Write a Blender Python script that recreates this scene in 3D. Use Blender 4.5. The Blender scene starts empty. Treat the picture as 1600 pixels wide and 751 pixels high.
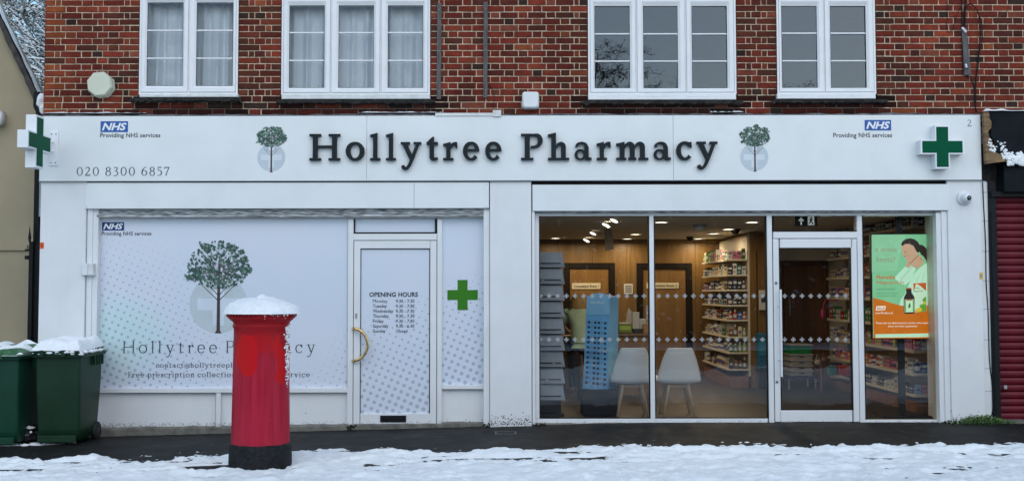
import bpy, bmesh, math, random
import numpy as np
from mathutils import Vector, Matrix, Euler, noise as mnoise
from mathutils.geometry import delaunay_2d_cdt
R = math.radians
rnd = random.Random(7)
S = bpy.context.scene
COL = S.collection

# ------------------------------------------------------------------ camera
CH, CD, FPX = 1.5, 12.2, 1671.0
cd = bpy.data.cameras.new('camera')
cam = bpy.data.objects.new('camera', cd)
COL.objects.link(cam)
cd.sensor_width = 36.0
cd.lens = 36.0 * FPX / 1600.0
cd.clip_start = 0.1
cd.clip_end = 2000.0
cam.location = (0, -CD, CH)
cam.rotation_euler = (Matrix.Rotation(R(90 + 2.72), 3, 'X') @ Matrix.Rotation(R(-0.09), 3, 'Z')).to_euler()
S.camera = cam
CROT = cam.rotation_euler.to_matrix()

def W(px, py, Y):
    """where the sight line of a photograph pixel meets the upright plane at depth Y"""
    d = CROT @ Vector(((px - 800) / FPX, (375.5 - py) / FPX, -1.0))
    t = (Y + CD) / d.y
    return Vector((d.x * t, Y, CH + d.z * t))

def G(px, py, z=0.0):
    """where it meets a level plane"""
    d = CROT @ Vector(((px - 800) / FPX, (375.5 - py) / FPX, -1.0))
    t = (z - CH) / d.z
    return Vector((d.x * t, -CD + d.y * t, z))

# ------------------------------------------------------------------ sky and sun (overcast)
SUN_EL, SUN_AZ = 42.0, 25.0
wd = bpy.data.worlds.new('World')
S.world = wd
wd.use_nodes = True
wn = wd.node_tree
bg = wn.nodes['Background']
sky = wn.nodes.new('ShaderNodeTexSky')
sky.sky_type = 'NISHITA'
sky.sun_disc = False
sky.sun_elevation = R(SUN_EL)
sky.sun_rotation = R(180 - SUN_AZ)
sky.dust_density = 1.0
sky.air_density = 1.0
hs = wn.nodes.new('ShaderNodeHueSaturation')
hs.inputs['Saturation'].default_value = 1.12
hs.inputs['Hue'].default_value = 0.480
wn.links.new(sky.outputs[0], hs.inputs['Color'])
wn.links.new(hs.outputs[0], bg.inputs['Color'])
bg.inputs['Strength'].default_value = 0.13
sl = bpy.data.lights.new('sun', 'SUN')
sl.energy = 0.5
sl.angle = R(50)
sl.color = (1.0, 0.985, 0.96)
so = bpy.data.objects.new('sun', sl)
COL.objects.link(so)
so.rotation_euler = (R(90 - SUN_EL), 0, R(-SUN_AZ))
S.view_settings.view_transform = 'Standard'
S.view_settings.look = 'None'
S.view_settings.exposure = 0.64
S.view_settings.gamma = 1.0
S.render.engine = 'CYCLES'
S.cycles.max_bounces = 8
S.cycles.transparent_max_bounces = 12
S.cycles.use_denoising = True

# ------------------------------------------------------------------ materials
def _new(name):
    m = bpy.data.materials.new(name)
    m.use_nodes = True
    nt = m.node_tree
    return m, nt, nt.nodes['Principled BSDF']

def mat(name, col, rough=.6, metal=0., var=.08, scale=6., bump=0., bscale=60., emit=0., stretch=None, detail=4., spec=None):
    m, nt, b = _new(name)
    N, L = nt.nodes.new, nt.links.new
    b.inputs['Roughness'].default_value = rough
    b.inputs['Metallic'].default_value = metal
    if spec is not None:
        b.inputs['Specular IOR Level'].default_value = spec
    tc = N('ShaderNodeTexCoord')
    mp = N('ShaderNodeMapping')
    L(tc.outputs['Object'], mp.inputs[0])
    if stretch:
        mp.inputs['Scale'].default_value = stretch
    nz = N('ShaderNodeTexNoise')
    nz.inputs['Scale'].default_value = scale
    nz.inputs['Detail'].default_value = detail
    L(mp.outputs[0], nz.inputs['Vector'])
    mx = N('ShaderNodeMix'); mx.data_type = 'RGBA'
    mr = N('ShaderNodeMapRange')
    mr.inputs[1].default_value = .3; mr.inputs[2].default_value = .7
    L(nz.outputs['Fac'], mr.inputs[0])
    L(mr.outputs[0], mx.inputs[0])
    mx.inputs[6].default_value = (*[max(0, c * (1 - var)) for c in col], 1)
    mx.inputs[7].default_value = (*[min(1, c * (1 + var)) for c in col], 1)
    L(mx.outputs[2], b.inputs['Base Color'])
    if bump:
        n2 = N('ShaderNodeTexNoise'); n2.inputs['Scale'].default_value = bscale; n2.inputs['Detail'].default_value = 3
        L(mp.outputs[0], n2.inputs['Vector'])
        bp = N('ShaderNodeBump'); bp.inputs['Strength'].default_value = bump; bp.inputs['Distance'].default_value = .02
        L(n2.outputs['Fac'], bp.inputs['Height'])
        L(bp.outputs[0], b.inputs['Normal'])
    if emit:
        L(mx.outputs[2], b.inputs['Emission Color'])
        b.inputs['Emission Strength'].default_value = emit
    return m

class NM:
    """small arithmetic helper for node trees"""
    def __init__(s, nt): s.nt = nt
    def __call__(s, op, a, b=None, c=None):
        n = s.nt.nodes.new('ShaderNodeMath'); n.operation = op
        for i, v in enumerate((a, b, c)):
            if v is None: continue
            if isinstance(v, (int, float)): n.inputs[i].default_value = v
            else: s.nt.links.new(v, n.inputs[i])
        return n.outputs[0]
    def mix(s, f, a, b):
        n = s.nt.nodes.new('ShaderNodeMix'); n.data_type = 'RGBA'
        if isinstance(f, (int, float)): n.inputs[0].default_value = f
        else: s.nt.links.new(f, n.inputs[0])
        for i, v in ((6, a), (7, b)):
            if isinstance(v, tuple): n.inputs[i].default_value = (*v, 1)
            else: s.nt.links.new(v, n.inputs[i])
        return n.outputs[2]
    def noise(s, vec, scale, detail=4, rough=.55):
        n = s.nt.nodes.new('ShaderNodeTexNoise')
        n.inputs['Scale'].default_value = scale; n.inputs['Detail'].default_value = detail; n.inputs['Roughness'].default_value = rough
        s.nt.links.new(vec, n.inputs['Vector']); return n.outputs['Fac']
    def step(s, v, a, b):
        n = s.nt.nodes.new('ShaderNodeMapRange'); n.interpolation_type = 'SMOOTHSTEP'
        n.inputs[1].default_value = a; n.inputs[2].default_value = b
        s.nt.links.new(v, n.inputs[0]); return n.outputs[0]

def pos(nt):
    g = nt.nodes.new('ShaderNodeNewGeometry')
    sp = nt.nodes.new('ShaderNodeSeparateXYZ'); nt.links.new(g.outputs['Position'], sp.inputs[0])
    return g.outputs['Position'], sp.outputs

def white_paint(name, col, rough=.45, grime=1.):
    """painted surface: faint clouding, vertical runs, algae and splash marks near the ground"""
    m, nt, b = _new(name); q = NM(nt)
    P, xyz = pos(nt)
    n1 = q.noise(P, 2.2, 5)
    mp = nt.nodes.new('ShaderNodeMapping'); mp.inputs['Scale'].default_value = (14, 14, .8); nt.links.new(P, mp.inputs[0])
    n2 = q.noise(mp.outputs[0], 1.5, 4)
    c = q.mix(q.step(n1, .3, .75), col, tuple(v * .93 for v in col))
    c = q.mix(q('MULTIPLY', q.step(n2, .55, .8), .10 * grime), c, (.50, .50, .47))
    n3 = q.noise(P, 38, 6, .7)
    low = q('SUBTRACT', 1., q.step(xyz[2], -.1, .24))
    d = q.step(q('ADD', q('MULTIPLY', low, .5), q('MULTIPLY', n3, .75)), .76, .90)
    c = q.mix(q('MULTIPLY', d, .6 * grime), c, (.08, .085, .06))
    nt.links.new(c, b.inputs['Base Color'])
    b.inputs['Roughness'].default_value = rough
    return m

def glass(name, ior, tint=(1, 1, 1)):
    m = bpy.data.materials.new(name); m.use_nodes = True
    nt = m.node_tree; nt.nodes.clear()
    N, L = nt.nodes.new, nt.links.new
    o = N('ShaderNodeOutputMaterial'); mx = N('ShaderNodeMixShader'); tr = N('ShaderNodeBsdfTransparent'); gl = N('ShaderNodeBsdfGlossy'); fr = N('ShaderNodeFresnel')
    tr.inputs[0].default_value = (*tint, 1); gl.inputs['Roughness'].default_value = 0.0; fr.inputs[0].default_value = ior
    gl.inputs['Color'].default_value = (.95, .97, 1, 1)
    tc = N('ShaderNodeTexCoord'); nz = N('ShaderNodeTexNoise'); nz.inputs['Scale'].default_value = 1.6; bp = N('ShaderNodeBump')
    bp.inputs['Strength'].default_value = .02; bp.inputs['Distance'].default_value = .02
    L(tc.outputs['Object'], nz.inputs['Vector']); L(nz.outputs['Fac'], bp.inputs['Height']); L(bp.outputs[0], gl.inputs['Normal'])
    L(fr.outputs[0], mx.inputs[0]); L(tr.outputs[0], mx.inputs[1]); L(gl.outputs[0], mx.inputs[2]); L(mx.outputs[0], o.inputs[0])
    return m

def wood(name, a, b_, scale=1.2, rough=.45, axis=(9, 9, .55)):
    m, nt, b = _new(name); q = NM(nt)
    P, xyz = pos(nt)
    mp = nt.nodes.new('ShaderNodeMapping'); mp.inputs['Scale'].default_value = axis; nt.links.new(P, mp.inputs[0])
    n1 = q.noise(mp.outputs[0], scale, 6, .6)
    mp2 = nt.nodes.new('ShaderNodeMapping'); mp2.inputs['Scale'].default_value = tuple(v * 6 for v in axis); nt.links.new(P, mp2.inputs[0])
    n2 = q.noise(mp2.outputs[0], scale, 3)
    c = q.mix(q.step(q('ADD', q('MULTIPLY', n1, .7), q('MULTIPLY', n2, .3)), .33, .66), a, b_)
    nt.links.new(c, b.inputs['Base Color']); b.inputs['Roughness'].default_value = rough
    return m

def brick_mat(name, use_attr):
    m, nt, b = _new(name); q = NM(nt)
    P, xyz = pos(nt)
    if use_attr:
        n = nt.nodes.new('ShaderNodeVertexColor'); n.layer_name = 'tint'; base = n.outputs[0]
    else:
        n = nt.nodes.new('ShaderNodeObjectInfo'); base = n.outputs['Color']
    n1 = q.noise(P, 45, 5, .65); n2 = q.noise(P, 9, 4, .6)
    d = q('ADD', q('MULTIPLY', q.step(n1, .3, .7), .5), q('MULTIPLY', q.step(n2, .3, .7), .5))
    mul = nt.nodes.new('ShaderNodeMix'); mul.data_type = 'RGBA'; mul.blend_type = 'MULTIPLY'; mul.inputs[0].default_value = 1
    nt.links.new(base, mul.inputs[6]); nt.links.new(q.mix(d, (.66, .64, .64), (1.28, 1.25, 1.22)), mul.inputs[7])
    big = q.step(q.noise(P, 1.1, 5, .6), .36, .62)
    c0 = nt.nodes.new('ShaderNodeMix'); c0.data_type = 'RGBA'; c0.blend_type = 'MULTIPLY'; c0.inputs[0].default_value = 1
    nt.links.new(mul.outputs[2], c0.inputs[6]); nt.links.new(q.mix(big, (.72, .70, .70), (1.08, 1.06, 1.05)), c0.inputs[7]); mul = c0
    c = q.mix(q('MULTIPLY', q.step(q.noise(P, 16, 6, .7), .60, .74), .35), mul.outputs[2], (.05, .04, .04))
    c = q.mix(q('MULTIPLY', q.step(q.noise(P, 22, 6, .7), .66, .76), .35), c, (.42, .33, .27))
    nt.links.new(c, b.inputs['Base Color']); b.inputs['Roughness'].default_value = .9; b.inputs['Specular IOR Level'].default_value = .2
    bp = nt.nodes.new('ShaderNodeBump'); bp.inputs['Strength'].default_value = .5; bp.inputs['Distance'].default_value = .004
    nt.links.new(n1, bp.inputs['Height']); nt.links.new(bp.outputs[0], b.inputs['Normal'])
    return m

MT = {}
WHITE = (.80, .80, .80)
MT['fascia'] = white_paint('white_fascia_panel', (.77, .80, .81), .32, .35)
MT['white'] = white_paint('white_painted_metal', (.76, .77, .78), .42, 1.)
MT['upvc'] = mat('white_window_plastic', (.76, .77, .79), .3, var=.03)
MT['upvc2'] = mat('off_white_cill_plastic', (.66, .67, .67), .45, var=.12, scale=14)
MT['grey'] = mat('grey_metal', (.28, .30, .32), .45, .3, var=.15, scale=20)
MT['shutter_edge'] = mat('dirty_galvanised_slat', (.33, .34, .35), .55, .2, var=.9, scale=9, stretch=(1, 4, 6), detail=7)
MT['gasket'] = mat('black_rubber_gasket', (.012, .012, .014), .6, spec=.2)
MT['letter'] = mat('dark_slate_letter_face', (.016, .022, .026), .5, var=.06, spec=.12)
MT['print'] = mat('dark_print', (.025, .03, .045), .5, var=.02)
MT['print2'] = mat('grey_print', (.10, .11, .14), .5, var=.02)
MT['nhsblue'] = mat('health_service_blue', (.008, .085, .36), .4, var=.03)
MT['nhsdark'] = mat('dark_health_service_blue', (.012, .03, .16), .4, var=.03)
MT['inkwhite'] = mat('white_ink', (.8, .82, .85), .4, var=.02)
MT['green'] = mat('pharmacy_green', (.0, .085, .040), .5, var=.04, spec=.08)
MT['lime'] = mat('grass_green_vinyl', (.038, .19, .012), .5, var=.03, spec=.2)
MT['disc'] = mat('pale_blue_disc_print', (.52, .585, .64), .5, var=.03)
MT['disc2'] = mat('faint_cross_print', (.65, .70, .75), .5, var=.02)
MT['bark'] = mat('brown_trunk_print', (.055, .030, .025), .6, var=.3, scale=40)
MT['leafa'] = mat('dark_leaf_print', (.028, .07, .055), .6, var=.2)
MT['leafb'] = mat('mid_leaf_print', (.07, .15, .11), .6, var=.2)
MT['leafc'] = mat('pale_leaf_print', (.22, .33, .27), .6, var=.2)
MT['brick'] = brick_mat('fired_clay_brick', False)
MT['brickv'] = brick_mat('fired_clay_brick_small', True)
MT['mortar'] = mat('cream_lime_mortar', (.52, .41, .30), .95, var=.35, scale=25, bump=.4, bscale=200)
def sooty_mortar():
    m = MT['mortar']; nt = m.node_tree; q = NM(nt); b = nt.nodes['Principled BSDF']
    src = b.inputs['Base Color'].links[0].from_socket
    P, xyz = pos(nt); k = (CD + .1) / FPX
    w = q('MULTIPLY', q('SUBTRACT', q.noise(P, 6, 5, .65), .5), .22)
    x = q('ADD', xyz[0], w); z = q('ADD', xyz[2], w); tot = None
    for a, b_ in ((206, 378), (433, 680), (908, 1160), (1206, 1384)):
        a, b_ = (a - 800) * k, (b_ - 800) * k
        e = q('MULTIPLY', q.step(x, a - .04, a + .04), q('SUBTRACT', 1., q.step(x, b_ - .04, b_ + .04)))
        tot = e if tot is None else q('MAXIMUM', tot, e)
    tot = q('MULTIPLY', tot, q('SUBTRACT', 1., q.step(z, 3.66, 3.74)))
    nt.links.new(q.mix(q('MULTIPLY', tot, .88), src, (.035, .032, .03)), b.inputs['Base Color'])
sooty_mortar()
MT['glass'] = glass('shop_glass', 1.70)
MT['glass_up'] = glass('double_glazing', 1.95, (.75, .78, .8))
MT['glass_net'] = glass('clear_double_glazing', 1.5, (.98, .99, 1.0))
MT['red'] = None
MT['black'] = mat('black_paint', (.007, .008, .010), .55, var=.4, scale=30, bump=.2, spec=.2)
MT['snow'] = mat('snow', (.90, .92, .94), .7, var=.05, scale=22, bump=.55, bscale=85, detail=8)
MT['slush'] = mat('trodden_snow', (.90, .92, .93), .55, var=.08, scale=5, bump=.6, bscale=90, detail=8)
MT['lead'] = mat('weathered_lead', (.10, .10, .105), .7, var=.6, scale=12, detail=7)
MT['soot'] = mat('soot_stained_tile', (.022, .020, .018), .9, var=.7, scale=18, bump=.6)
MT['timber'] = mat('weathered_grey_timber', (.095, .092, .095), .85, var=.5, scale=4, stretch=(18, 18, 1.2), detail=6)
MT['cable'] = mat('black_cable', (.009, .008, .009), .6, spec=.2)
MT['cream'] = mat('cream_plastic', (.60, .62, .50), .4, var=.05)
MT['alarm'] = mat('white_plastic_cover', (.72, .74, .77), .3, var=.03)
MT['concrete'] = mat('concrete', (.15, .14, .12), .9, var=.4, scale=9, bump=.4, detail=7)
MT['brass'] = mat('aged_brass', (.70, .48, .20), .2, 1., var=.2, scale=20)
MT['steel'] = mat('brushed_steel', (.6, .6, .6), .3, 1.)
MT['bin'] = mat('dark_green_plastic', (.008, .034, .015), .45, var=.2, scale=3, detail=6, spec=.3)
MT['bin2'] = mat('green_plastic', (.006, .048, .026), .45, var=.2, scale=3, detail=6, spec=.3)
MT['binlid'] = mat('faded_green_lid', (.035, .13, .05), .5, var=.3, scale=8, detail=6)
MT['rubber'] = mat('black_rubber', (.012, .012, .013), .7, var=.3)
MT['stucco'] = mat('beige_render', (.36, .305, .205), .9, var=.08, scale=2, bump=.15, bscale=160)
MT['slate'] = mat('dark_roof_edge', (.05, .045, .042), .85, var=.5, scale=14)
MT['orange'] = mat('orange_sticker', (.75, .11, .02), .5)
MT['yellow'] = mat('yellow_sticker', (.75, .48, .02), .5)
MT['maroon'] = mat('dark_red_shutter', (.115, .007, .016), .45, var=.2, scale=5, spec=.25)
MT['navy'] = mat('blue_black_board', (.005, .008, .012), .6, var=.4, scale=7, detail=6, spec=.12)
MT['rotwood'] = wood('broken_plywood', (.30, .19, .09), (.10, .065, .04), 2., .9, (2, 2, 14))
MT['woodwall'] = wood('oak_panelling', (.21, .116, .028), (.13, .066, .014), 1.1)
MT['wooddoor'] = wood('oak_door_leaf', (.22, .115, .026), (.15, .073, .015), 1.4)
MT['wooddark'] = wood('dark_mahogany', (.26, .115, .055), (.17, .072, .036), 1.2)
MT['doorframe'] = mat('dark_door_frame', (.010, .007, .005), .6, var=.3, spec=.15)
MT['ceiling'] = mat('cream_ceiling', (.62, .58, .49), .8, var=.04, scale=2)
MT['floor'] = wood('brown_laminate_floor', (.026, .018, .012), (.016, .011, .008), 1., .45, (1.0, 7, 1))
MT['lamp'] = mat('lit_lamp_glass', (1., .86, .62), .5, var=.01, emit=5.)
MT['spot'] = mat('dim_lit_lamp_glass', (1., .92, .78), .5, var=.01, emit=1.3)
MT['rack'] = mat('grey_leaflet_rack', (.40, .44, .49), .5, var=.06)
MT['rackdark'] = mat('dark_rack_slot', (.03, .035, .045), .6)
MT['chair'] = mat('white_chair_shell', (.90, .93, .94), .35, var=.02)
MT['beech'] = wood('pale_beech', (.55, .40, .26), (.46, .31, .19), 2.5)
MT['shelf'] = mat('cream_shelf_board', (.62, .56, .46), .5, var=.05)
MT['bag1'] = mat('sky_blue_card', (.15, .46, .86), .45, var=.3, scale=3.5, detail=6)
MT['bag2'] = mat('pale_blue_card', (.26, .58, .92), .45, var=.2, scale=3)
MT['bag3'] = mat('deep_blue_card', (.04, .24, .58), .45, var=.2, scale=4)
MT['plinth'] = mat('dark_blue_grey_plinth', (.010, .012, .018), .6, spec=.2)
MT['skin'] = mat('skin', (.48, .27, .19), .55, var=.06)
MT['tunic'] = mat('pale_green_tunic', (.42, .55, .40), .8, var=.10, scale=9, bump=.3, bscale=25)
MT['hair'] = mat('light_brown_hair', (.40, .25, .10), .6, var=.25, scale=6, stretch=(12, 12, 2))
MT['trouser'] = mat('dark_trousers', (.02, .022, .03), .85)
MT['crate'] = mat('grey_crate', (.40, .37, .33), .6, var=.08)
MT['crategreen'] = mat('green_crate_band', (.008, .22, .05), .5)
MT['pole'] = mat('black_pole', (.006, .006, .007), .4, spec=.3)
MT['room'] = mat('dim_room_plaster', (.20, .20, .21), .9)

def red_paint():
    """pillar box: faded crimson with a patch of fresh scarlet, scuffs near the base"""
    m, nt, b = _new('pillar_box_red'); q = NM(nt)
    tc = nt.nodes.new('ShaderNodeTexCoord')
    sp = nt.nodes.new('ShaderNodeSeparateXYZ'); nt.links.new(tc.outputs['Object'], sp.inputs[0])
    x, z = sp.outputs[0], sp.outputs[2]
    O = tc.outputs['Object']
    w = q('MULTIPLY', q('SUBTRACT', q.noise(O, 5, 5), .5), .16)
    def blob(cx, cz, rx, rz, front=True):
        dx = q('DIVIDE', q('SUBTRACT', q('ADD', x, w), cx), rx); dz = q('DIVIDE', q('SUBTRACT', q('ADD', z, w), cz), rz)
        return q('ADD', q('POWER', q('ABSOLUTE', dx), 2.6), q('POWER', q('ABSOLUTE', dz), 2.6))
    a = q.step(blob(-.075, 1.03, .105, .19), 1.08, .82)
    c2 = q.step(blob(.20, .99, .032, .24), 1.1, .85)
    c3 = q.step(blob(.06, 1.13, .16, .07), 1.2, .5)
    msk = q('MAXIMUM', q('MAXIMUM', a, c2), q('MULTIPLY', c3, .4))
    mp = nt.nodes.new('ShaderNodeMapping'); mp.inputs['Scale'].default_value = (16, 16, 1.1); nt.links.new(O, mp.inputs[0])
    n = q.noise(mp.outputs[0], 1.6, 5)
    base = q.mix(q.step(n, .3, .7), (.33, .005, .021), (.41, .015, .042))
    base = q.mix(q.step(z, .95, 1.25), base, (.32, .004, .009))
    c = q.mix(q('MULTIPLY', msk, .92), base, (.52, .0025, .004))
    sc = q('MULTIPLY', q.step(q.noise(O, 26, 6, .7), .69, .74), q('SUBTRACT', 1., q.step(z, .28, .62)))
    c = q.mix(q('MULTIPLY', sc, .8), c, (.6, .5, .5))
    ch = q.step(q.noise(O, 40, 4, .7), .72, .76)
    c = q.mix(q('MULTIPLY', ch, .8), c, (.08, .004, .008))
    nt.links.new(c, b.inputs['Base Color'])
    b.inputs['Roughness'].default_value = .45; b.inputs['Specular IOR Level'].default_value = .22
    return m
MT['red'] = red_paint()

def vinyl():
    """printed window film: pale blue with a halftone dot field, mint tint at left"""
    m, nt, b = _new('printed_window_film'); q = NM(nt)
    P, xyz = pos(nt)
    k = (CD + .16) / FPX
    px = q('ADD', q('DIVIDE', xyz[0], k), 800.)
    py = q('ADD', q('DIVIDE', q('SUBTRACT', CH, xyz[2]), k), 455.)
    cell = 10.6; an = R(24)
    u = q('DIVIDE', q('ADD', q('MULTIPLY', px, math.cos(an)), q('MULTIPLY', py, math.sin(an))), cell)
    v = q('DIVIDE', q('SUBTRACT', q('MULTIPLY', py, math.cos(an)), q('MULTIPLY', px, math.sin(an))), cell)
    fu = q('SUBTRACT', q('FRACT', u), .5); fv = q('SUBTRACT', q('FRACT', v), .5)
    d = q('SQRT', q('ADD', q('MULTIPLY', fu, fu), q('MULTIPLY', fv, fv)))
    dx = q('SUBTRACT', px, 140.); dy = q('MULTIPLY', q('SUBTRACT', py, 590.), 1.05)
    g1 = q('SUBTRACT', 1., q('DIVIDE', q('SQRT', q('ADD', q('MULTIPLY', dx, dx), q('MULTIPLY', dy, dy))), 265.))
    g2 = q('DIVIDE', q('ADD', q('SUBTRACT', py, 455.), q('MULTIPLY', q('SUBTRACT', px, 620.), .42)), 235.)
    g3 = q('DIVIDE', q('ADD', q('SUBTRACT', py, 560.), q('MULTIPLY', q('SUBTRACT', px, 400.), .14)), 200.)
    g = q('MAXIMUM', q('MAXIMUM', g1, q('MULTIPLY', g2, q.step(px, 480., 560.))), g3)
    r = q('MULTIPLY', q('POWER', q('MINIMUM', q('MAXIMUM', g, 0.), 1.), .65), q('ADD', .27, q('MULTIPLY', q.step(px, 500., 560.), .075)))
    dot = q.step(q('SUBTRACT', d, r), .05, -.05)
    dot = q('MULTIPLY', dot, q.step(g, .0, .12))
    ex = q('DIVIDE', q('SUBTRACT', px, 185.), 95.); ey = q('DIVIDE', q('SUBTRACT', py, 525.), 75.)
    mint = q('SUBTRACT', 1., q('MINIMUM', 1., q('ADD', q('MULTIPLY', ex, ex), q('MULTIPLY', ey, ey))))
    n = q.noise(P, 1.2, 2)
    c = q.mix(q.step(n, .3, .7), (.64, .70, .80), (.67, .71, .79))
    c = q.mix(q('MULTIPLY', mint, .6), c, (.50, .76, .74))
    c = q.mix(q('MULTIPLY', dot, .72), c, (.32, .37, .46))
    nt.links.new(c, b.inputs['Base Color'])
    b.inputs['Roughness'].default_value = .25
    return m
MT['vinyl'] = vinyl()

def curtain_mat():
    m = bpy.data.materials.new('net_curtain_lace'); m.use_nodes = True
    nt = m.node_tree; q = NM(nt); b = nt.nodes['Principled BSDF']
    P, xyz = pos(nt)
    b.inputs['Base Color'].default_value = (.86, .92, .98, 1); b.inputs['Roughness'].default_value = .9
    mp = nt.nodes.new('ShaderNodeMapping'); mp.inputs['Scale'].default_value = (5, 5, 3.2); mp.inputs['Rotation'].default_value = (0, .6, 0); nt.links.new(P, mp.inputs[0])
    wv = nt.nodes.new('ShaderNodeTexWave'); wv.inputs['Scale'].default_value = 5; wv.inputs['Distortion'].default_value = 9; wv.inputs['Detail Scale'].default_value = .8
    nt.links.new(mp.outputs[0], wv.inputs['Vector'])
    patch = q('MULTIPLY', q.step(q.noise(P, 5.5, 3), .5, .62), q('SUBTRACT', 1., q.step(xyz[2], 3.95, 4.3)))
    lace = q('MULTIPLY', q.step(wv.outputs['Fac'], .45, .75), patch)
    al = q('ADD', .86, q('MULTIPLY', lace, .14))
    nt.links.new(al, b.inputs['Alpha'])
    return m
MT['curtain'] = curtain_mat()

def asphalt(name, base, wet):
    m, nt, b = _new(name); q = NM(nt)
    P, xyz = pos(nt)
    n1 = q.noise(P, 1.1, 6, .6); n2 = q.noise(P, 220, 2); n3 = q.noise(P, 7, 6, .7)
    c = q.mix(q.step(n1, .3, .7), tuple(v * .75 for v in base), tuple(v * 1.25 for v in base))
    c = q.mix(q('MULTIPLY', q.step(n2, .5, .8), .5), c, tuple(v * 2.2 for v in base))
    c = q.mix(q('MULTIPLY', q.step(n3, .50, .70), .55), c, (.062, .058, .052))
    n4 = q.noise(P, 2.7, 6, .65); c = q.mix(q('MULTIPLY', q.step(n4, .50, .66), .6), c, tuple(v * .45 for v in base))
    nt.links.new(c, b.inputs['Base Color'])
    rr = nt.nodes.new('ShaderNodeMapRange'); rr.inputs[1].default_value = .35; rr.inputs[2].default_value = .65
    rr.inputs[3].default_value = wet; rr.inputs[4].default_value = .75; nt.links.new(n1, rr.inputs[0])
    nt.links.new(rr.outputs[0], b.inputs['Roughness']); b.inputs['Specular IOR Level'].default_value = .2
    bp = nt.nodes.new('ShaderNodeBump'); bp.inputs['Strength'].default_value = .35; bp.inputs['Distance'].default_value = .004
    nt.links.new(n2, bp.inputs['Height']); nt.links.new(bp.outputs[0], b.inputs['Normal'])
    return m
MT['pave'] = asphalt('damp_asphalt_pavement', (.0085, .0082, .0078), .6)
MT['road'] = asphalt('wet_road_asphalt', (.032, .034, .038), .4)

_c = {}
def flat(name, col, rough=.5, emit=0.):
    k = (name, col, emit)
    if k not in _c: _c[k] = mat(name, col, rough, var=.05, emit=emit)
    return _c[k]

# ------------------------------------------------------------------ objects
WL = {}
def tag(o, label=None, cat=None, group=None, kind=None):
    if label: o['label'] = label
    if cat: o['category'] = cat
    if group: o['group'] = group
    if kind: o['kind'] = kind
    return o

def thing(name, label, cat, loc=(0, 0, 0), group=None):
    o = bpy.data.objects.new(name, None); COL.objects.link(o)
    o.location = loc; o.empty_display_size = .1
    WL[o] = Vector(loc)
    return tag(o, label, cat, group)

def copy_tree(o, parent=None):
    c = o.copy(); COL.objects.link(c)
    if parent is not None: c.parent = parent
    for ch in list(o.children): copy_tree(ch, c)
    return c

def noisev(p, s): return mnoise.noise(Vector((p[0] * s, p[1] * s, p[2] * s)))

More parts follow.
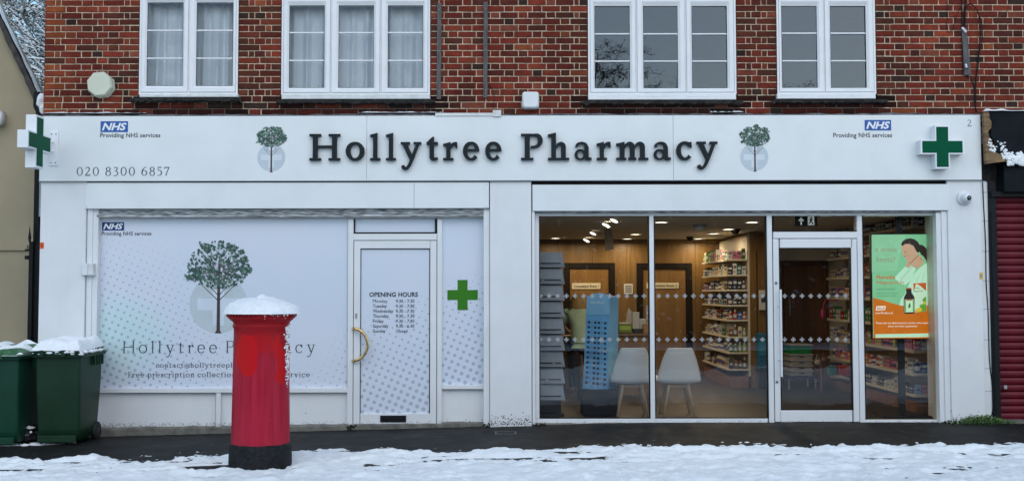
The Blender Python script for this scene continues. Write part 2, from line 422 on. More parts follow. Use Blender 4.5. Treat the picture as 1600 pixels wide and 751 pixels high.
class MB:
    def __init__(s): s.v = []; s.f = []; s.m = []; s.sm = []
    def add(s, vs, fs, mi=0, smooth=False):
        n = len(s.v); s.v += [tuple(v) for v in vs]
        for f in fs: s.f.append(tuple(i + n for i in f)); s.m.append(mi); s.sm.append(smooth)
        return s
    def box(s, x0, x1, y0, y1, z0, z1, mi=0):
        v = [(x, y, z) for z in (z0, z1) for y in (y0, y1) for x in (x0, x1)]
        return s.add(v, [(0, 2, 3, 1), (4, 5, 7, 6), (0, 1, 5, 4), (2, 6, 7, 3), (0, 4, 6, 2), (1, 3, 7, 5)], mi)
    def rbox(s, x0, x1, y0, y1, z0, z1, r=.004, mi=0):
        """box whose four upright-front edges are chamfered towards -Y"""
        v = [(x0, y1, z0), (x1, y1, z0), (x1, y1, z1), (x0, y1, z1),
             (x0, y0 + r, z0), (x1, y0 + r, z0), (x1, y0 + r, z1), (x0, y0 + r, z1),
             (x0 + r, y0, z0 + r), (x1 - r, y0, z0 + r), (x1 - r, y0, z1 - r), (x0 + r, y0, z1 - r)]
        f = [(3, 2, 1, 0), (8, 9, 10, 11)]
        for i in range(4):
            j = (i + 1) % 4
            f += [(i, j, 4 + j, 4 + i), (4 + i, 4 + j, 8 + j, 8 + i)]
        return s.add(v, f, mi)
    def prism(s, pts, y0, y1, mi=0):
        """outline in (x,z), counter-clockwise seen from -Y, from front y0 to back y1"""
        n = len(pts)
        v = [(x, y0, z) for x, z in pts] + [(x, y1, z) for x, z in pts]
        f = [tuple(range(n)), tuple(range(2 * n - 1, n - 1, -1))]
        f += [(i, n + i, n + (i + 1) % n, (i + 1) % n) for i in range(n)]
        return s.add(v, f, mi)
    def poly(s, pts, y, mi=0):
        return s.add([(x, y, z) for x, z in pts], [tuple(range(len(pts)))], mi)
    def tube(s, pts, r, n=8, mi=0, caps=True, smooth=True):
        pts = [Vector(p) for p in pts]; k = len(pts)
        rs = r if isinstance(r, (list, tuple)) else [r] * k
        vs = []; up = None
        for i, p in enumerate(pts):
            t = (pts[min(i + 1, k - 1)] - pts[max(i - 1, 0)]).normalized()
            if up is None:
                up = Vector((0, 0, 1)) if abs(t.z) < .9 else Vector((0, 1, 0))
            a = t.cross(up)
            if a.length < 1e-6: a = t.cross(Vector((1, 0, 0)))
            a.normalize(); b = a.cross(t); up = b
            for j in range(n):
                an = 2 * math.pi * j / n
                vs.append(p + (a * math.cos(an) + b * math.sin(an)) * rs[i])
        fs = [(i * n + j, i * n + (j + 1) % n, (i + 1) * n + (j + 1) % n, (i + 1) * n + j) for i in range(k - 1) for j in range(n)]
        s.add(vs, fs, mi, smooth)
        if caps:
            s.add(vs[:n], [tuple(range(n - 1, -1, -1))], mi); s.add(vs[-n:], [tuple(range(n))], mi)
        return s
    def lathe(s, prof, c=(0, 0, 0), n=40, mi=0, smooth=True, axis='Z'):
        vs = []
        for r, z in prof:
            for j in range(n):
                an = 2 * math.pi * j / n
                p = (r * math.cos(an), r * math.sin(an), z)
                if axis == 'X': p = (z, p[0], p[1])
                if axis == 'Y': p = (p[0], z, p[1])
                vs.append((c[0] + p[0], c[1] + p[1], c[2] + p[2]))
        fs = [(i * n + j, i * n + (j + 1) % n, (i + 1) * n + (j + 1) % n, (i + 1) * n + j) for i in range(len(prof) - 1) for j in range(n)]
        if axis == 'Y': fs = [tuple(reversed(f)) for f in fs]
        s.add(vs, fs, mi, smooth)
        return s
    def grid(s, fn, nu, nv, mi=0, smooth=True, flip=False):
        vs = [fn(i / nu, j / nv) for j in range(nv + 1) for i in range(nu + 1)]
        fs = []
        for j in range(nv):
            for i in range(nu):
                a = j * (nu + 1) + i
                q = (a, a + 1, a + nu + 2, a + nu + 1)
                fs.append(q[::-1] if flip else q)
        return s.add(vs, fs, mi, smooth)
    def build(s, name, mats, parent=None, world=True):
        me = bpy.data.meshes.new(name)
        off = WL.get(parent, Vector((0, 0, 0))) if world else Vector((0, 0, 0))
        me.from_pydata([(x - off[0], y - off[1], z - off[2]) for x, y, z in s.v], [], s.f)
        if not isinstance(mats, (list, tuple)): mats = [mats]
        for m in mats: me.materials.append(m)
        me.polygons.foreach_set('material_index', s.m)
        me.polygons.foreach_set('use_smooth', s.sm)
        me.update()
        o = bpy.data.objects.new(name, me); COL.objects.link(o)
        if parent is not None:
            o.parent = parent
            WL[o] = WL.get(parent, Vector((0, 0, 0)))
        else: WL[o] = Vector((0, 0, 0))
        return o

def bevel(o, w, seg=2, ang=40):
    b = o.modifiers.new('bevel', 'BEVEL'); b.width = w; b.segments = seg; b.limit_method = 'ANGLE'; b.angle_limit = R(ang)
    return o

def pr(px0, px1, py0, py1, Y):
    """world x and z ranges of a pixel rectangle on plane Y (py0 upper)"""
    a = W(px0, py0, Y); b = W(px1, py1, Y); c = W(px0, py1, Y); d = W(px1, py0, Y)
    return (a.x + c.x) / 2, (b.x + d.x) / 2, (b.z + c.z) / 2, (a.z + d.z) / 2

def pbox(mb, px0, px1, py0, py1, Y0, Y1, mi=0, r=None, at=None):
    """box whose front (at depth Y0) fills a pixel rectangle and which runs back to Y1"""
    x0, x1, z0, z1 = pr(px0, px1, py0, py1, Y0 if at is None else at)
    return mb.rbox(x0, x1, Y0, Y1, z0, z1, r, mi) if r else mb.box(x0, x1, Y0, Y1, z0, z1, mi)

# ------------------------------------------------------------------ lettering
def union2d(polys):
    vs, fs = [], []
    for p in polys:
        a = sum(p[i][0] * p[(i + 1) % len(p)][1] - p[(i + 1) % len(p)][0] * p[i][1] for i in range(len(p)))
        if abs(a) < 1e-8: continue
        if a < 0: p = p[::-1]
        n = len(vs); vs += [Vector(q) for q in p]; fs.append(list(range(n, n + len(p))))
    r = delaunay_2d_cdt(vs, [], fs, 0, 1e-5)
    P = [tuple(v) for v in r[0]]; out = []
    polys = [[tuple(vs[i]) for i in f] for f in fs]
    boxes = [(min(q[0] for q in p), max(q[0] for q in p), min(q[1] for q in p), max(q[1] for q in p)) for p in polys]
    for f in r[2]:
        x = sum(P[i][0] for i in f) / len(f); y = sum(P[i][1] for i in f) / len(f)
        for p, b in zip(polys, boxes):
            if not (b[0] <= x <= b[1] and b[2] <= y <= b[3]): continue
            ins = False
            for i in range(len(p)):
                (xa, ya), (xb, yb) = p[i], p[i - 1]
                if (ya > y) != (yb > y) and x < (xb - xa) * (y - ya) / (yb - ya) + xa: ins = not ins
            if ins: out.append(tuple(f)); break
    return P, out

def smooth_pts(pts, k=5):
    if len(pts) < 3: return pts
    out = []
    for i in range(len(pts) - 1):
        p0 = pts[max(i - 1, 0)]; p1 = pts[i]; p2 = pts[i + 1]; p3 = pts[min(i + 2, len(pts) - 1)]
        for j in range(k):
            t = j / k
            out.append(tuple(.5 * (2 * b + (c - a) * t + (2 * a - 5 * b + 4 * c - d) * t * t + (3 * b - a - 3 * c + d) * t ** 3) for a, b, c, d in zip(p0, p1, p2, p3)))
    return out + [tuple(pts[-1])]

def stroke(pts, k=5):
    """pts: (x, y, width) -> quads"""
    p = smooth_pts(pts, k); q = []
    L_, R_ = [], []
    for i in range(len(p)):
        a = p[max(i - 1, 0)]; b = p[min(i + 1, len(p) - 1)]
        dx, dy = b[0] - a[0], b[1] - a[1]; l = math.hypot(dx, dy) or 1
        nx, ny = -dy / l * p[i][2] / 2, dx / l * p[i][2] / 2
        L_.append((p[i][0] + nx, p[i][1] + ny)); R_.append((p[i][0] - nx, p[i][1] - ny))
    for i in range(len(p) - 1): q.append([R_[i], R_[i + 1], L_[i + 1], L_[i]])
    return q

def arc(cx, cy, rx, ry, a0, a1, w, t, n=18):
    """ellipse arc centreline; width w at the sides, t at top and bottom"""
    o = []
    for i in range(n + 1):
        a = R(a0 + (a1 - a0) * i / n)
        o.append((cx + rx * math.cos(a), cy + ry * math.sin(a), t + (w - t) * abs(math.cos(a)) ** 1.3))
    return stroke(o, 1)

def rect(x0, y0, x1, y1): return [[(x0, y0), (x1, y0), (x1, y1), (x0, y1)]]
def disc2(cx, cy, r, n=12): return [[(cx + r * math.cos(2 * math.pi * i / n), cy + r * math.sin(2 * math.pi * i / n)) for i in range(n)]]

def glyph(ch, w, t, h, e):
    X = .69; A = 1.04; D = -.36
    def foot(x, y=0., l=1, r=1): return rect(x - e * l, y, x + w + e * r, y + h)
    def flag(x, y): return [[(x - e, y - .13 - h * .3), (x + w, y - .16), (x + w, y), (x - e * .2, y - .05), (x - e, y - .07)]]
    def stem(x, y0, y1): return rect(x, y0, x + w, y1)
    def archs(x): # shoulder from stem right edge x, returning right stem
        return stroke([(x - .02, .46, t), (x + .07, .575, t * 1.1), (x + .18, .635, w * .62), (x + .275, .56, w * .95), (x + .285, .42, w)], 5) + rect(x + .285 - w / 2, h * .5, x + .285 + w / 2, .44)
    o = []
    if ch == 'H':
        for x in (e, .84 + (.2 - w) * .5): o += stem(x, 0, 1) + foot(x) + foot(x, 1 - h)
        o += rect(e + w - .01, .475, .85 + (.2 - w) * .5, .475 + t)
    elif ch == 'F':
        o = stem(e, 0, 1) + foot(e) + rect(0, 1 - h, .6, 1) + rect(e, .48, .46, .48 + t) + rect(.6 - t, .78, .6, 1) + rect(.46 - t, .4, .46, .63)
    elif ch == 'P':
        o = stem(e, 0, 1) + foot(e) + rect(0, 1 - h, e + w + .06, 1) + stroke([(e + w * .5, 1 - t * .55, t), (.44, 1 - t * .55, t), (.60, .93, w * .7), (.67, .745, w), (.60, .56, w * .7), (.46, .50, t), (e + w + .03, .50, t)], 5)
    elif ch == 'o': o = arc(.36, .345, .36 - w / 2, .355 - t / 2, 0, 360, w, t, 28)
    elif ch == 'l': o = stem(e, 0, A - .05) + foot(e) + flag(e, A)
    elif ch == 'i': o = stem(e, 0, X - .05) + foot(e) + flag(e, X) + disc2(e + w / 2, .92, max(w * .6, .065))
    elif ch == 'h': o = stem(e, 0, A - .05) + foot(e) + flag(e, A) + archs(e + w) + foot(e + w + .285 - w / 2, 0, .7, 1)
    elif ch == 'n': o = stem(e, 0, X - .05) + foot(e) + flag(e, X) + archs(e + w) + foot(e + w + .285 - w / 2, 0, .7, 1)
    elif ch == 'm':
        x1 = e + w; x2 = x1 + .285 + w / 2
        o = stem(e, 0, X - .05) + foot(e, 0, 1, .45) + flag(e, X) + archs(x1) + foot(x1 + .285 - w / 2, 0, .45, .45) + archs(x2) + foot(x2 + .285 - w / 2, 0, .45, 1)
    elif ch == 'r': o = stem(e, 0, X - .05) + foot(e) + flag(e, X) + stroke([(e + w - .02, .44, t), (e + w + .05, .57, t * 1.2), (e + w + .16, .625, w * .6), (e + w + .24, .60, w * .8)], 5) + [[(e + w + .15, .69), (e + w + .28, .685), (e + w + .29, .46), (e + w + .23, .47), (e + w + .17, .56)]]
    elif ch == 'y':
        o = stroke([(.16, X - h, w), (.42, .06, w * .95)], 1) + stroke([(.66, X - h, t * 1.3), (.46, .10, w * .72), (.33, -.19, w * .62), (.22, -.305, w * .6), (.10, -.29, w * .62)], 5) + disc2(.10, -.255, w * .42) + rect(0, X - h, .36, X) + rect(.50, X - h, .80, X)
    elif ch == 'v':
        o = stroke([(.16, X - h, w), (.37, .0, w * .95)], 1) + stroke([(.60, X - h, t * 1.3), (.38, .0, w * .6)], 1) + rect(0, X - h, .34, X) + rect(.46, X - h, .74, X)
    elif ch == 't':
        x = .12
        o = [[(x, .15), (x + w, .15), (x + w, .90), (x + w * .5, .86), (x, .78)]] + rect(0, X - h * 1.2, .46, X) + stroke([(x + w / 2, .18, w), (x + w / 2 + .015, .08, w * .95), (x + w + .06, .045, w * .55), (.45, .09, t * .9)], 5) + [[(0, X - h * 1.2), (x + .02, X - h), (x + .02, .80), (.03, X)]]
    elif ch in 'ec':
        if ch == 'e':
            o = arc(.34, .345, .34 - w / 2, .355 - t / 2, 2, 322, w, t, 26) + rect(.08, .335, .67, .335 + t * .95)
        else:
            o = arc(.34, .345, .34 - w / 2, .355 - t / 2, 50, 320, w, t, 24) + [[(.45, .66), (.60, .685), (.61, .46), (.55, .46), (.44, .56)]] 
    elif ch == 'a':
        x = .40
        o = stroke([(.08, .50, w * .7), (.12, .595, w * .5), (.27, .648, t * .85), (x + .04, .60, w * .6), (x + w / 2, .46, w)], 5) + stem(x, .08, .48) + arc(.24, .205, .24 - w * .32, .205 - t * .34, 0, 360, w * .64, t * .66, 20) + stroke([(x + w / 2, .12, w), (x + w * .7, .05, w * .7), (x + w + .11, .045, t * 1.0)], 4) + rect(x + w * .4, 0, x + w + .12, h)
    elif ch == 'p': o = stem(e, D, X - .05) + foot(e, D) + flag(e, X) + arc(e + w * .5 + .2, .345, .32 - w * .3, .355 - t / 2, -150, 150, w, t, 22)
    elif ch == 'd': o = stem(.5, 0, A - .05) + rect(.5, 0, .5 + w + e, h) + flag(.5, A) + arc(.30, .345, .30 - w / 2, .355 - t / 2, 30, 330, w, t, 22)
    elif ch == 'u': o = stem(e, .2, X) + flag(e, X) + stem(.48, 0, X) + flag(.48, X) + rect(.48, 0, .48 + w + e, h) + stroke([(e + w / 2, .22, w), (e + .1, .07, w * .8), (.3, .045, t), (.49, .16, t)], 5)
    elif ch == 'k': o = stem(e, 0, A - .05) + foot(e) + flag(e, A) + stroke([(e + w, .3, t), (.5, X - h, t)], 1) + stroke([(.28, .42, w * .9), (.55, .03, w * .9)], 1) + rect(.4, 0, .68, h) + rect(.36, X - h, .64, X)
    elif ch == 's':
        o = stroke([(.44, .52, t), (.40, .61, t * 1.1), (.26, .65, t * 1.2), (.11, .56, w * .7), (.14, .42, w * .85), (.33, .31, w * .9), (.43, .17, w * .75), (.30, .04, t * 1.2), (.12, .06, t * 1.1), (.06, .19, t)], 5) + rect(.41, .47, .41 + t, .68) + rect(.05, .0, .05 + t, .22)
    elif ch == '.': o = disc2(.08, .07, max(.07, w * .6))
    elif ch == '@': o = arc(.5, .3, .45, .48, -50, 300, t, t, 26) + arc(.46, .3, .17, .2, 0, 360, t * 1.4, t, 16) + stroke([(.66, .5, t), (.66, .18, t), (.8, .12, t), (.94, .3, t)], 4)
    elif ch == '&': o = stroke([(.78, .45, t), (.6, .12, t), (.34, .03, t), (.1, .2, w), (.2, .46, w), (.44, .65, t), (.48, .86, w * .8), (.36, .97, t), (.24, .84, w * .8), (.36, .55, w), (.6, .2, w), (.82, .03, w)], 5)
    elif ch == '0': o = arc(.29, .49, .29 - w / 2, .49 - t / 2, 0, 360, w, t, 26)
    elif ch == '2': o = stroke([(.06, .78, t), (.16, .93, t * 1.2), (.32, .94, w * .9), (.44, .76, w), (.32, .47, w * .8), (.05, .06, t * 1.4)], 5) + [[(.03, 0), (.52, 0), (.56, .16), (.5, .12), (.08, .10)]]
    elif ch == '3': o = stroke([(.07, .84, t), (.2, .95, t * 1.3), (.38, .86, w * .9), (.37, .66, w * .8), (.2, .55, t), (.36, .47, w * .8), (.46, .27, w), (.34, .06, w * .8), (.12, .0, t * 1.2), (.02, .04, t)], 5)
    elif ch == '5': o = stroke([(.12, .96, t), (.10, .58, t)], 1) + rect(.10, .88, .45, .98) + stroke([(.10, .56, t), (.26, .61, t * 1.3), (.43, .45, w), (.42, .2, w), (.24, .03, t * 1.3), (.04, .06, t)], 5)
    elif ch == '6': o = stroke([(.46, .97, t), (.24, .84, w * .7), (.09, .56, w), (.08, .28, w)], 5) + arc(.28, .31, .28 - w / 2, .31 - t / 2, 0, 360, w, t, 22)
    elif ch == '7': o = rect(.02, .87, .5, .97) + stroke([(.48, .9, t * 1.2), (.30, .45, w * .8), (.18, 0, w)], 4) + rect(.02, .76, .02 + t, .95)
    elif ch == '8': o = arc(.27, .74, .23 - w / 2, .245 - t / 2, 0, 360, w, t, 20) + arc(.27, .26, .27 - w / 2, .27 - t / 2, 0, 360, w, t, 22)
    return o

BOLD = (.180, .092, .086, .128)
LIGHT = (.095, .05, .032, .085)
MED = (.13, .075, .05, .09)
_g = {}
def gmesh(ch, wt):
    if (ch, wt) not in _g: _g[ch, wt] = union2d(glyph(ch, *wt))
    return _g[ch, wt]

def serif_line(mb, s, x0, x1, zb, cap, Y, wt=LIGHT, gap=.2, mi=0):
    """set a line of serif print between x0 and x1, baseline zb, capital height cap"""
    pen = 0; out = []
    for ch in s:
        if ch == ' ': pen += .42; continue
        v, f = gmesh(ch, wt); a = min(p[0] for p in v); b = max(p[0] for p in v)
        out.append((pen - a, v, f)); pen += b - a + gap
    k = (x1 - x0) / (pen - gap)
    for dx, v, f in out: mb.add([(x0 + (p[0] + dx) * k, Y, zb + p[1] * cap) for p in v], f, mi)

def serif_words(s, x0, x1, zb, cap, Y, wt, gap, name, parent):
    """the same, each word an object of its own"""
    pen = 0; words_ = [[]]
    for ch in s:
        if ch == ' ': pen += .42; words_.append([]); continue
        v, f = gmesh(ch, wt); a = min(p[0] for p in v); b = max(p[0] for p in v)
        words_[-1].append((pen - a, v, f)); pen += b - a + gap
    k = (x1 - x0) / (pen - gap)
    for wd in words_:
        mb = MB()
        for dx, v, f in wd: mb.add([(x0 + (p[0] + dx) * k, Y, zb + p[1] * cap) for p in v], f)
        mb.build(name, MT['print'], parent)

def extrude_flat(mb, v, f, fn, y0, y1):
    """solid letter: faces at y0, walls back to y1"""
    n = len(v)
    mb.add([fn(p, y0) for p in v], f)
    ed = {}
    for t in f:
        for i in range(len(t)):
            a, b = t[i], t[(i + 1) % len(t)]
            if (b, a) in ed: del ed[b, a]
            else: ed[a, b] = 1
    for a, b in ed:
        mb.add([fn(v[a], y0), fn(v[b], y0), fn(v[b], y1), fn(v[a], y1)], [(0, 3, 2, 1)])

_tc = {}
def sans(s, bold=0., shear=0., spacing=1.):
    k = (s, bold, shear, spacing)
    if k in _tc: return _tc[k]
    cu = bpy.data.curves.new('t', 'FONT'); cu.body = s; cu.size = 1; cu.shear = shear; cu.space_character = spacing; cu.offset = bold; cu.resolution_u = 3
    cu.fill_mode = 'FRONT'
    o = bpy.data.objects.new('t', cu); COL.objects.link(o)
    dg = bpy.context.evaluated_depsgraph_get()
    me = bpy.data.meshes.new_from_object(o.evaluated_get(dg))
    v = [tuple(p.co) for p in me.vertices]; f = [tuple(p.vertices) for p in me.polygons]
    bpy.data.objects.remove(o); bpy.data.curves.remove(cu); bpy.data.meshes.remove(me)
    _tc[k] = (v, f); return v, f

def sans_fit(mb, s, x0, x1, z0, z1, Y, bold=0., shear=0., mi=0, spacing=1.):
    """print text so that its ink fills the rectangle"""
    v, f = sans(s, bold, shear, spacing)
    a, b = min(p[0] for p in v), max(p[0] for p in v); c, d = min(p[1] for p in v), max(p[1] for p in v)
    mb.add([(x0 + (p[0] - a) / (b - a) * (x1 - x0), Y, z0 + (p[1] - c) / (d - c) * (z1 - z0)) for p in v], f, mi)

def sans_px(mb, s, px0, px1, py0, py1, Y, **k):
    x0, x1, z0, z1 = pr(px0, px1, py0, py1, Y)
    sans_fit(mb, s, x0, x1, z0, z1, Y, **k)

def lift(px, py, Y):
    p = W(px, py, Y); return (p.x, p.z)

# ================================================================== ground
def gz(x):
    """the pavement falls gently to the left"""
    t = max(-7.5, min(1.2, x))
    return -0.0245 * (1.2 - t)

YF, YP, YB, YU, YG = 0.0, 0.025, 0.10, 0.10, 0.16    # fascia, pilasters, brick face, upper windows, shop glazing

def sheet(name, xs, ys, zf, m, kind='structure', smooth=True):
    mb = MB(); nx, ny = len(xs), len(ys)
    v = [(x, y, zf(x, y)) for y in ys for x in xs]
    f = [(j * nx + i, j * nx + i + 1, (j + 1) * nx + i + 1, (j + 1) * nx + i) for j in range(ny - 1) for i in range(nx - 1)]
    mb.add(v, f, 0, smooth)
    return tag(mb.build(name, m), kind=kind)

XS = [-60, -30, -15] + [-10 + .5 * i for i in range(41)] + [15, 30, 60]
sheet('pavement', XS, [-6.2, -5, -4, -3, -2, -1, -.5, 0, .2, .5], lambda x, y: gz(x), MT['pave'])
sheet('kerb', XS, [-6.36, -6.2], lambda x, y: gz(x) + .004, MT['concrete'])
sheet('road', XS, [-15, -12, -9, -6.361], lambda x, y: gz(x) - .11, MT['road'])
sheet('verge', XS, [-40, -22, -15.001], lambda x, y: gz(x) - .02, MT['snow'])
sheet('ground', [-400, -60, 0, 60, 400], [-400, -50, 0, 50, 400], lambda x, y: -.6, MT['snow'])
sheet('yard', [-40, -12, -5.3], [.5, 6, 30], lambda x, y: gz(x) - .003, MT['snow'])

# ---------------------------------------------------------------- snow on the pavement
def vnoise(x, y, seed):
    r = np.random.RandomState(seed); T = r.rand(256, 256)
    xi = np.floor(x).astype(int); yi = np.floor(y).astype(int); fx = x - xi; fy = y - yi
    fx = fx * fx * (3 - 2 * fx); fy = fy * fy * (3 - 2 * fy)
    g = lambda a, b: T[a % 256, b % 256]
    return (g(xi, yi) * (1 - fx) + g(xi + 1, yi) * fx) * (1 - fy) + (g(xi, yi + 1) * (1 - fx) + g(xi + 1, yi + 1) * fx) * fy - .5

def fbm(x, y, seed, o=4, lac=2.1, gain=.5):
    s = 0; a = 1
    for i in range(o):
        s = s + a * vnoise(x, y, seed + i); x = x * lac + 17.3; y = y * lac + 5.1; a *= gain
    return s

def snow_sheet():
    xs = np.arange(-7.6, 7.6, .021)
    ys = np.concatenate([np.arange(-6.35, -4.6, .06), np.arange(-4.6, -.25, .021)])
    X, Y = np.meshgrid(xs, ys)
    edge = -1.93 + .30 * fbm(X * .55, Y * .2, 11, 3) + .10 * (X < -4.6) * (X + 4.6)
    edge = edge + .11 * fbm(X * 2.6, Y * 1.4, 13, 3) + .045 * fbm(X * 10, Y * 5, 14, 2)
    edge = edge - .10 * np.exp(-((X - 1.5) / 1.2) ** 2)
    d = edge - Y
    # trodden crust: long patches across the walkway, lumps, and bare streaks near the edge
    streak = fbm(X * 1.5, Y * 5.5, 23, 4)
    lump = fbm(X * 7, Y * 9, 41, 4, gain=.6)
    ridge = np.abs(fbm(X * 3.2, Y * 4.2, 51, 3))
    body = np.clip(d / .75, -1.2, 1.)
    band = np.exp(-np.clip(d, 0, 9) / .55)
    h = .024 * body + .034 * streak + band * (.085 * fbm(X * 1.7, Y * 9.5, 101, 4, gain=.6) - .007) + .024 * lump - .018 * ridge + .012 * fbm(X * 24, Y * 28, 33, 2) + .004
    h = h + .016 * np.exp(-((d - .16) / .14) ** 2) - .055 * np.clip((-d - .20) / .25, 0, 1)
    crumbs = vnoise(X * 12, Y * 24, 77) + .38 * vnoise(X * 37, Y * 41, 78) + .18 * vnoise(X * 2.1, Y * 3, 79)
    reach = np.clip(1 - (-d) / (.45 + .8 * (fbm(X * .8, Y * 0, 91, 2) + .2)), 0, 1)
    h = np.where(d < .05, np.maximum(h, np.where(reach > 0, (crumbs - .52 + .14 * reach) * .06, -.02)), h)
    h = h + .045 * np.maximum(0, vnoise(X * 15, Y * 15, 66) + .06) * np.exp(-((d - .07) / .16) ** 2) * (d > -.06) + .026 * np.maximum(0, vnoise(X * 20, Y * 20, 67) - .12) * (d > 0)
    # kerbside bank heaped by traffic
    h = h + .15 * np.exp(-((Y + 5.95) / .30) ** 2) * (1 + 1.2 * fbm(X * 1.8, Y * 2, 61, 3)) * (Y < -4.6) + .03 * np.clip((-4.3 - Y) / .6, 0, 1)
    # bare damp patch beside the pillar box
    bx = G(330, 733, gz(-3)).x; by = G(330, 733, gz(-3)).y
    h = h - .10 * np.exp(-(((X - bx) / .26) ** 4 + ((Y - by) / .17) ** 4))
    # footprints
    fr = random.Random(5)
    for _ in range(46):
        fx = fr.uniform(-5.5, 5.5); fy = fr.uniform(-4.3, -2.3)
        e = ((X - fx) / .15) ** 2 + ((Y - fy) / .07) ** 2
        h = h - .020 * np.exp(-e) + .008 * np.exp(-(e - 1.6) ** 2)
    base = np.array([gz(x) for x in xs])[None, :]
    Z = np.where(h > 0, base + h, base - .012)
    nx, ny = len(xs), len(ys)
    keep = h > -.003
    k4 = keep[:-1, :-1] | keep[1:, :-1] | keep[:-1, 1:] | keep[1:, 1:]
    idx = np.arange(nx * ny).reshape(ny, nx)
    F = np.stack([idx[:-1, :-1], idx[:-1, 1:], idx[1:, 1:], idx[1:, :-1]], -1)[k4]
    used = np.unique(F); remap = np.full(nx * ny, -1); remap[used] = np.arange(len(used))
    V = np.stack([X.ravel(), Y.ravel(), Z.ravel()], -1)[used]
    me = bpy.data.meshes.new('snow_cover')
    me.from_pydata(V.tolist(), [], remap[F].tolist())
    me.polygons.foreach_set('use_smooth', [True] * len(me.polygons)); me.materials.append(MT['slush']); me.update()
    o = bpy.data.objects.new('snow_cover', me); COL.objects.link(o)
    tag(o, 'trodden slushy snow lying over the front of the pavement', None, None, 'stuff')
snow_sheet()

# ================================================================== the pharmacy building
B = thing('pharmacy_building', 'two storey red brick pharmacy with white painted shopfront and white windows above', 'building', (0, .3, 0))

# ---- upper windows: pixel geometry (frame x0,x1, bottom; pane x pairs; pane top, bottom; bars)
UPW = [
    dict(x=(218, 372), b=148, cb=152, panes=[(230, 286), (307, 364)], t=4.5, pb=134.5, bars=(48, 91.5), mull=[296], sill=(206, 378)),
    dict(x=(440, 672), b=148.5, cb=155, panes=[(452, 507), (529, 584), (606, 661)], t=9, pb=137.5, bars=(51.5, 95), mull=[517.5, 595], sill=(433, 680)),
    dict(x=(919, 1150), b=148, cb=156, panes=[(929, 984), (1005, 1059), (1081, 1136)], t=10, pb=138, bars=(53.5, 96), mull=[994, 1071], sill=(908, 1160)),
    dict(x=(1214, 1368), b=147.5, cb=154.5, panes=[(1221.5, 1276.5), (1297.5, 1353)], t=10, pb=137.5, bars=(52.5, 95.5), mull=[1287], sill=(1206, 1384)),
]
ZTOPW = 4.98
openings = []
for u in UPW:
    x0, x1, z0, z1 = pr(u['x'][0], u['x'][1], -20, u['cb'], YB)
    openings.append((x0, x1, z0 - .0, ZTOPW))

# ---- brickwork
WX0, WX1 = W(69, 90, YB).x, 7.2
ZB0, ZT = 3.42, 5.28
body = MB()
edges = [WX0 + .012] + [e for o in openings for e in (o[0] - .012, o[1] + .012)] + [WX1]
zlo = min(o[2] for o in openings)
for i in range(0, len(edges), 2):
    body.box(edges[i], edges[i + 1], YB + .008, YB + .26, 3.2, ZTOPW)
for o in openings:
    body.box(o[0] - .012, o[1] + .012, YB + .008, YB + .26, 3.2, o[2] - .03)
body.box(WX0 + .012, WX1, YB + .008, YB + .26, ZTOPW, ZT)
wall = body.build('brick_wall', MT['mortar'], B)

PAL = [(.285, .052, .034), (.250, .042, .030), (.205, .036, .028), (.325, .066, .040), (.155, .034, .027), (.115, .034, .028), (.30, .085, .062), (.060, .034, .032), (.35, .095, .045)]
PW_STR = [22, 24, 20, 9, 15, 11, 4, 3, 1]
PW_HDR = [10, 10, 12, 6, 12, 16, 9, 8, 2]
bricks = []      # x0,x1,z,colour
rb = random.Random(12)
PITCH = .0752
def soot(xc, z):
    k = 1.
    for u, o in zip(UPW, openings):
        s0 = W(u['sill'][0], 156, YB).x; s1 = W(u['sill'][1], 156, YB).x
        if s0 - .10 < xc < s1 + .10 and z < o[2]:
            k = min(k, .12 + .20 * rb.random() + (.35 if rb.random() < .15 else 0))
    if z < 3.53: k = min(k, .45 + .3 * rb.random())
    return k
def lay(x, L, z, kind, edge=False):
    pw = PW_STR if kind == 's' else PW_HDR
    c = rb.choices(PAL, pw)[0]
    if edge == 'L' and rb.random() < .75: c = rb.choice([(.37, .10, .042), (.33, .08, .038), (.28, .062, .034)])
    if edge == 'W' and rb.random() < .5: c = rb.choice([(.16, .045, .03), (.12, .04, .03), (.20, .05, .034)])
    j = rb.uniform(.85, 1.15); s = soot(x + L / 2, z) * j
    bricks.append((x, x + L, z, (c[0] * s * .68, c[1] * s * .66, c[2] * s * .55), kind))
J = .011
def fill(a, b, z, odd, le, re):
    """one course between two edges: Flemish bond with headers and closers at the quoins"""
    D = {'s': .214, 'h': .102, 'c': .051}
    L = b - a
    if L < .6:
        seq = 'ss' if odd else 'hchch'
    else:
        best = None
        for n in range(1, 30):
            for ex in (0, 1):
                l = .225 + n * .338 + ex * .113
                if best is None or abs(l - L - J) < best[0]: best = (abs(l - L - J), n, ex)
        _, n, ex = best; k = n // 2
        if odd: seq = 's' + 'hs' * k + 'h' * ex + 'hs' * (n - k)
        else: seq = 'hc' + 'sh' * k + 'h' * ex + 'sh' * (n - 1 - k) + 's' + 'ch'
    tot = sum(D[c] + J for c in seq); f = (L + J) / tot; x = a; m = len(seq)
    for i, c in enumerate(seq):
        l = (D[c] + J) * f - J
        lay(x, l, z, 's' if c == 's' else 'h', le if i < 2 else (re if i > m - 3 else False)); x += l + J
row = 0
z = W(800, 178.6, YB).z - PITCH * 2
while z < 4.97:
    cuts = [o for o in openings if z + PITCH * .6 > o[2]]
    segs = []; x = WX0; le = 'L'
    for o in cuts:
        segs.append((x, o[0], le, 'W')); x = o[1]; le = 'W'
    segs.append((x, WX1, le, None))
    for a, b, l, r in segs: fill(a, b, z, row % 2 == 0, l, r)
    z += PITCH; row += 1

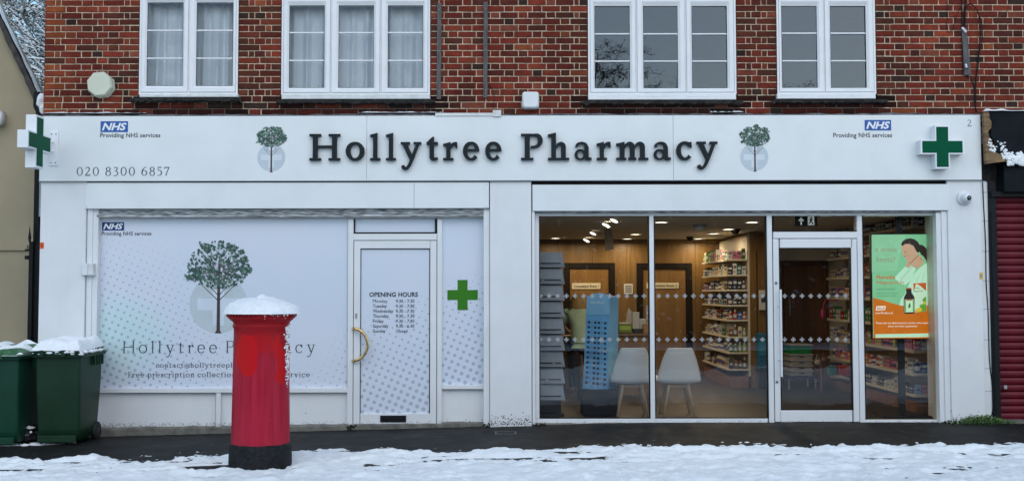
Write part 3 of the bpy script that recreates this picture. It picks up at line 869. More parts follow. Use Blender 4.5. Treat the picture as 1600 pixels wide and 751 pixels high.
def brick_mesh(name, L, seed):
    r = random.Random(seed); mb = MB(); H = .064; D = .05
    j = lambda s=.0022: r.uniform(-s, s)
    c = .005
    v = [(-L / 2 + j(), D, -H / 2 + j()), (L / 2 + j(), D, -H / 2 + j()), (L / 2 + j(), D, H / 2 + j()), (-L / 2 + j(), D, H / 2 + j())]
    v += [(p[0], c, p[2]) for p in v]
    v += [(p[0] * (1 - c / L * 2) + j(.001), j(.001), p[2] * .86 + j(.001)) for p in v[:4]]
    f = [(8, 9, 10, 11)]
    for i in range(4):
        k = (i + 1) % 4
        f += [(i, k, 4 + k, 4 + i), (4 + i, 4 + k, 8 + k, 8 + i)]
    mb.add(v, f)
    me = bpy.data.meshes.new(name); me.from_pydata(mb.v, [], mb.f); me.materials.append(MT['brick']); me.update(); return me
BM = [brick_mesh('brick', .214, s) for s in range(6)]
order = sorted(range(len(bricks)), key=lambda i: (-(round(min(bricks[i][1], 5.9) - max(bricks[i][0], -5.9), 2)) if bricks[i][2] < 4.87 else 0))
singles = set(order[:298])
rest = MB(); tints = []
for i, (a, b, z, c, kind) in enumerate(bricks):
    yo = rb.uniform(-.003, .003)
    if i in singles:
        o = bpy.data.objects.new('brick', BM[i % 6]); COL.objects.link(o); o.parent = wall
        o.location = ((a + b) / 2 - WL[wall].x, YB + yo - WL[wall].y, z + .032 - WL[wall].z)
        o.scale = ((b - a) / .214, 1, 1); o.rotation_euler = (0, rb.uniform(-.006, .006), rb.uniform(-.006, .006)); o.color = (*c, 1)
    else:
        n0 = len(rest.f)
        rest.rbox(a, b, YB + yo, YB + .05, z + rb.uniform(-.002, .002), z + .064 + rb.uniform(-.002, .002), .005)
        tints += [c] * (len(rest.f) - n0)
ro = rest.build('short_brick', MT['brickv'], wall); ro['kind'] = 'stuff'
ca = ro.data.color_attributes.new('tint', 'FLOAT_COLOR', 'CORNER')
buf = []
for p, c in zip(ro.data.polygons, tints): buf += [c[0], c[1], c[2], 1.] * p.loop_total
ca.data.foreach_set('color', buf)

# ---- lead flashing and ledge above the fascia
mb = MB(); fl = random.Random(3)
xs = np.linspace(W(62, 180, 0).x, W(1533, 180, 0).x, 90)
top = [W(800, 177, .05).z + fl.uniform(-.008, .010) for _ in xs]
zf0 = W(800, 182.5, 0).z
for i in range(len(xs) - 1):
    mb.add([(xs[i], .004, zf0), (xs[i + 1], .004, zf0), (xs[i + 1], .012, top[i + 1] - .02), (xs[i], .012, top[i] - .02), (xs[i + 1], YB + .01, top[i + 1]), (xs[i], YB + .01, top[i])],
           [(0, 1, 2, 3), (3, 2, 4, 5)], 0, True)
mb.build('lead_flashing', MT['lead'], B)
mb = MB(); pbox(mb, 680, 770, 176.5, 181, -.012, .05); pbox(mb, 770, 783, 172, 182, -.02, .05)
tag(mb.build('cable_conduit', MT['upvc2'], B))
for (a, b) in ((68, 230), (560, 690), (1110, 1160)):
    mb = MB(); n = 26; x0 = W(a, 178, .06).x; x1 = W(b, 178, .06).x; zz = W(800, 178.5, .06).z
    mb.grid(lambda u, v: (x0 + (x1 - x0) * u, .0 + .1 * v, zz + .012 + max(-.03, .020 * math.sin(math.pi * v) * (.5 + noisev((u * 9 + a, v * 2, 0), 1.3)))), n, 4)
    tag(mb.build('snow_strip', MT['snow']), 'thin line of snow on the ledge above the white fascia board', None, 'snow on the fascia ledge', 'stuff')

# ---- upper windows
for wi, u in enumerate(UPW):
    fr = MB()
    x0, x1, zb, _ = pr(u['x'][0], u['x'][1], 60, u['b'], YU)
    zt = ZTOPW - .005
    y0, y1 = YU - .012, YU + .07
    t = .022
    fr.box(x0, x0 + t, y0, y1, zb, zt); fr.box(x1 - t, x1, y0, y1, zb, zt)
    fr.box(x0 + t, x1 - t, y0, y1, zb, zb + t); fr.box(x0 + t, x1 - t, y0, y1, zt - t, zt)
    ms = [W(m, 60, YU).x for m in u['mull']]
    for m in ms: fr.box(m - .006, m + .006, y0 + .006, y1, zb + t, zt - t)
    win = fr.build('upper_window', MT['upvc'], B)
    bx = [x0 + t] + [v for m in ms for v in (m - .006, m + .006)] + [x1 - t]
    for k, (pa, pb_) in enumerate(u['panes']):
        gx0, gx1, gz0, gz1 = pr(pa, pb_, u['t'], u['pb'], YU)
        sx0, sx1 = bx[2 * k], bx[2 * k + 1]; sz0, sz1 = zb + t, zt - t
        sa = MB(); gz1 = min(gz1, sz1 - .05); ya, yb_ = YU - .022, YU + .05
        # mitred sash: four bars with a sloping inner bead
        for q in (([sx0 + .002, sz0 + .002], [sx1 - .002, sz0 + .002], [gx1, gz0], [gx0, gz0]), ([sx1 - .002, sz0 + .002], [sx1 - .002, sz1], [gx1, gz1], [gx1, gz0]),
                  ([sx1 - .002, sz1], [sx0 + .002, sz1], [gx0, gz1], [gx1, gz1]), ([sx0 + .002, sz1], [sx0 + .002, sz0 + .002], [gx0, gz0], [gx0, gz1])):
            o1, o2, i2, i1 = q
            lerp = lambda A, C, f: [A[0] + (C[0] - A[0]) * f, A[1] + (C[1] - A[1]) * f]
            m1, m2 = lerp(o1, i1, .66), lerp(o2, i2, .66); c1, c2 = lerp(o1, i1, .07), lerp(o2, i2, .07)
            sa.add([(o1[0], ya + .012, o1[1]), (o2[0], ya + .012, o2[1]), (c2[0], ya, c2[1]), (c1[0], ya, c1[1]), (m2[0], ya, m2[1]), (m1[0], ya, m1[1]), (i2[0], ya + .020, i2[1]), (i1[0], ya + .020, i1[1]), (i2[0], yb_, i2[1]), (i1[0], yb_, i1[1]), (o1[0], yb_, o1[1]), (o2[0], yb_, o2[1])],
                   [(0, 1, 2, 3), (3, 2, 4, 5), (5, 4, 6, 7), (7, 6, 8, 9), (1, 0, 10, 11)])
        sa.build('sash', MT['upvc'], win)
        gk = MB(); e = .004; yg = ya + .019
        for (a, b, c, d) in ((gx0, gx1, gz0, gz0 + e), (gx0, gx1, gz1 - e, gz1), (gx0, gx0 + e, gz0 + e, gz1 - e), (gx1 - e, gx1, gz0 + e, gz1 - e)): gk.box(a, b, yg, yg + .01, c, d)
        gk.build('gasket', MT['gasket'], win)
        gp = MB(); tilt = [.004, -.003, .002, -.004, .003][(wi + k) % 5]
        gp.add([(gx0, yg + .012, gz0), (gx1, yg + .012 + tilt, gz0), (gx1, yg + .012 + tilt, gz1), (gx0, yg + .012, gz1)], [(0, 1, 2, 3)])
        gp.build('pane', MT['glass_net' if wi < 2 else 'glass_up'], win)
        for by in u['bars']:
            zz = W(pa, by, YU).z; bb = MB()
            bb.rbox(gx0 + e, gx1 - e, yg - .004, yg + .010, zz - .0085, zz + .0085, .003)
            bb.build('glazing_bar', MT['upvc'], win)
    ci = MB(); cx0, cx1, cz0, cz1 = pr(u['x'][0], u['x'][1], u['b'], u['cb'], YU - .05)
    ci.rbox(cx0, cx1, YU - .06, YU + .05, cz0, zb - .002, .006)
    ci.build('cill', MT['upvc2'] if wi < 2 else MT['upvc'], win)
    # old stained tile sill below
    si = MB(); s0, s1, _, _ = pr(u['sill'][0], u['sill'][1], 100, 156, YB); n = 60; sr = random.Random(wi + 20)
    hh = [cz0 - .003 - .030 - abs(sr.gauss(0, .010)) for _ in range(n + 1)]
    yy = [YB - .050 + sr.uniform(-.006, .006) for _ in range(n + 1)]
    xx = [s0 + (s1 - s0) * i / n for i in range(n + 1)]
    tp = cz0 - .004
    vs = []
    for i in range(n + 1): vs += [(xx[i], YB + .02, tp), (xx[i], yy[i], tp - .004), (xx[i], yy[i] + .004, hh[i]), (xx[i], YB - .004, hh[i] - .012)]
    fs = []
    for i in range(n):
        for k in range(3): fs.append((i * 4 + k, i * 4 + k + 1, (i + 1) * 4 + k + 1, (i + 1) * 4 + k))
    fs += [(0, 3, 2, 1), (n * 4, n * 4 + 1, n * 4 + 2, n * 4 + 3)]
    si.add(vs, fs); si.build('window_sill', MT['soot'], B)
    # snow crumbs lying along the cill
    sc = MB(); base = cz1 + .001
    for _ in range(5 if wi in (2, 3) else 2):
        c = sr.uniform(cx0 + .1, cx1 - .1); w = sr.uniform(.05, .22)
        sc.grid(lambda a, b: (c + (a - .5) * w, YU - .063 + .045 * b, cz0 + (cz1 - cz0) * .55 + max(0, math.sin(math.pi * a)) ** .6 * math.sin(math.pi * (b * .8 + .1)) * .030), 10, 4)
    tag(sc.build('snow_lumps', MT['snow']), ['small lumps of snow on the cill of the leftmost upstairs window', 'small lumps of snow on the cill of the three-light window with net curtains', 'small lumps of snow on the cill of the three-light window reflecting a bare tree', 'small lumps of snow on the cill of the rightmost upstairs window'][wi], None, None, 'stuff')

# rooms behind the upper windows
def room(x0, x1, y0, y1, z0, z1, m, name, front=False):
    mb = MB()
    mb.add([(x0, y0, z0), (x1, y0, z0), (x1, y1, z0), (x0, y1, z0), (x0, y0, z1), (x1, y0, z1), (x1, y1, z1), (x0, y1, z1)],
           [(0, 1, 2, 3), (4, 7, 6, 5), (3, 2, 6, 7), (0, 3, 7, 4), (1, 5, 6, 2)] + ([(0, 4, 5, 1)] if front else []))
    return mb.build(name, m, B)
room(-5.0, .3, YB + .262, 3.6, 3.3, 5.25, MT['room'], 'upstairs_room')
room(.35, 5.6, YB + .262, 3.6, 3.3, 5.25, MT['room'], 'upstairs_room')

# net curtains
for wi in (0, 1):
    u = UPW[wi]; x0, x1, zb, _ = pr(u['x'][0], u['x'][1], 60, u['pb'] + 4, YU + .2)
    mb = MB(); r = random.Random(wi); ph = [r.uniform(0, 6.3) for _ in range(6)]
    W_ = x1 - x0
    def cf(a, b):
        x = x0 + W_ * a
        s = (math.sin(x * 38 + ph[0] + 1.1 * math.sin(x * 7 + ph[1])) * .55 + math.sin(x * 71 + ph[2] + b * 1.5) * .22 + math.sin(x * 17 + ph[3] - b) * .35)
        return (x, YU + .17 + .045 * s * (.75 + .4 * b), 5.0 + (zb - 5.0) * b)
    mb.grid(cf, 260, 10)
    tag(mb.build('net_curtain', MT['curtain']), ['white net curtain behind the two-light upstairs window at the far left', 'white patterned net curtain behind the three-light upstairs window left of the timber battens'][wi], 'curtain')

# ================================================================== shopfront shell
wt = MT['white']
def part(name, m, *boxes, r=None, parent=B):
    mb = MB()
    for b in boxes: pbox(mb, *b[:4], b[4], b[5], r=b[6] if len(b) > 6 else r)
    return mb.build(name, m, parent)

LOWPX = 700
part('pilaster', wt, (60, 131.5, 283.5, LOWPX, YP, .45, .004))
part('pilaster', wt, (765.5, 830.5, 283.5, LOWPX, YP, .45, .004))
part('pilaster', wt, (1484, 1536.5, 280.5, LOWPX, YP, .45, .004))
# shutter housings
def housing(x0, x1, y0, y1, Y, seams):
    p = part('shutter_box', MT['fascia'], (x0, x1, y0, y1, Y, .12, .003))
    sm = MB()
    for s in seams: pbox(sm, s - .35, s + .35, y0 + 1, y1 - 1, Y - .0015, Y + .001)
    for sx in (x0 + 3, x1 - 3):
        for sy in (y0 + 3, y1 - 3):
            c = W(sx, sy, Y); sm.lathe([(0, -.002), (.005, -.0015), (.005, .001)], (c.x, Y, c.z), 8, axis='Y')
    if seams: sm.build('panel_seam', MT['grey'], p)
housing(132.5, 764, 285, 325.5, YP - .012, [647])
housing(832, 1483, 288, 329, YP - .004, [])
# dark recess over the right housing and under both
part('soffit_gap', MT['gasket'], (131.5, 765.5, 283.6, 285.4, YP + .03, .1), (830.5, 1484, 281, 288.4, YP + .05, .1))
# rolled shutters: bottom slats just showing
part('roller_shutter', MT['shutter_edge'], (151, 755, 326, 334, .075, .11), (151, 755, 334.4, 339, .065, .10, .004))
part('roller_shutter', MT['shutter_edge'], (842, 1474, 329.4, 332.4, .075, .11, .002))
part('shopfront_backing', MT['grey'], (61, 1544, 283.5, 337, .13, .45))  # unseen backing, added so no sky shows through the side gaps
# guide rails and jambs
part('guide_rail', wt, (133.5, 142, 326, LOWPX, .055, .15, .003), (142.3, 151, 326, LOWPX, .07, .40, .003))
part('guide_rail', wt, (755.5, 765, 326, LOWPX, .055, .40, .003))
part('guide_rail', wt, (831.5, 836, 329.5, LOWPX, .045, .40, .003))
part('guide_rail', wt, (1474.5, 1483.5, 329.5, LOWPX, .045, .15, .003), (1466, 1474, 332, LOWPX, .06, .40, .003))

# ---- left unit: printed panels, door, stall riser
FY = YG - .035         # front of frames
lf = part('shop_window', wt,
     (150, 756, 336, 341.5, FY, .24, .003), (543, 551.5, 341.8, 676, FY - .004, .24, .003), (683, 690.5, 341.8, 668, FY - .004, .24, .003),
     (151, 542.7, 606, 613, FY, .24, .003), (690.8, 755.5, 601, 607.5, FY, .24, .003), (551.8, 682.7, 365, 375, FY, .24, .003))
part('window_panel', MT['vinyl'], (151, 542.8, 341.5, 606, YG, .22), parent=lf)
part('window_panel', MT['vinyl'], (690.8, 755.4, 341.5, 601, YG, .22), parent=lf)
part('window_panel', MT['vinyl'], (555, 679.5, 342, 364, YG + .004, .22), parent=lf)
part('gasket', MT['gasket'], (551.8, 554.6, 341.8, 364.8, FY + .012, .2), (679.9, 682.7, 341.8, 364.8, FY + .012, .2), (554.6, 679.9, 362.6, 364.8, FY + .014, .2), parent=lf)
rs = part('stall_riser', wt, (146, 336.5, 613.3, 700, YG + .02, .24))
part('stall_riser', wt, (345, 542.7, 613.3, 700, YG + .02, .24))
part('stall_riser', wt, (690.8, 755.5, 607.8, 700, YG + .02, .24))
part('riser_rail', wt, (337, 344.5, 613.3, 690, FY + .006, .24, .003), parent=rs)
dm = MB(); gr = random.Random(9)
for _ in range(34):
    px = gr.choice([gr.uniform(150, 350), gr.uniform(340, 350), gr.uniform(455, 545), gr.uniform(692, 755)]); py = 676 - abs(gr.gauss(0, 9)) - (px > 540) * 12
    c = W(px, py, YG + .018); w = gr.uniform(.003, .012)
    dm.add([(c.x + w * gr.uniform(.5, 1.3) * math.cos(a), YG + .018, c.z + w * .6 * gr.uniform(.5, 1.3) * math.sin(a)) for a in (0, 1, 2, 3, 4, 5)], [(0, 1, 2, 3, 4, 5)])
dm.build('mud_splash', MT['soot'], rs)['kind'] = 'stuff'

ld = part('shop_door', wt, (552.5, 562.5, 376, 662, FY + .002, .2, .004), (672, 682, 376, 662, FY + .002, .2, .004), (562.7, 671.8, 376, 388, FY + .002, .2, .004), (562.7, 671.8, 645.5, 662, FY + .002, .2, .004))
part('door_gap', MT['gasket'], (551.6, 552.4, 375.5, 663, FY + .02, .2), (682.1, 682.9, 375.5, 663, FY + .02, .2), (552.4, 682.1, 375, 375.9, FY + .01, .2), parent=ld)
part('door_panel', MT['vinyl'], (562.5, 672, 388, 645.6, YG - .008, .2), parent=ld)
part('gasket', MT['gasket'], (562.6, 563.8, 388, 645.5, YG - .016, .19), (670.7, 671.9, 388, 645.5, YG - .016, .19), (563.8, 670.7, 388, 389.2, YG - .016, .19), parent=ld)
lb = part('letter_box', MT['gasket'], (594, 634.5, 648.5, 659, FY - .006, .18))
lb.parent = ld; WL[lb] = WL[B]
part('letter_box_flap', MT['pole'], (597, 631.5, 651, 657, FY - .010, FY - .004, .003), parent=ld)
hm = MB(); c0 = W(552.5, 538, FY - .05); rr = .185
pts = [(c0.x - .012, FY, c0.z + rr)] + [(c0.x - .012 + rr * .93 * math.cos(a), FY - .055 * min(1, 4 * math.sin((a + math.pi / 2) / math.pi * math.pi) + .3), c0.z + rr * math.sin(a)) for a in np.linspace(math.pi / 2, -math.pi / 2, 22)] + [(c0.x - .012, FY, c0.z - rr)]
hm.tube(pts, .0165, 10); hm.build('handle', MT['brass'], ld)
lk = part('lock', MT['steel'], (555, 558, 489, 497, FY - .004, FY + .01, .002), parent=ld)

dm = MB()
for _ in range(520):
    a, b = gr.choice([(766, 830), (766, 830), (1486, 1534), (62, 130)]); px = gr.uniform(a, b); py = 663 - abs(gr.gauss(0, 7.5)) + (9 if px < 200 else 0)
    c = W(px, py, YP - .002); w = gr.uniform(.002, .0055) * gr.choice([1, 1, 1.7])
    dm.add([(c.x + w * gr.uniform(.5, 1.5) * math.cos(t), YP - .0015, c.z + w * .7 * gr.uniform(.5, 1.5) * math.sin(t)) for t in (0, 1, 2, 3, 4, 5)], [(0, 1, 2, 3, 4, 5)])
dm.build('algae_specks', MT['soot'], B)['kind'] = 'stuff'
# concrete footing under the shopfront
mb = MB(); fr_ = random.Random(31); n = 80
def foot_z(x): return 0.055 + gz(x) * .55
xs = np.linspace(W(146, 675, .1).x, W(1474, 660, .1).x, n)
xs = [x for x in xs]
vs = []
for x in xs:
    zt = {True: gz(x) * .55 + .025, False: -.002}[x < .2] + fr_.uniform(-.006, .006)
    f_ = .085 + fr_.uniform(-.012, .012)
    vs += [(x, .26, zt + .006), (x, f_ + .012, zt), (x, f_, zt - .012), (x, f_ - .01, -.4)]
mb.add(vs, [(i * 4 + k, i * 4 + k + 1, i * 4 + k + 5, i * 4 + k + 4) for i in range(n - 1) for k in range(3)])
mb.build('concrete_footing', MT['concrete'], B)

# ---- right unit: glazed screens and door
rf = part('shop_window', wt,
     (836, 1474, 332.5, 336.8, FY, .24, .002), (836, 842.5, 336.8, 653.4, FY, .24, .003), (1015.5, 1022.5, 336.8, 653.5, FY, .24, .003), (1200, 1208, 336.8, 660, FY - .003, .24, .003),
     (1341.5, 1349.5, 336.8, 660, FY - .003, .24, .003), (1462.5, 1466, 336.8, 655, FY + .06, .24, .003), (836, 1199.7, 653.6, 664, FY, .24, .003), (1349.7, 1474, 655.5, 664, FY, .24, .003), (1208.2, 1341.3, 362, 372, FY, .24, .003))
part('gasket', MT['gasket'], (842.6, 844, 337, 653, YG - .02, .2), (1013.8, 1015.4, 337, 653, YG - .02, .2), (1022.6, 1024.2, 337, 653, YG - .02, .2), (1198, 1199.9, 337, 653, YG - .02, .2), (1349.6, 1351.2, 337, 655, YG - .02, .2),
     (1208.2, 1209.6, 337, 361.8, YG - .02, .2), (1339.8, 1341.3, 337, 361.8, YG - .02, .2), (1209.6, 1339.8, 360.4, 361.9, YG - .02, .2), (842.6, 1199, 652.2, 653.5, YG - .02, .2), parent=rf)
def gpane(px0, px1, py0, py1, Y, parent, name='pane'):
    x0, x1, z0, z1 = pr(px0, px1, py0, py1, Y); mb = MB()
    mb.add([(x0, Y, z0), (x1, Y, z0), (x1, Y, z1), (x0, Y, z1)], [(0, 1, 2, 3)])
    return mb.build(name, MT['glass'], parent)
for a in ((842, 1016, 336, 654), (1022, 1200.5, 336, 654), (1349, 1463, 336, 656), (1208, 1342, 336, 363)):
    gpane(*a, YG, rf)
rd = part('glazed_door', wt, (1209.5, 1218.5, 373, 658.5, FY + .002, .21, .004), (1332, 1341, 373, 658.5, FY + .002, .21, .004), (1218.7, 1331.8, 373, 387, FY + .002, .21, .004), (1218.7, 1331.8, 640.5, 658.5, FY + .002, .21, .004))
part('door_gap', MT['gasket'], (1208.2, 1209.4, 372.4, 659.5, FY + .02, .2), (1341.1, 1341.5, 372.4, 659.5, FY + .02, .2), (1209.4, 1341.1, 372.1, 372.9, FY + .01, .2), (1209.4, 1341.1, 658.8, 660, FY + .01, .2), parent=rd)
part('gasket', MT['gasket'], (1218.6, 1220.2, 387.2, 640.3, YG - .022, .2), (1330.2, 1331.8, 387.2, 640.3, YG - .022, .2), (1220.2, 1330.2, 387.2, 388.6, YG - .022, .2), (1220.2, 1330.2, 639, 640.4, YG - .022, .2), parent=rd)
gpane(1218, 1332.5, 386.8, 641, YG - .004, rd)
hm = MB(); a = W(1219.6, 452, FY - .05); b = W(1221.5, 588, FY - .05)
hm.tube([(a.x, FY - .05, a.z), (a.x, FY - .05, b.z)], .0135, 10)
for z_ in (a.z - .19, b.z + .19): hm.tube([(a.x, FY - .05, z_), (a.x - .02, FY + .004, z_)], .008, 8)
hm.build('handle', MT['upvc'], rd)
for (px, py) in ((1212.5, 441.5), (1214, 596)):
    lm = MB(); c = W(px, py, FY)
    lm.lathe([(0, -.012), (.010, -.012), (.016, -.006), (.016, .006)], (c.x, FY, c.z), 14, axis='Y'); lm.box(c.x - .0035, c.x + .0035, FY - .0135, FY - .01, c.z - .012, c.z + .004, 1)
    lm.build('lock', [MT['grey'], MT['gasket']], rd)
# little crosses on the glass
cm = MB(); w = .0095; L = .026
plus = [(-w, -L), (w, -L), (w, -w), (L, -w), (L, w), (w, w), (w, L), (-w, L), (-w, w), (-L, w), (-L, -w), (-w, -w)]
cm.add([(x, 0, z) for x, z in plus], [(0, 1, 2, 11), (11, 2, 5, 8), (2, 3, 4, 5), (8, 5, 6, 7), (9, 10, 11, 8)])
STK = flat('frosted_sticker', (.32, .33, .34), .7)
first = cm.build('cross_sticker', STK, rf, world=False)
xsn = [844.5 + 13.5 * i for i in range(13)] + [1029.5 + 13.5 * i for i in range(13)]
pos_ = [(x, y, YG - .0025, rf) for y in (462, 530) for x in xsn if x < 1194] + [(x, y, YG - .0065, rd) for y in (462, 530) for x in [1226 + 13.6 * i for i in range(8)]]
for i, (px, py, Y, par) in enumerate(pos_):
    o = first if i == 0 else bpy.data.objects.new('cross_sticker', first.data)
    if i: COL.objects.link(o)
    o.parent = par; c = W(px, py, Y); o.location = (c.x - WL[par].x, Y - WL[par].y, c.z - WL[par].z)

# ================================================================== fascia sign
FS = thing('fascia_sign', 'long white fascia board with raised dark letters reading Hollytree Pharmacy', 'shop sign', (0, .05, 3.1))
seams = [62, 573, 1052, 1533]
for i in range(3):
    mb = MB(); g = .18
    x0, x1, z0, z1 = pr(seams[i] + (g if i else 0), seams[i + 1] - (g if i < 2 else 0), 181.5, 281.8, YF)
    z0 = W(800, 281.8, YF).z; z1 = W(800, 180.7, YF).z
    mb.rbox(x0, x1, YF, .06, z0, z1, .0025)
    mb.build('fascia_panel', MT['fascia'], FS)
mb = MB(); mb.box(W(62, 200, 0).x, W(1533, 200, 0).x, .061, YB + .2, z0 + .01, z1 - .01); mb.build('backing_board', MT['grey'], FS)
mb = MB(); mb.box(W(62, 200, 0).x, W(1533, 200, 0).x, -.006, .02, z0 - .006, z0 - .001); mb.build('bottom_trim', MT['grey'], FS)

# raised letters: pixel extents measured on the photograph
zb_, zc_ = W(800, 250.2, -.04).z, W(800, 209.0, -.04).z
CAPH = zc_ - zb_
A0, K_ = 470, 4.848
LET = [('H', 65, 298), ('o', 340, 482), ('l', 525, 602), ('l', 645, 720), ('y', 757, 912), ('t', 952, 1041), ('r', 1078, 1186), ('e', 1228, 1353), ('e', 1397, 1521)]
LET = [(c, 470 + a / K_, 470 + b / K_) for c, a, b in LET] + [(c, 800 + a / K_, 800 + b / K_) for c, a, b in
      [('P', 68, 234), ('h', 272, 433), ('a', 474, 603), ('r', 642, 748), ('m', 790, 1033), ('a', 1073, 1204), ('c', 1245, 1362), ('y', 1398, 1557)]]
for ch, a, b in LET:
    v, f = gmesh(ch, BOLD)
    lo, hi = min(p[0] for p in v), max(p[0] for p in v)
    xa, xb = W(a, 240, -.04).x, W(b, 240, -.04).x
    k = (xb - xa) / (hi - lo)
    mb = MB()
    extrude_flat(mb, v, f, lambda p, y: (xa + (p[0] - lo) * k, y, zb_ + p[1] * CAPH), -.050, -.012)
    mb.build('letter', MT['letter'], FS)

# health-service logo plus strapline
def nhs(parent, bx, tx, Y, blue):
    mb = MB(); x0, x1, z0, z1 = pr(*bx, Y - .002)
    mb.poly([(x0, z0), (x1, z0), (x1, z1), (x0, z1)], Y - .002, 0)
    w, h = x1 - x0, z1 - z0
    sans_fit(mb, 'NHS', x0 + w * .055, x1 - w * .05, z0 + h * .15, z1 - h * .15, Y - .004, bold=.035, shear=.28, mi=1)
    mb.build('service_logo', [blue, MT['inkwhite']], parent)
    mb = MB(); sans_px(mb, 'Providing NHS services', *tx, Y - .0025, bold=.012, spacing=1.05)
    mb.build('strapline', MT['print'], parent)['kind'] = 'stuff'
nhs(FS, (157, 200, 189.5, 206.5), (156.5, 250.5, 207.8, 216.8), YF, MT['nhsblue'])
nhs(FS, (1351, 1392.5, 187.5, 204), (1302, 1394, 207.5, 217), YF, MT['nhsblue'])
mb = MB(); x0, x1, z0, z1 = pr(120, 264.5, 260.5, 274.5, YF - .0025)
serif_words('020 8300 6857', x0, x1, z0, z1 - z0, YF - .0025, LIGHT, .22, 'phone_number', FS)
mb = MB(); x0, x1, z0, z1 = pr(1511.5, 1518, 187, 197.5, YF - .0025)
serif_line(mb, '2', x0, x1, z0, z1 - z0, YF - .0025, LIGHT); mb.build('street_number', MT['print2'], FS)

# holly-tree emblem (flat print)
def emblem(parent, cx, cyc, rd, crown, cr, trunk, Y, seed, nleaf, dcol, ccol, lsz=(1.9, 3.4)):
    """cx, cyc, rd: disc in pixels; crown: centre y; cr: crown radii; trunk: (x, top, bottom)"""
    r = random.Random(seed); mb = MB()
    c = W(cx, cyc, Y); k = (CD + Y) / FPX
    X = lambda px: W(px, cyc, Y).x
    Z = lambda py: W(cx, py, Y).z
    circ = [(c.x + rd * k * math.cos(2 * math.pi * i / 40), c.z + rd * k * math.sin(2 * math.pi * i / 40)) for i in range(40)]
    mb.poly(circ, Y - .0015, 0)
    a, L = rd * k * .20, rd * k * .73
    for q in ([(-L, -a), (L, -a), (L, a), (-L, a)], [(-a, -L), (a, -L), (a, -a - .0005), (-a, -a - .0005)], [(-a, a + .0005), (a, a + .0005), (a, L), (-a, L)]):
        mb.poly([(c.x + p[0], c.z + p[1]) for p in q], Y - .0022, 1)
    tx, t0, t1 = trunk; w = rd * .055
    yy = Y - .003
    mb.poly([(X(tx - w * 1.1), Z(t1)), (X(tx + w * 1.1), Z(t1)), (X(tx + w * .9), Z(t0)), (X(tx - w * .9), Z(t0))], yy, 2)
    mb.poly([(X(tx - w * 2.2), Z(t1 + w * .5)), (X(tx + w * 2.2), Z(t1 + w * .5)), (X(tx + w), Z(t1 - w * 1.5)), (X(tx - w), Z(t1 - w * 1.5))], yy - .0002, 2)
    mb.poly([(X(tx - w * .9), Z(t0)), (X(tx + w * .9), Z(t0)), (X(tx + w * .3), Z(crown - cr[1] * .3)), (X(tx - w * .3), Z(crown - cr[1] * .3))], yy - .0003, 2)
    for s in (-1, 1):
        for (fy, ex, ey) in ((.62, .50, -.5), (.42, .30, -.5)):
            y_ = t0 + (t1 - t0) * fy * .55
            mb.add([(p.x, yy - .0004, p.z) for p in (W(tx, y_, Y), W(tx, y_ - w * .8, Y), W(tx + s * cr[0] * ex, t0 + ey - w * .5, Y), W(tx + s * cr[0] * ex, t0 + ey, Y))], [(0, 1, 2, 3)], 2)
    # twigs radiating into the crown, leaves on them
    for i in range(60):
        an = R(r.uniform(-25, 205)); l = r.uniform(.5, .92)
        ex, ey = tx + math.cos(an) * cr[0] * l, crown - math.sin(an) * cr[1] * l
        o = W(tx + .35 * (ex - tx) * r.uniform(.2, 1), crown + cr[1] * r.uniform(-.1, .7), Y); e = W(ex, ey, Y)
        d = Vector((-(e.z - o.z), 0, e.x - o.x)).normalized() * (w * .14 * k)
        mb.add([(o.x + d.x, yy - .0008 - i * 1e-6, o.z + d.z), (o.x - d.x, yy - .0008 - i * 1e-6, o.z - d.z), (e.x, yy - .0008 - i * 1e-6, e.z)], [(0, 1, 2)], 2)
    lobes = [(R(r.uniform(-35, 215)), r.uniform(.82, 1.04)) for _ in range(16)]
    for i in range(nleaf):
        if i % 3 == 0:
            an, l = r.choice(lobes); an += r.gauss(0, .05); l *= r.uniform(.72, 1.05)
        else:
            an = R(r.uniform(0, 360)); l = r.uniform(.02, 1) ** .5 * .93
        px, py = tx + math.cos(an) * cr[0] * l, crown - math.sin(an) * cr[1] * l * (.80 if math.sin(an) < 0 else 1)
        p = W(px, py, Y); s = k * r.uniform(*lsz); t = an + r.gauss(0, .9)
        ct, st = math.cos(t), math.sin(t); yv = yy - .0012 - i * 3e-6
        sh = [(-1, 0), (-.4, .42), (.3, .45), (1, 0), (.3, -.45), (-.4, -.42)]
        mb.add([(p.x + (u * ct - v_ * st) * s, yv, p.z + (u * st + v_ * ct) * s) for u, v_ in sh], [(0, 1, 2, 3, 4, 5)][::1], r.choices([3, 4, 5], [6, 4, 1])[0])
    for f_i, f in enumerate(mb.f):   # face the street
        vs = [mb.v[i] for i in f[:3]]
        n = (Vector(vs[1]) - Vector(vs[0])).cross(Vector(vs[2]) - Vector(vs[0]))
        if n.y > 0: mb.f[f_i] = f[::-1]
    return mb.build('tree_emblem', [dcol, ccol, MT['bark'], MT['leafa'], MT['leafb'], MT['leafc']], parent)
emblem(FS, 424, 246, 22, 215.5, (24.5, 18.5), (424, 232, 268.5), YF, 3, 400, MT['disc'], MT['disc2'], (1.5, 2.6))
emblem(FS, 1178.5, 245.5, 22, 214.5, (24.5, 18.5), (1179.5, 231, 267.5), YF, 4, 400, MT['disc'], MT['disc2'], (1.5, 2.6))

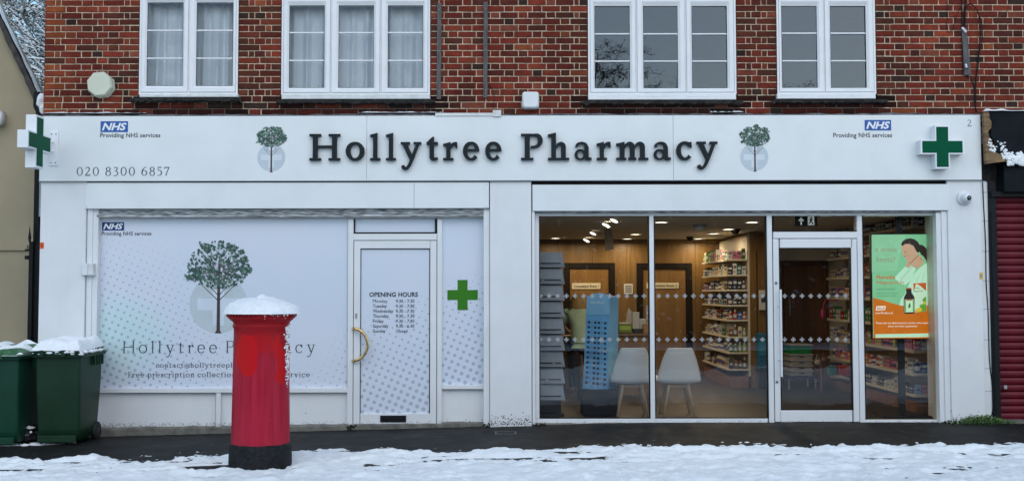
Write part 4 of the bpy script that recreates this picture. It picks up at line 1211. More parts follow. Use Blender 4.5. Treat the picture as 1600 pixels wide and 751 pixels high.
# ---- print on the left window
WP = YG
nhs(lf, (159.5, 194, 347, 360), (159, 236.5, 361.5, 369.5), WP, MT['nhsdark'])
emblem(lf, 341.5, 475, 45, 418, (51.5, 44), (341.5, 446, 519), WP, 5, 820, flat('grey_green_disc_print', (.49, .56, .59)), flat('pale_cross_print', (.60, .67, .75)))
def sline(s, px0, px1, pyt, pyb, wt, gap, par=lf, Y=WP - .0025):
    x0, x1, z0, z1 = pr(px0, px1, pyt, pyb, Y)
    serif_words(s, x0, x1, z0, z1 - z0, Y, wt, gap, 'window_lettering', par)
sline('Hollytree Pharmacy', 191.5, 493, 532, 551, LIGHT, .36)
sline('contact@hollytreepharmacy.co.uk', 243.5, 443, 566, 573.6, MED, .17)
sline('Free prescription collection & delivery service', 200, 484, 580.5, 588.6, MED, .17)
# ---- opening hours and cross
Yd = YG - .0105
for s, a, b in (('OPENING', 577, 618.5), ('HOURS', 622.5, 653)):
    mb = MB(); sans_px(mb, s, a, b, 456, 463.5, Yd, bold=.03, spacing=1.05); mb.build('opening_hours', MT['print'], ld)
for i, (d, h) in enumerate([('Monday', '9.30 - 7.30'), ('Tuesday', '9.30 - 7.30'), ('Wednesday', '9.30 - 7.30'), ('Thursday', '9.30 - 7.30'), ('Friday', '9.30 - 7.30'), ('Saturday', '9.30 - 6.30'), ('Sunday', 'Closed')]):
    y = 467.2 + 7.78 * i
    ws = {'Monday': 23, 'Tuesday': 22, 'Wednesday': 32, 'Thursday': 25, 'Friday': 17, 'Saturday': 24.5, 'Sunday': 20}[d]
    mb = MB(); sans_px(mb, d, 582.5, 582.5 + ws, y, y + 7.0, Yd, bold=0 if d[0] == 'M' else .008)
    mb.build('opening_day', MT['print'], ld); mb = MB(); sans_px(mb, h, 618.5, 618.5 + (29 if h != 'Closed' else 18), y + .2, y + 5.4, Yd, bold=.008); mb.build('opening_time', MT['print'], ld)
mb = MB(); x0, x1, z0, z1 = pr(699, 746.5, 437, 484, YG - .003); w = (x1 - x0) * .335; h = (z1 - z0) * .335
mb.poly([(x0 + w, z0), (x1 - w, z0), (x1 - w, z0 + h), (x1, z0 + h), (x1, z1 - h), (x1 - w, z1 - h), (x1 - w, z1), (x0 + w, z1), (x0 + w, z1 - h), (x0, z1 - h), (x0, z0 + h), (x0 + w, z0 + h)], YG - .003)
mb.build('green_cross', MT['lime'], lf)

# ================================================================== cross signs
def cross_pts(c, s, arm):
    a = arm / 2; return [(-a, -s), (a, -s), (a, -a), (s, -a), (s, a), (a, a), (a, s), (-a, s), (-a, a), (-s, a), (-s, -a), (-a, -a)]
ycs = -.13
c = W(1472.5, 229.5, ycs); s_ = (CD + ycs) / FPX * 34.2
CS = thing('cross_sign', 'flat green pharmacy cross in a white box beside the street number', 'cross sign', (c.x, 0, c.z))
mb = MB(); mb.prism([(c.x + x, c.z + z) for x, z in cross_pts(0, s_, s_ * .66)], ycs, -.003); mb.build('cross_case', MT['inkwhite'], CS)
mb = MB(); mb.poly([(c.x + x, c.z + z) for x, z in cross_pts(0, s_ * .925, s_ * .545)], ycs - .003); mb.build('cross_face', MT['green'], CS)
# projecting one at the left corner: faces along the street
px = W(43.5, 230, -.71).x
PS = thing('projecting_cross_sign', 'white edged green pharmacy cross projecting from the left corner of the fascia', 'cross sign', (px, -.35, W(60, 222, -.3).z))
Zc = W(62, 222.5, -.40).z; yc = -.42; sz = .292; thx = .115
def side(pts, x): return [(x, yc + p[0], Zc + p[1]) for p in pts]
P_ = cross_pts(0, sz, sz * .66); xa, xb = px - thx, px
mb = MB(); n = 12
mb.add(side(P_, xb) + side(P_, xa), [(0, 1, 2, 11), (11, 2, 5, 8), (2, 3, 4, 5), (8, 5, 6, 7), (9, 10, 11, 8), (12, 23, 14, 13), (23, 20, 17, 14), (14, 17, 16, 15), (20, 19, 18, 17), (21, 20, 23, 22)] + [(i, n + i, n + (i + 1) % n, (i + 1) % n) for i in range(n)])
mb.build('cross_case', MT['inkwhite'], PS)
for xx_, fl_ in ((xb + .002, 0), (xa - .002, 1)):
    mb = MB(); Q = cross_pts(0, sz * .92, sz * .54); f = [(0, 1, 2, 11), (11, 2, 5, 8), (2, 3, 4, 5), (8, 5, 6, 7), (9, 10, 11, 8)]
    mb.add(side(Q, xx_), [t[::-1] for t in f] if fl_ else f); mb.build('cross_face', MT['green'], PS)
mb = MB(); cb = W(84, 232, -.01)
mb.rbox(cb.x - .05, cb.x + .05, -.014, -.001, cb.z - .20, cb.z + .20, .003)
for zz in (-.035, .075): mb.tube([(px - .05, yc + sz - .02, Zc + zz - .03), (cb.x - .01, -.01, cb.z + zz)], .013, 8)
for sx in (-.026, .026):
    for zz in (-.165, .165): mb.lathe([(0, -.020), (.008, -.018), (.008, -.01)], (cb.x + sx, 0, cb.z + zz), 8, 1, axis='Y')
mb.build('wall_bracket', [MT['inkwhite'], MT['grey']], PS)

# ================================================================== small fittings on the front
# octagonal alarm bell box
c = W(158.5, 133, YB - .03); r_ = (CD + YB) / FPX * 21
AB = thing('alarm_box', 'cream octagonal alarm bell box on the brick wall left of the first window', 'alarm box', (c.x, YB, c.z - r_))
mb = MB(); oc = [R(22.5 + 45 * i + 6) for i in range(8)]
mb.prism([(c.x + .008 + r_ * .97 * math.cos(a), c.z - .008 + r_ * .97 * math.sin(a)) for a in oc], YB - .035, YB + .0); mb.build('back_plate', MT['cream'], AB)
mb = MB(); n = 8
rings = [(1.0, -.038), (1.0, -.07), (.90, -.10)]
vs = [(c.x + r_ * f * math.cos(a) - .004, YB + y, c.z + r_ * f * math.sin(a)) for f, y in rings for a in oc]
mb.add(vs, [tuple(16 + i for i in range(8))] + [(k * 8 + i, k * 8 + (i + 1) % 8, k * 8 + 8 + (i + 1) % 8, k * 8 + 8 + i) for k in range(2) for i in range(8)])
mb.v = [(x, y, z) for x, y, z in mb.v]; bevel(mb.build('cover', MT['cream'], AB), .006)
mb = MB(); mb.lathe([(0, -.105), (.006, -.104), (.006, -.09)], (c.x + r_ * .72, YB + .02, c.z - r_ * .35), 8, axis='Y'); mb.build('screw', MT['lead'], AB)

def rounded(w, h, r, n=6):
    o = []
    for cx, cy, a0 in ((w - r, -h + r, -90), (w - r, h - r, 0), (-w + r, h - r, 90), (-w + r, -h + r, 180)):
        for i in range(n + 1):
            a = R(a0 + 90 * i / n); o.append((cx + r * math.cos(a), cy + r * math.sin(a)))
    return o
def puffy(mb, c, w, h, r, layers, mi=0):
    """rounded-square shell: layers are (scale, y)"""
    base = rounded(w, h, r); n = len(base)
    vs = [(c.x + x * f, y, c.z + z * f) for f, y in layers for x, z in base]
    fs = [(k * n + i, k * n + (i + 1) % n, (k + 1) * n + (i + 1) % n, (k + 1) * n + i) for k in range(len(layers) - 1) for i in range(n)]
    mb.add(vs, fs, mi, True); mb.add(vs[-n:], [tuple(range(n))], mi)
c = W(829, 156.3, YB - .08)
AW = thing('alarm_siren', 'white rounded square alarm siren on the brick wall above the sign', 'alarm box', (c.x, YB, c.z - .1))
mb = MB(); puffy(mb, c, .099, .099, .036, [(.92, YB), (1, YB - .02), (1, YB - .06), (.95, YB - .085), (.8, YB - .095)]); mb.build('cover', MT['alarm'], AW)
mb = MB(); puffy(mb, Vector((c.x, 0, c.z - .006)), .093, .10, .034, [(.95, YB + .004), (1, YB - .01), (.98, YB - .025)]); mb.build('back_plate', MT['grey'], AW)

# security camera on the right pilaster
c = W(1509, 308.5, YP - .05)
CC = thing('security_camera', 'small white dome security camera on the right hand white pilaster', 'camera', (c.x, YP, c.z))
mb = MB(); mb.lathe([(.085, 0), (.085, -.018), (.072, -.03), (.0, -.03)], (c.x, YP, c.z), 28, axis='Y'); mb.build('base', MT['alarm'], CC)
mb = MB()
def sph(mb, c, r, mi=0, n=18, sq=(1, 1, 1)):
    return mb.grid(lambda u, v: (c[0] + sq[0] * r * math.sin(math.pi * v) * math.cos(2 * math.pi * u), c[1] + sq[1] * r * math.sin(math.pi * v) * math.sin(2 * math.pi * u), c[2] + sq[2] * r * math.cos(math.pi * v)), n, n // 2, mi, True, True)
sph(mb, (c.x + .006, YP - .055, c.z - .004), .058); mb.build('ball', MT['alarm'], CC)
mb = MB(); ctr = Vector((c.x + .013, YP - .108, c.z - .008)); mb.lathe([(0, -.006), (.022, -.004), (.028, .004), (.028, .012)], ctr, 18, axis='Y'); mb.lathe([(0, -.011), (.010, -.010), (.010, -.004)], ctr, 12, 1, axis='Y'); mb.build('lens', [MT['gasket'], MT['grey']], CC)

# shutter key switch, stickers, cover plate
c0 = pr(127, 145.5, 411.5, 430, .03)
KS = thing('shutter_switch', 'small white shutter key switch box on the jamb left of the printed window', 'switch box', ((c0[0] + c0[1]) / 2, .05, c0[2]))
mb = MB(); pbox(mb, 127, 136.5, 411.5, 430, -.02, .06, r=.006); mb.build('box', MT['alarm'], KS)
mb = MB(); pbox(mb, 137, 145.5, 411.5, 430, -.005, .07, r=.006); mb.build('cover', MT['upvc2'], KS)
mb = MB(); pbox(mb, 62.5, 68.5, 378.5, 388.3, YP - .003, YP - .0005); pbox(mb, 64, 66.5, 381, 385.5, YP - .004, YP - .0029, 1)
tag(mb.build('sticker', [MT['orange'], flat('dark_orange', (.35, .03, .01))]), 'small orange square sticker at the edge of the left white pilaster', 'sticker')
mb = MB(); pbox(mb, 1530.5, 1536, 425.5, 436, YP - .003, YP - .0005); pbox(mb, 1531.5, 1535, 428, 433, YP - .004, YP - .0029, 1)
tag(mb.build('sticker', [MT['yellow'], MT['grey']]), 'small yellow sticker at the edge of the right white pilaster', 'sticker')
g = G(790, 675.5, gz(0))
AC = thing('access_cover', 'small square water stopcock cover set in the dark pavement', 'cover', (g.x, g.y, gz(g.x)))
zz = gz(g.x)
mb = MB()
for q in ((-.115, .115, -.12, -.105), (-.115, .115, .105, .12), (-.115, -.10, -.105, .105), (.10, .115, -.105, .105)): mb.box(g.x + q[0], g.x + q[1], g.y + q[2], g.y + q[3], zz - .02, zz + .006)
mb.build('frame', MT['lead'], AC)
mb = MB(); mb.box(g.x - .099, g.x + .099, g.y - .104, g.y + .104, zz - .02, zz + .003); mb.build('lid', MT['pave'], AC)

# timber battens on the brickwork
for i, (xa, xb, ya, yb, lab) in enumerate(((682.8, 689.2, 5.5, 155, 'weathered vertical batten fixed beside the three-light curtained window'), (755.5, 761.8, 3.5, 153, 'weathered vertical batten with a loose wire on the open brickwork'))):
    p = W((xa + xb) / 2, yb, YB); BT = thing('wall_batten', lab, 'batten', (p.x, YB, p.z), 'battens on the brick wall')
    mb = MB(); x0, x1, z0, z1 = pr(xa, xb, ya, yb, YB - .02); nn = 14; br = random.Random(i)
    for k in range(nn):
        a, b = z0 + (z1 - z0) * k / nn, z0 + (z1 - z0) * (k + 1) / nn
    vs = []
    for k in range(nn + 1):
        z_ = z0 + (z1 - z0) * k / nn; j = br.uniform(-.003, .003); dx = (.006 if i == 0 else .006) * (k / nn - .5)
        vs += [(x0 + j + dx, YB + .0, z_), (x0 + j + dx, YB - .028, z_), (x1 + j + dx, YB - .028, z_), (x1 + j + dx, YB, z_), ]
    fs = [(k * 4 + q, k * 4 + (q + 1) % 4, k * 4 + 4 + (q + 1) % 4, k * 4 + 4 + q) for k in range(nn) for q in range(4)]
    mb.add(vs, fs + [(3, 2, 1, 0), (nn * 4, nn * 4 + 1, nn * 4 + 2, nn * 4 + 3)]); mb.build('batten', MT['timber'], BT)
    mb = MB()
    for k in (.08, .5, .93): mb.lathe([(0, -.006), (.008, -.003), (.008, .004)], ((x0 + x1) / 2, YB - .028, z0 + (z1 - z0) * k), 8, axis='Y')
    mb.build('screw', MT['steel'], BT)
def cable(name, pts, r, lab, cat='cable', Y=YB - .012, group=None, m=None):
    mb = MB(); P = [W(x, y, Y + (q[0] if q else 0)) for x, y, *q in pts]
    P = [Vector(p) for p in smooth_pts([tuple(v) for v in P], 6)]
    mb.tube(P, r, 6); return tag(mb.build(name, m or MT['cable']), lab, cat, group)
cable('loose_wire', [(760, 132), (766, 136), (771, 144), (772.5, 156), (770, 168), (776, 174)], .003, 'thin black wire hanging from the right hand batten to the ledge')
# drop-wire bracket and telephone cables by the neighbour
p = W(1512, 117, YB); DB = thing('cable_bracket', 'leaning dark steel strip with white insulators holding the telephone cables', 'bracket', (p.x, YB, p.z))
mb = MB(); a0, a1 = W(1503, 44, YB - .03), W(1507, 117, YB - .03); b0, b1 = W(1510, 44, YB - .03), W(1517.5, 117, YB - .03)
vs = [(a0.x, YB - .03, a0.z), (b0.x, YB - .03, b0.z), (b1.x, YB - .03, b1.z), (a1.x, YB - .03, a1.z)]; vs += [(x, YB - .005, z_) for x, y, z_ in vs]
mb.add(vs, [(3, 2, 1, 0), (4, 5, 6, 7), (0, 1, 5, 4), (1, 2, 6, 5), (2, 3, 7, 6), (3, 0, 4, 7)]); mb.build('strip', MT['timber'], DB)
for (x, y, x2, y2, rr) in ((1503, 43, 1509.5, 51, .018), (1509, 100, 1510, 106, .017)):
    mb = MB(); a, b = W(x, y, YB - .045), W(x2, y2, YB - .045)
    mb.tube([a, a.lerp(b, .25), a.lerp(b, .5), a.lerp(b, .75), b], [rr * .5, rr * .9, rr * .6, rr, rr * .6], 10); mb.build('insulator', MT['alarm'], DB)
cable('telephone_cable', [(1502, -12), (1503, 20), (1503.5, 70), (1506, 112), (1516, 122), (1522, 135), (1523, 160), (1526, 176)], .0055, 'black cable dropping straight down behind the leaning strip', group=None)
cable('telephone_cable', [(1509, -12), (1508, 20), (1506, 50), (1506, 20, -.01), (1511, 9, -.02), (1520, 8, -.02), (1528, 20, -.02), (1532, 45, -.02), (1530, 75, -.01), (1527, 105), (1523, 140), (1524, 165), (1527, 174)], .006, 'thick black cable looping over to the right of the leaning strip')
cable('telephone_cable', [(1508, 42), (1509, 14, -.015), (1516, 6, -.03), (1525, 14, -.03), (1533, 34, -.02), (1535, 60), (1530, 84), (1529, 100), (1525, 128), (1525, 168)], .0045, 'thin black cable in the outer loop beside the leaning strip')
cable('telephone_cable', [(1501, 12), (1495, 24), (1491, 38), (1488, 47), (1480, 48.5), (1480, 20), (1480.5, -10)], .003, 'very thin wire hooking left of the telephone cables')
cable('down_cable', [(1535.5, 284), (1537, 320), (1540, 380), (1541, 440), (1544, 490), (1546, 560), (1550, 600), (1551, 640), (1546, 655)], .006, 'black cable running down the white strip beside the red shutter', Y=YP + .06 - .006)

# ================================================================== neighbour on the right
NS = thing('neighbouring_shop', 'dark fronted neighbouring shop with dark red roller shutter and broken fascia', 'building', (6.0, .2, 0))
YN = .12
mb = MB(); pbox(mb, 1533.5, 1552, 284, 690, YP + .06, .4); mb.build('end_wall', MT['white'], NS)
mb = MB(); cr = random.Random(8)
for y in (300, 345, 392, 438, 482, 530, 575, 610): pbox(mb, 1534, 1550, y, y + .8, YP + .0585, YP + .07)
mb.build('block_joint', MT['grey'], NS)
mb = MB(); pbox(mb, 1548.5, 1561, 282, 690, .06, .4, r=.006); pbox(mb, 1552.5, 1555, 330, 690, .052, .061); mb.build('frame_post', MT['black'], NS)
mb = MB(); pbox(mb, 1533.6, 1570, 257, 283, .16, .4); x0, x1, z0, z1 = pr(1534, 1600, 165, 257, .2); mb.box(x0, 7.2, .18, .5, 2.9, z1); mb.build('rotten_corner_backing', MT['soot'], NS)  # the large rear box is added to block sky beside the fascia
mb = MB(); x0, x1, z0, z1 = pr(1569, 1700, 256, 300, -.02); mb.rbox(x0, 7.2, -.02, .35, z0, z1, .006); mb.build('shutter_box', MT['navy'], NS)
mb = MB(); x0, x1, z0, z1 = pr(1549, 1700, 299, 307, .03); mb.box(x0, 7.2, .03, .4, z0, z1); mb.build('lintel', MT['black'], NS)
# roller shutter of curved slats
zt_, zb__ = W(1580, 305, YN).z, W(1580, 655, YN).z
ns = 32; ph_ = (zt_ - zb__) / ns; xs0 = W(1559, 480, YN).x
SH = thing('tmp', None, None); bpy.data.objects.remove(SH)
mb = MB(); mb.box(xs0 - .02, 7.2, YN + .03, YN + .05, zb__, zt_); sh = mb.build('roller_shutter', MT['maroon'], NS)
sm_ = MB(); prof = [(.0, .020), (.004, .006), (.16, .002), (.40, -.004), (.62, -.003), (.82, .003), (.93, .010), (.95, .020), (1.0, .024)]
vs = [(x, y, f * ph_) for f, y in prof for x in (xs0, 7.15)]
sm_.add(vs, [(2 * i, 2 * i + 1, 2 * i + 3, 2 * i + 2) for i in range(len(prof) - 1)], 0, True)
sl0 = sm_.build('slat', MT['maroon'], sh, world=False)
for i in range(ns):
    o = sl0 if i == 0 else bpy.data.objects.new('slat', sl0.data)
    if i: COL.objects.link(o); o.parent = sh
    o.location = (-WL[sh].x, YN - WL[sh].y, zb__ + i * ph_)
mb = MB(); c = W(1570.5, 604, YN - .02); mb.rbox(c.x - .02, c.x + .02, YN - .035, YN, c.z - .025, c.z + .02, .005); mb.build('padlock', MT['steel'], NS)
mb = MB(); x0 = W(1560, 650, .1).x; mb.box(x0, 7.2, -.02, .5, -.4, W(1580, 655.5, .05).z); mb.build('step', MT['concrete'], NS)
# the broken fascia board
YD = -.06
mb = MB(); zt0, zb0 = W(1570, 176.5, YD).z, W(1570, 255, YD).z
xl = W(1541, 200, YD).x; br = random.Random(4)
pts = [(xl + .04, zt0 - .0)]
mb.box(xl + .11, 7.2, YD, YD + .045, zb0 + .02, zt0); mb.build('fascia_board', MT['navy'], NS)
mb = MB()
prof = [(1537, 175), (1545, 172.5), (1546.5, 186), (1549.5, 190), (1549, 200), (1544, 205), (1546, 214), (1551, 222), (1553, 236), (1560, 240), (1572, 243), (1571, 252), (1555, 254), (1541, 256)]
mb.prism([lift(x, y, YD - .02) for x, y in prof][::-1], YD - .02, YD + .04); mb.build('splintered_edge', MT['rotwood'], NS)
mb = MB()
prof = [(1544.5, 173), (1575, 171), (1610, 171.5), (1610, 256), (1572, 254.5), (1573, 243), (1562, 239), (1555, 233), (1553, 220), (1548, 212), (1549, 201), (1551, 190), (1547, 185)]
mb.prism([lift(x, y, YD - .012) for x, y in prof][::-1], YD - .012, YD + .03); mb.build('board_face', MT['navy'], NS)
mb = MB(); mb.box(xl - .02, 7.2, YD + .03, YB + .02, zt0 - .004, zt0 + .012); mb.build('fascia_top', MT['lead'], NS)
# snow on it
mb = MB(); xa = W(1537, 170, YD).x
mb.grid(lambda u, v: (xa + (7.0 - xa) * u, YD - .035 + .17 * v, zt0 + .013 + .045 * math.sin(math.pi * min(1, v * 1.0 + .02)) ** .5 * (.75 + .8 * noisev((u * 11, v, 3), 1.2)) * min(1, u * 25 + .2)), 60, 6)
tag(mb.build('snow_cap', MT['snow']), 'ridge of snow along the top of the dark broken fascia', None, None, 'stuff')
mb = MB(); sr = random.Random(6)
spots = [(1548, 221, 2.5), (1551, 228, 3), (1552, 235, 2.5), (1566, 224, 1.6), (1567, 231, 2), (1569, 238, 2.5), (1574, 243, 3.5), (1579, 247, 4), (1585, 249, 4.5), (1591, 249, 5), (1597, 248, 5.5), (1594, 242, 4), (1603, 247, 6), (1600, 251, 5), (1588, 252, 4)]
for (x, y, s) in spots:
    c = W(x, y, YD - .03)
    for _ in range(12): sph(mb, (c.x + sr.gauss(0, s * .0075), YD - .016, c.z + sr.gauss(0, s * .006)), s * .0088 * sr.uniform(.25, .75), 0, 8, (sr.uniform(.8, 1.5), .5, sr.uniform(.6, 1.2)))
for v_i, v in enumerate(mb.v): mb.v[v_i] = tuple(a + .006 * noisev(v, 60 + k) for k, a in enumerate(v))
tag(mb.build('snow_clumps', MT['snow']), 'snow stuck in the torn lower corner of the dark fascia', None, None, 'stuff')

# weeds at its foot
mb = MB(); wr = random.Random(2)
for i in range(900):
    px = wr.gauss(1540, 22); 
    if px < 1474 or px > 1600: continue
    g = G(px, 664, 0); x = g.x; y = wr.uniform(-.16, .04)
    h = wr.uniform(.015, .09) * math.exp(-((px - 1545) / 40) ** 2) + .01
    a = wr.uniform(0, 6.28); s = wr.uniform(.006, .017)
    z0 = gz(x); c = (x + math.cos(a) * s * 2, y + math.sin(a) * s * 2, z0 + h)
    t1 = wr.uniform(-.5, .8)
    u = (math.cos(a) * s, math.sin(a) * s, t1 * s); w_ = (-math.sin(a) * s * .6, math.cos(a) * s * .6, .3 * s)
    mb.add([(c[0] - u[0], c[1] - u[1], c[2] - u[2]), (c[0] + w_[0], c[1] + w_[1], c[2] + w_[2]), (c[0] + u[0], c[1] + u[1], c[2] + u[2]), (c[0] - w_[0], c[1] - w_[1], c[2] - w_[2])], [(0, 1, 2, 3)], wr.choice([0, 0, 1]))
    if i % 4 == 0: mb.tube([(x, y, z0 - .01), c], .0015, 3, 0, False)
tag(mb.build('weeds', [flat('weed_green', (.06, .13, .025)), flat('pale_weed_green', (.11, .20, .04))]), 'low green weeds growing at the foot of the right pilaster', None, None, 'stuff')
mb = MB()
for (px, py, s) in ((1478, 660, .03), (1486, 661, .045), (1493, 660, .03), (1506, 662, .03), (760, 664, .025), (838, 664, .03), (848, 664, .02), (545, 668, .02), (552, 665, .028)):
    c = W(px, py, .02); q = random.Random(px)
    for _ in range(22): sph(mb, (c.x + q.gauss(0, s), .03 + q.gauss(0, .012), c.z + q.gauss(0, s * .4)), q.uniform(.004, .012), 0, 6)
tag(mb.build('moss', flat('dark_moss', (.018, .022, .012), .95)), 'dark moss and grit in the corners of the pilaster feet', None, None, 'stuff')

# ================================================================== neighbour on the left
YL = .9
HB = thing('beige_house', 'beige rendered gable of the house to the left with snowy steep roof edge', 'building', (-7, 1.2, 0))
p0 = W(-60, -100, YL); p1 = W(0, 22, YL); p2 = W(62, 152, YL)
mb = MB(); zlow = -.5; xr = W(66, 400, YL).x
mb.prism([(-11, zlow), (xr - .04, zlow), (xr - .04, W(58, 150, YL).z), lift(58, 150, YL), lift(-2, 28, YL), (-7.4, p1.z + 2.6), (-11, p1.z + 2.6)], YL, YL + .3)
mb.build('wall', MT['stucco'], HB)
mb = MB(); d = (p2 - p1).normalized(); nrm = Vector((d.z, 0, -d.x)) * -1
if nrm.z < 0: nrm = -nrm
q0 = p1 - d * 2.2; q1 = p2 + d * .05; K = 40; er = random.Random(5)
vs = []
for i in range(K + 1):
    c = q0.lerp(q1, i / K); j = er.uniform(-.008, .008)
    a = c - nrm * (.045 + j); b = c + nrm * .02
    vs += [(a.x, YL - .09, a.z), (b.x, YL - .10, b.z), (b.x, YL + .08, b.z), (a.x, YL + .02, a.z)]
mb.add(vs, [(4 * i + k, 4 * i + k + 1, 4 * i + k + 5, 4 * i + k + 4) for i in range(K) for k in range(3)] + [(4 * K, 4 * K + 1, 4 * K + 2, 4 * K + 3)])
mb.build('roof', MT['slate'], HB)
mb = MB()
mb.grid(lambda u, v: tuple(q0.lerp(q1, u) + nrm * (.021 + (.032 + .026 * noisev((u * 14, v, 1), 1)) * math.sin(math.pi * min(1, .25 + v * .75)) ) + Vector((0, -.105 + .17 * v, 0))), 50, 8, flip=True)
tag(mb.build('roof_snow', MT['snow']), 'snow lying on the steep roof edge of the beige house', None, None, 'stuff')
mb = MB(); x0, x1, z0, z1 = pr(-200, 42, 383, 391, YL - .03); mb.box(-11, x1, YL - .03, YL + .01, z0, z1); mb.build('string_course', MT['stucco'], HB)
# rainwater pipe end with snow
mb = MB(); a = W(59, 160, .55); mb.tube([(a.x, .55, a.z + .12), (a.x, .55, a.z - .05), (a.x + .03, .55, a.z - .12), (a.x + .03, .55, 1.0)], .05, 10)
GP = tag(mb.build('drain_pipe', MT['black']), 'black rain pipe with snowy top between the two buildings', 'drain pipe')
mb = MB(); 
for (x, y, s, q) in ((63, 157, .052, 1.9), (66, 170, .045, 1.3)):
    c = W(x, y, .5); sph(mb, (c.x, .52, c.z), s, 0, 20, (1, 1, q))
for i, v in enumerate(mb.v): mb.v[i] = tuple(a + .022 * noisev(v, 14 + q) for q, a in enumerate(v))
tag(mb.build('snow_lumps', MT['snow']), 'snow lumps on the rain pipe beside the projecting cross', None, None, 'stuff')
# small round plaque at the frame edge
c = W(-4, 184, YL - .1)
LP = thing('wall_plaque', 'round pale pink wall plaque at the left edge on the beige house', 'wall plaque', (c.x, YL, c.z))
mb = MB(); mb.lathe([(.0, -.05), (.05, -.05), (.058, -.04), (.062, 0)], (c.x, YL - .1, c.z), 28, axis='Y'); mb.v = [(x, y, c.z + (z - c.z) * 1.45) for x, y, z in mb.v]; mb.build('plaque_face', flat('pale_pink_face', (.45, .30, .26)), LP)
mb = MB(); mb.lathe([(.056, -.052), (.072, -.05), (.074, .0), (.07, .1), (0, .1)], (c.x, YL - .1, c.z), 28, axis='Y'); mb.v = [(x, y, c.z + (z - c.z) * 1.4) for x, y, z in mb.v]; mb.build('rim', MT['alarm'], LP)
# black side gate with spikes
g0 = pr(40, 60, 376, 700, .42)
BG = thing('side_gate', 'tall black metal side gate with spikes between the beige house and the pharmacy', 'gate', ((g0[0] + g0[1]) / 2, .42, gz(-6)))
mb = MB(); pbox(mb, 42, 48.5, 377, 700, .40, .46, r=.004); mb.build('post', MT['black'], BG)
mb = MB(); pbox(mb, 49, 62, 376, 700, .44, .47); mb.build('panel', MT['black'], BG)
mb = MB()
for y in (389, 399, 402): pbox(mb, 38.5, 44, y, y + 3, .40, .44)
mb.build('hinge', MT['black'], BG)
for (x, y0, y1) in ((46.5, 352, 378), (54, 343, 378), (60, 336, 378)):
    mb = MB(); a, b = W(x, y1, .43), W(x, y0, .43)
    mb.tube([a, a.lerp(b, .15), a.lerp(b, .25), a.lerp(b, .6), b], [.014, .014, .020, .009, .001], 8); mb.build('spike', MT['black'], BG)

# ================================================================== trees
def twig_tree(name, lab, cat, x, y, z0, h, spread, seed, levels, snowy, leaves, group=None, lean=(0, 0), r0=None, cone=False, nb=9):
    r = random.Random(seed); T = thing(name, lab, cat, (x, y, z0), group)
    trunk, br, sn, lf_ = MB(), MB(), MB(), MB()
    r0 = r0 or h * .016
    def branch(p, d, L, rad, lev):
        n = 4; pts = [Vector(p)]; dd = Vector(d)
        for i in range(n):
            g_ = .16 if lev else .035; dd = (dd + Vector((r.gauss(0, g_), r.gauss(0, g_), r.gauss(0, .10) + (.05 if lev < 2 else -.02)))).normalized()
            pts.append(pts[-1] + dd * (L / n))
        rs = [rad * (1 - .75 * i / n) for i in range(n + 1)]
        (trunk if lev == 0 else br).tube(pts, rs, 7 if lev == 0 else (4 if lev < 2 else 3), 0, False)
        if snowy and lev >= 1:
            k = max(rad * .8, .012)
            vs = []
            for i, q in enumerate(pts):
                t = (pts[min(i + 1, n)] - pts[max(i - 1, 0)]).normalized(); s = t.cross(Vector((0, 0, 1)))
                if s.length < .2: s = Vector((1, 0, 0))
                s.normalize(); u = Vector((0, 0, 1)); kk = k * (1.3 + .5 * r.random()) * snowy
                vs += [q - s * kk + u * rs[i] * .3, q + u * (rs[i] + kk * 1.3), q + s * kk + u * rs[i] * .3]
            sn.add(vs, [(3 * i + j, 3 * i + j + 1, 3 * i + j + 4, 3 * i + j + 3) for i in range(n) for j in range(2)])
        if leaves and lev >= levels - 1:
            for _ in range(leaves * 2):
                q = pts[r.randint(1, n)] + Vector((r.gauss(0, .10), r.gauss(0, .10), r.gauss(0, .08)))
                s = r.uniform(.018, .042); a = Vector((r.gauss(0, 1), r.gauss(0, 1), r.gauss(0, .5))).normalized(); b = a.cross(Vector((r.gauss(0, 1), r.gauss(0, 1), r.gauss(0, 1)))).normalized()
                lf_.add([q - a * s, q + b * s * .5, q + a * s, q - b * s * .5], [(0, 1, 2, 3)], 0 if r.random() < .7 else 1)
        if lev < levels:
            for i in range(r.randint(4, 5) if lev else nb):
                f = r.uniform(.3, 1) if lev else .18 + .8 * i / nb
                j = min(n, int(f * n)); q = pts[j].lerp(pts[min(j + 1, n)], f * n - j) if j < n else pts[n]
                if lev == 0:
                    an = i * 2.4 + r.uniform(-.4, .4); up = r.uniform(.1, .9) if not cone else r.uniform(-.15, .15)
                    nd = Vector((math.cos(an), math.sin(an), up)).normalized(); nl = spread * (r.uniform(.6, 1) if not cone else (1.1 - f))
                else:
                    nd = (dd + Vector((r.gauss(0, .55), r.gauss(0, .55), r.gauss(0, .4)))).normalized(); nl = L * r.uniform(.45, .75)
                branch(q, nd, nl, max(rs[min(j, n)] * .55, .006), lev + 1)
    branch((x, y, z0), Vector((lean[0], lean[1], 1)).normalized(), h, r0, 0)
    trunk.build('trunk', flat('grey_bark', (.05, .042, .036), .9), T)
    br.build('branches', flat('dark_twig', (.045, .038, .032), .9), T)['kind'] = 'stuff'
    if sn.v: sn.build('branch_snow', MT['snow'], T)['kind'] = 'stuff'
    if lf_.v: lf_.build('crown', [flat('dull_leaf', (.055, .065, .022), .8), flat('dark_olive_leaf', (.03, .04, .018), .8)], T)['kind'] = 'stuff'
    return T
twig_tree('snowy_tree', 'snow covered bare tree with a few green leaves behind the beige house', 'tree', -8.35, 8.2, -.3, 9.0, 3.0, 21, 4, .9, 4, 'snowy trees behind the houses', (-.05, 0), .07, False, 26)
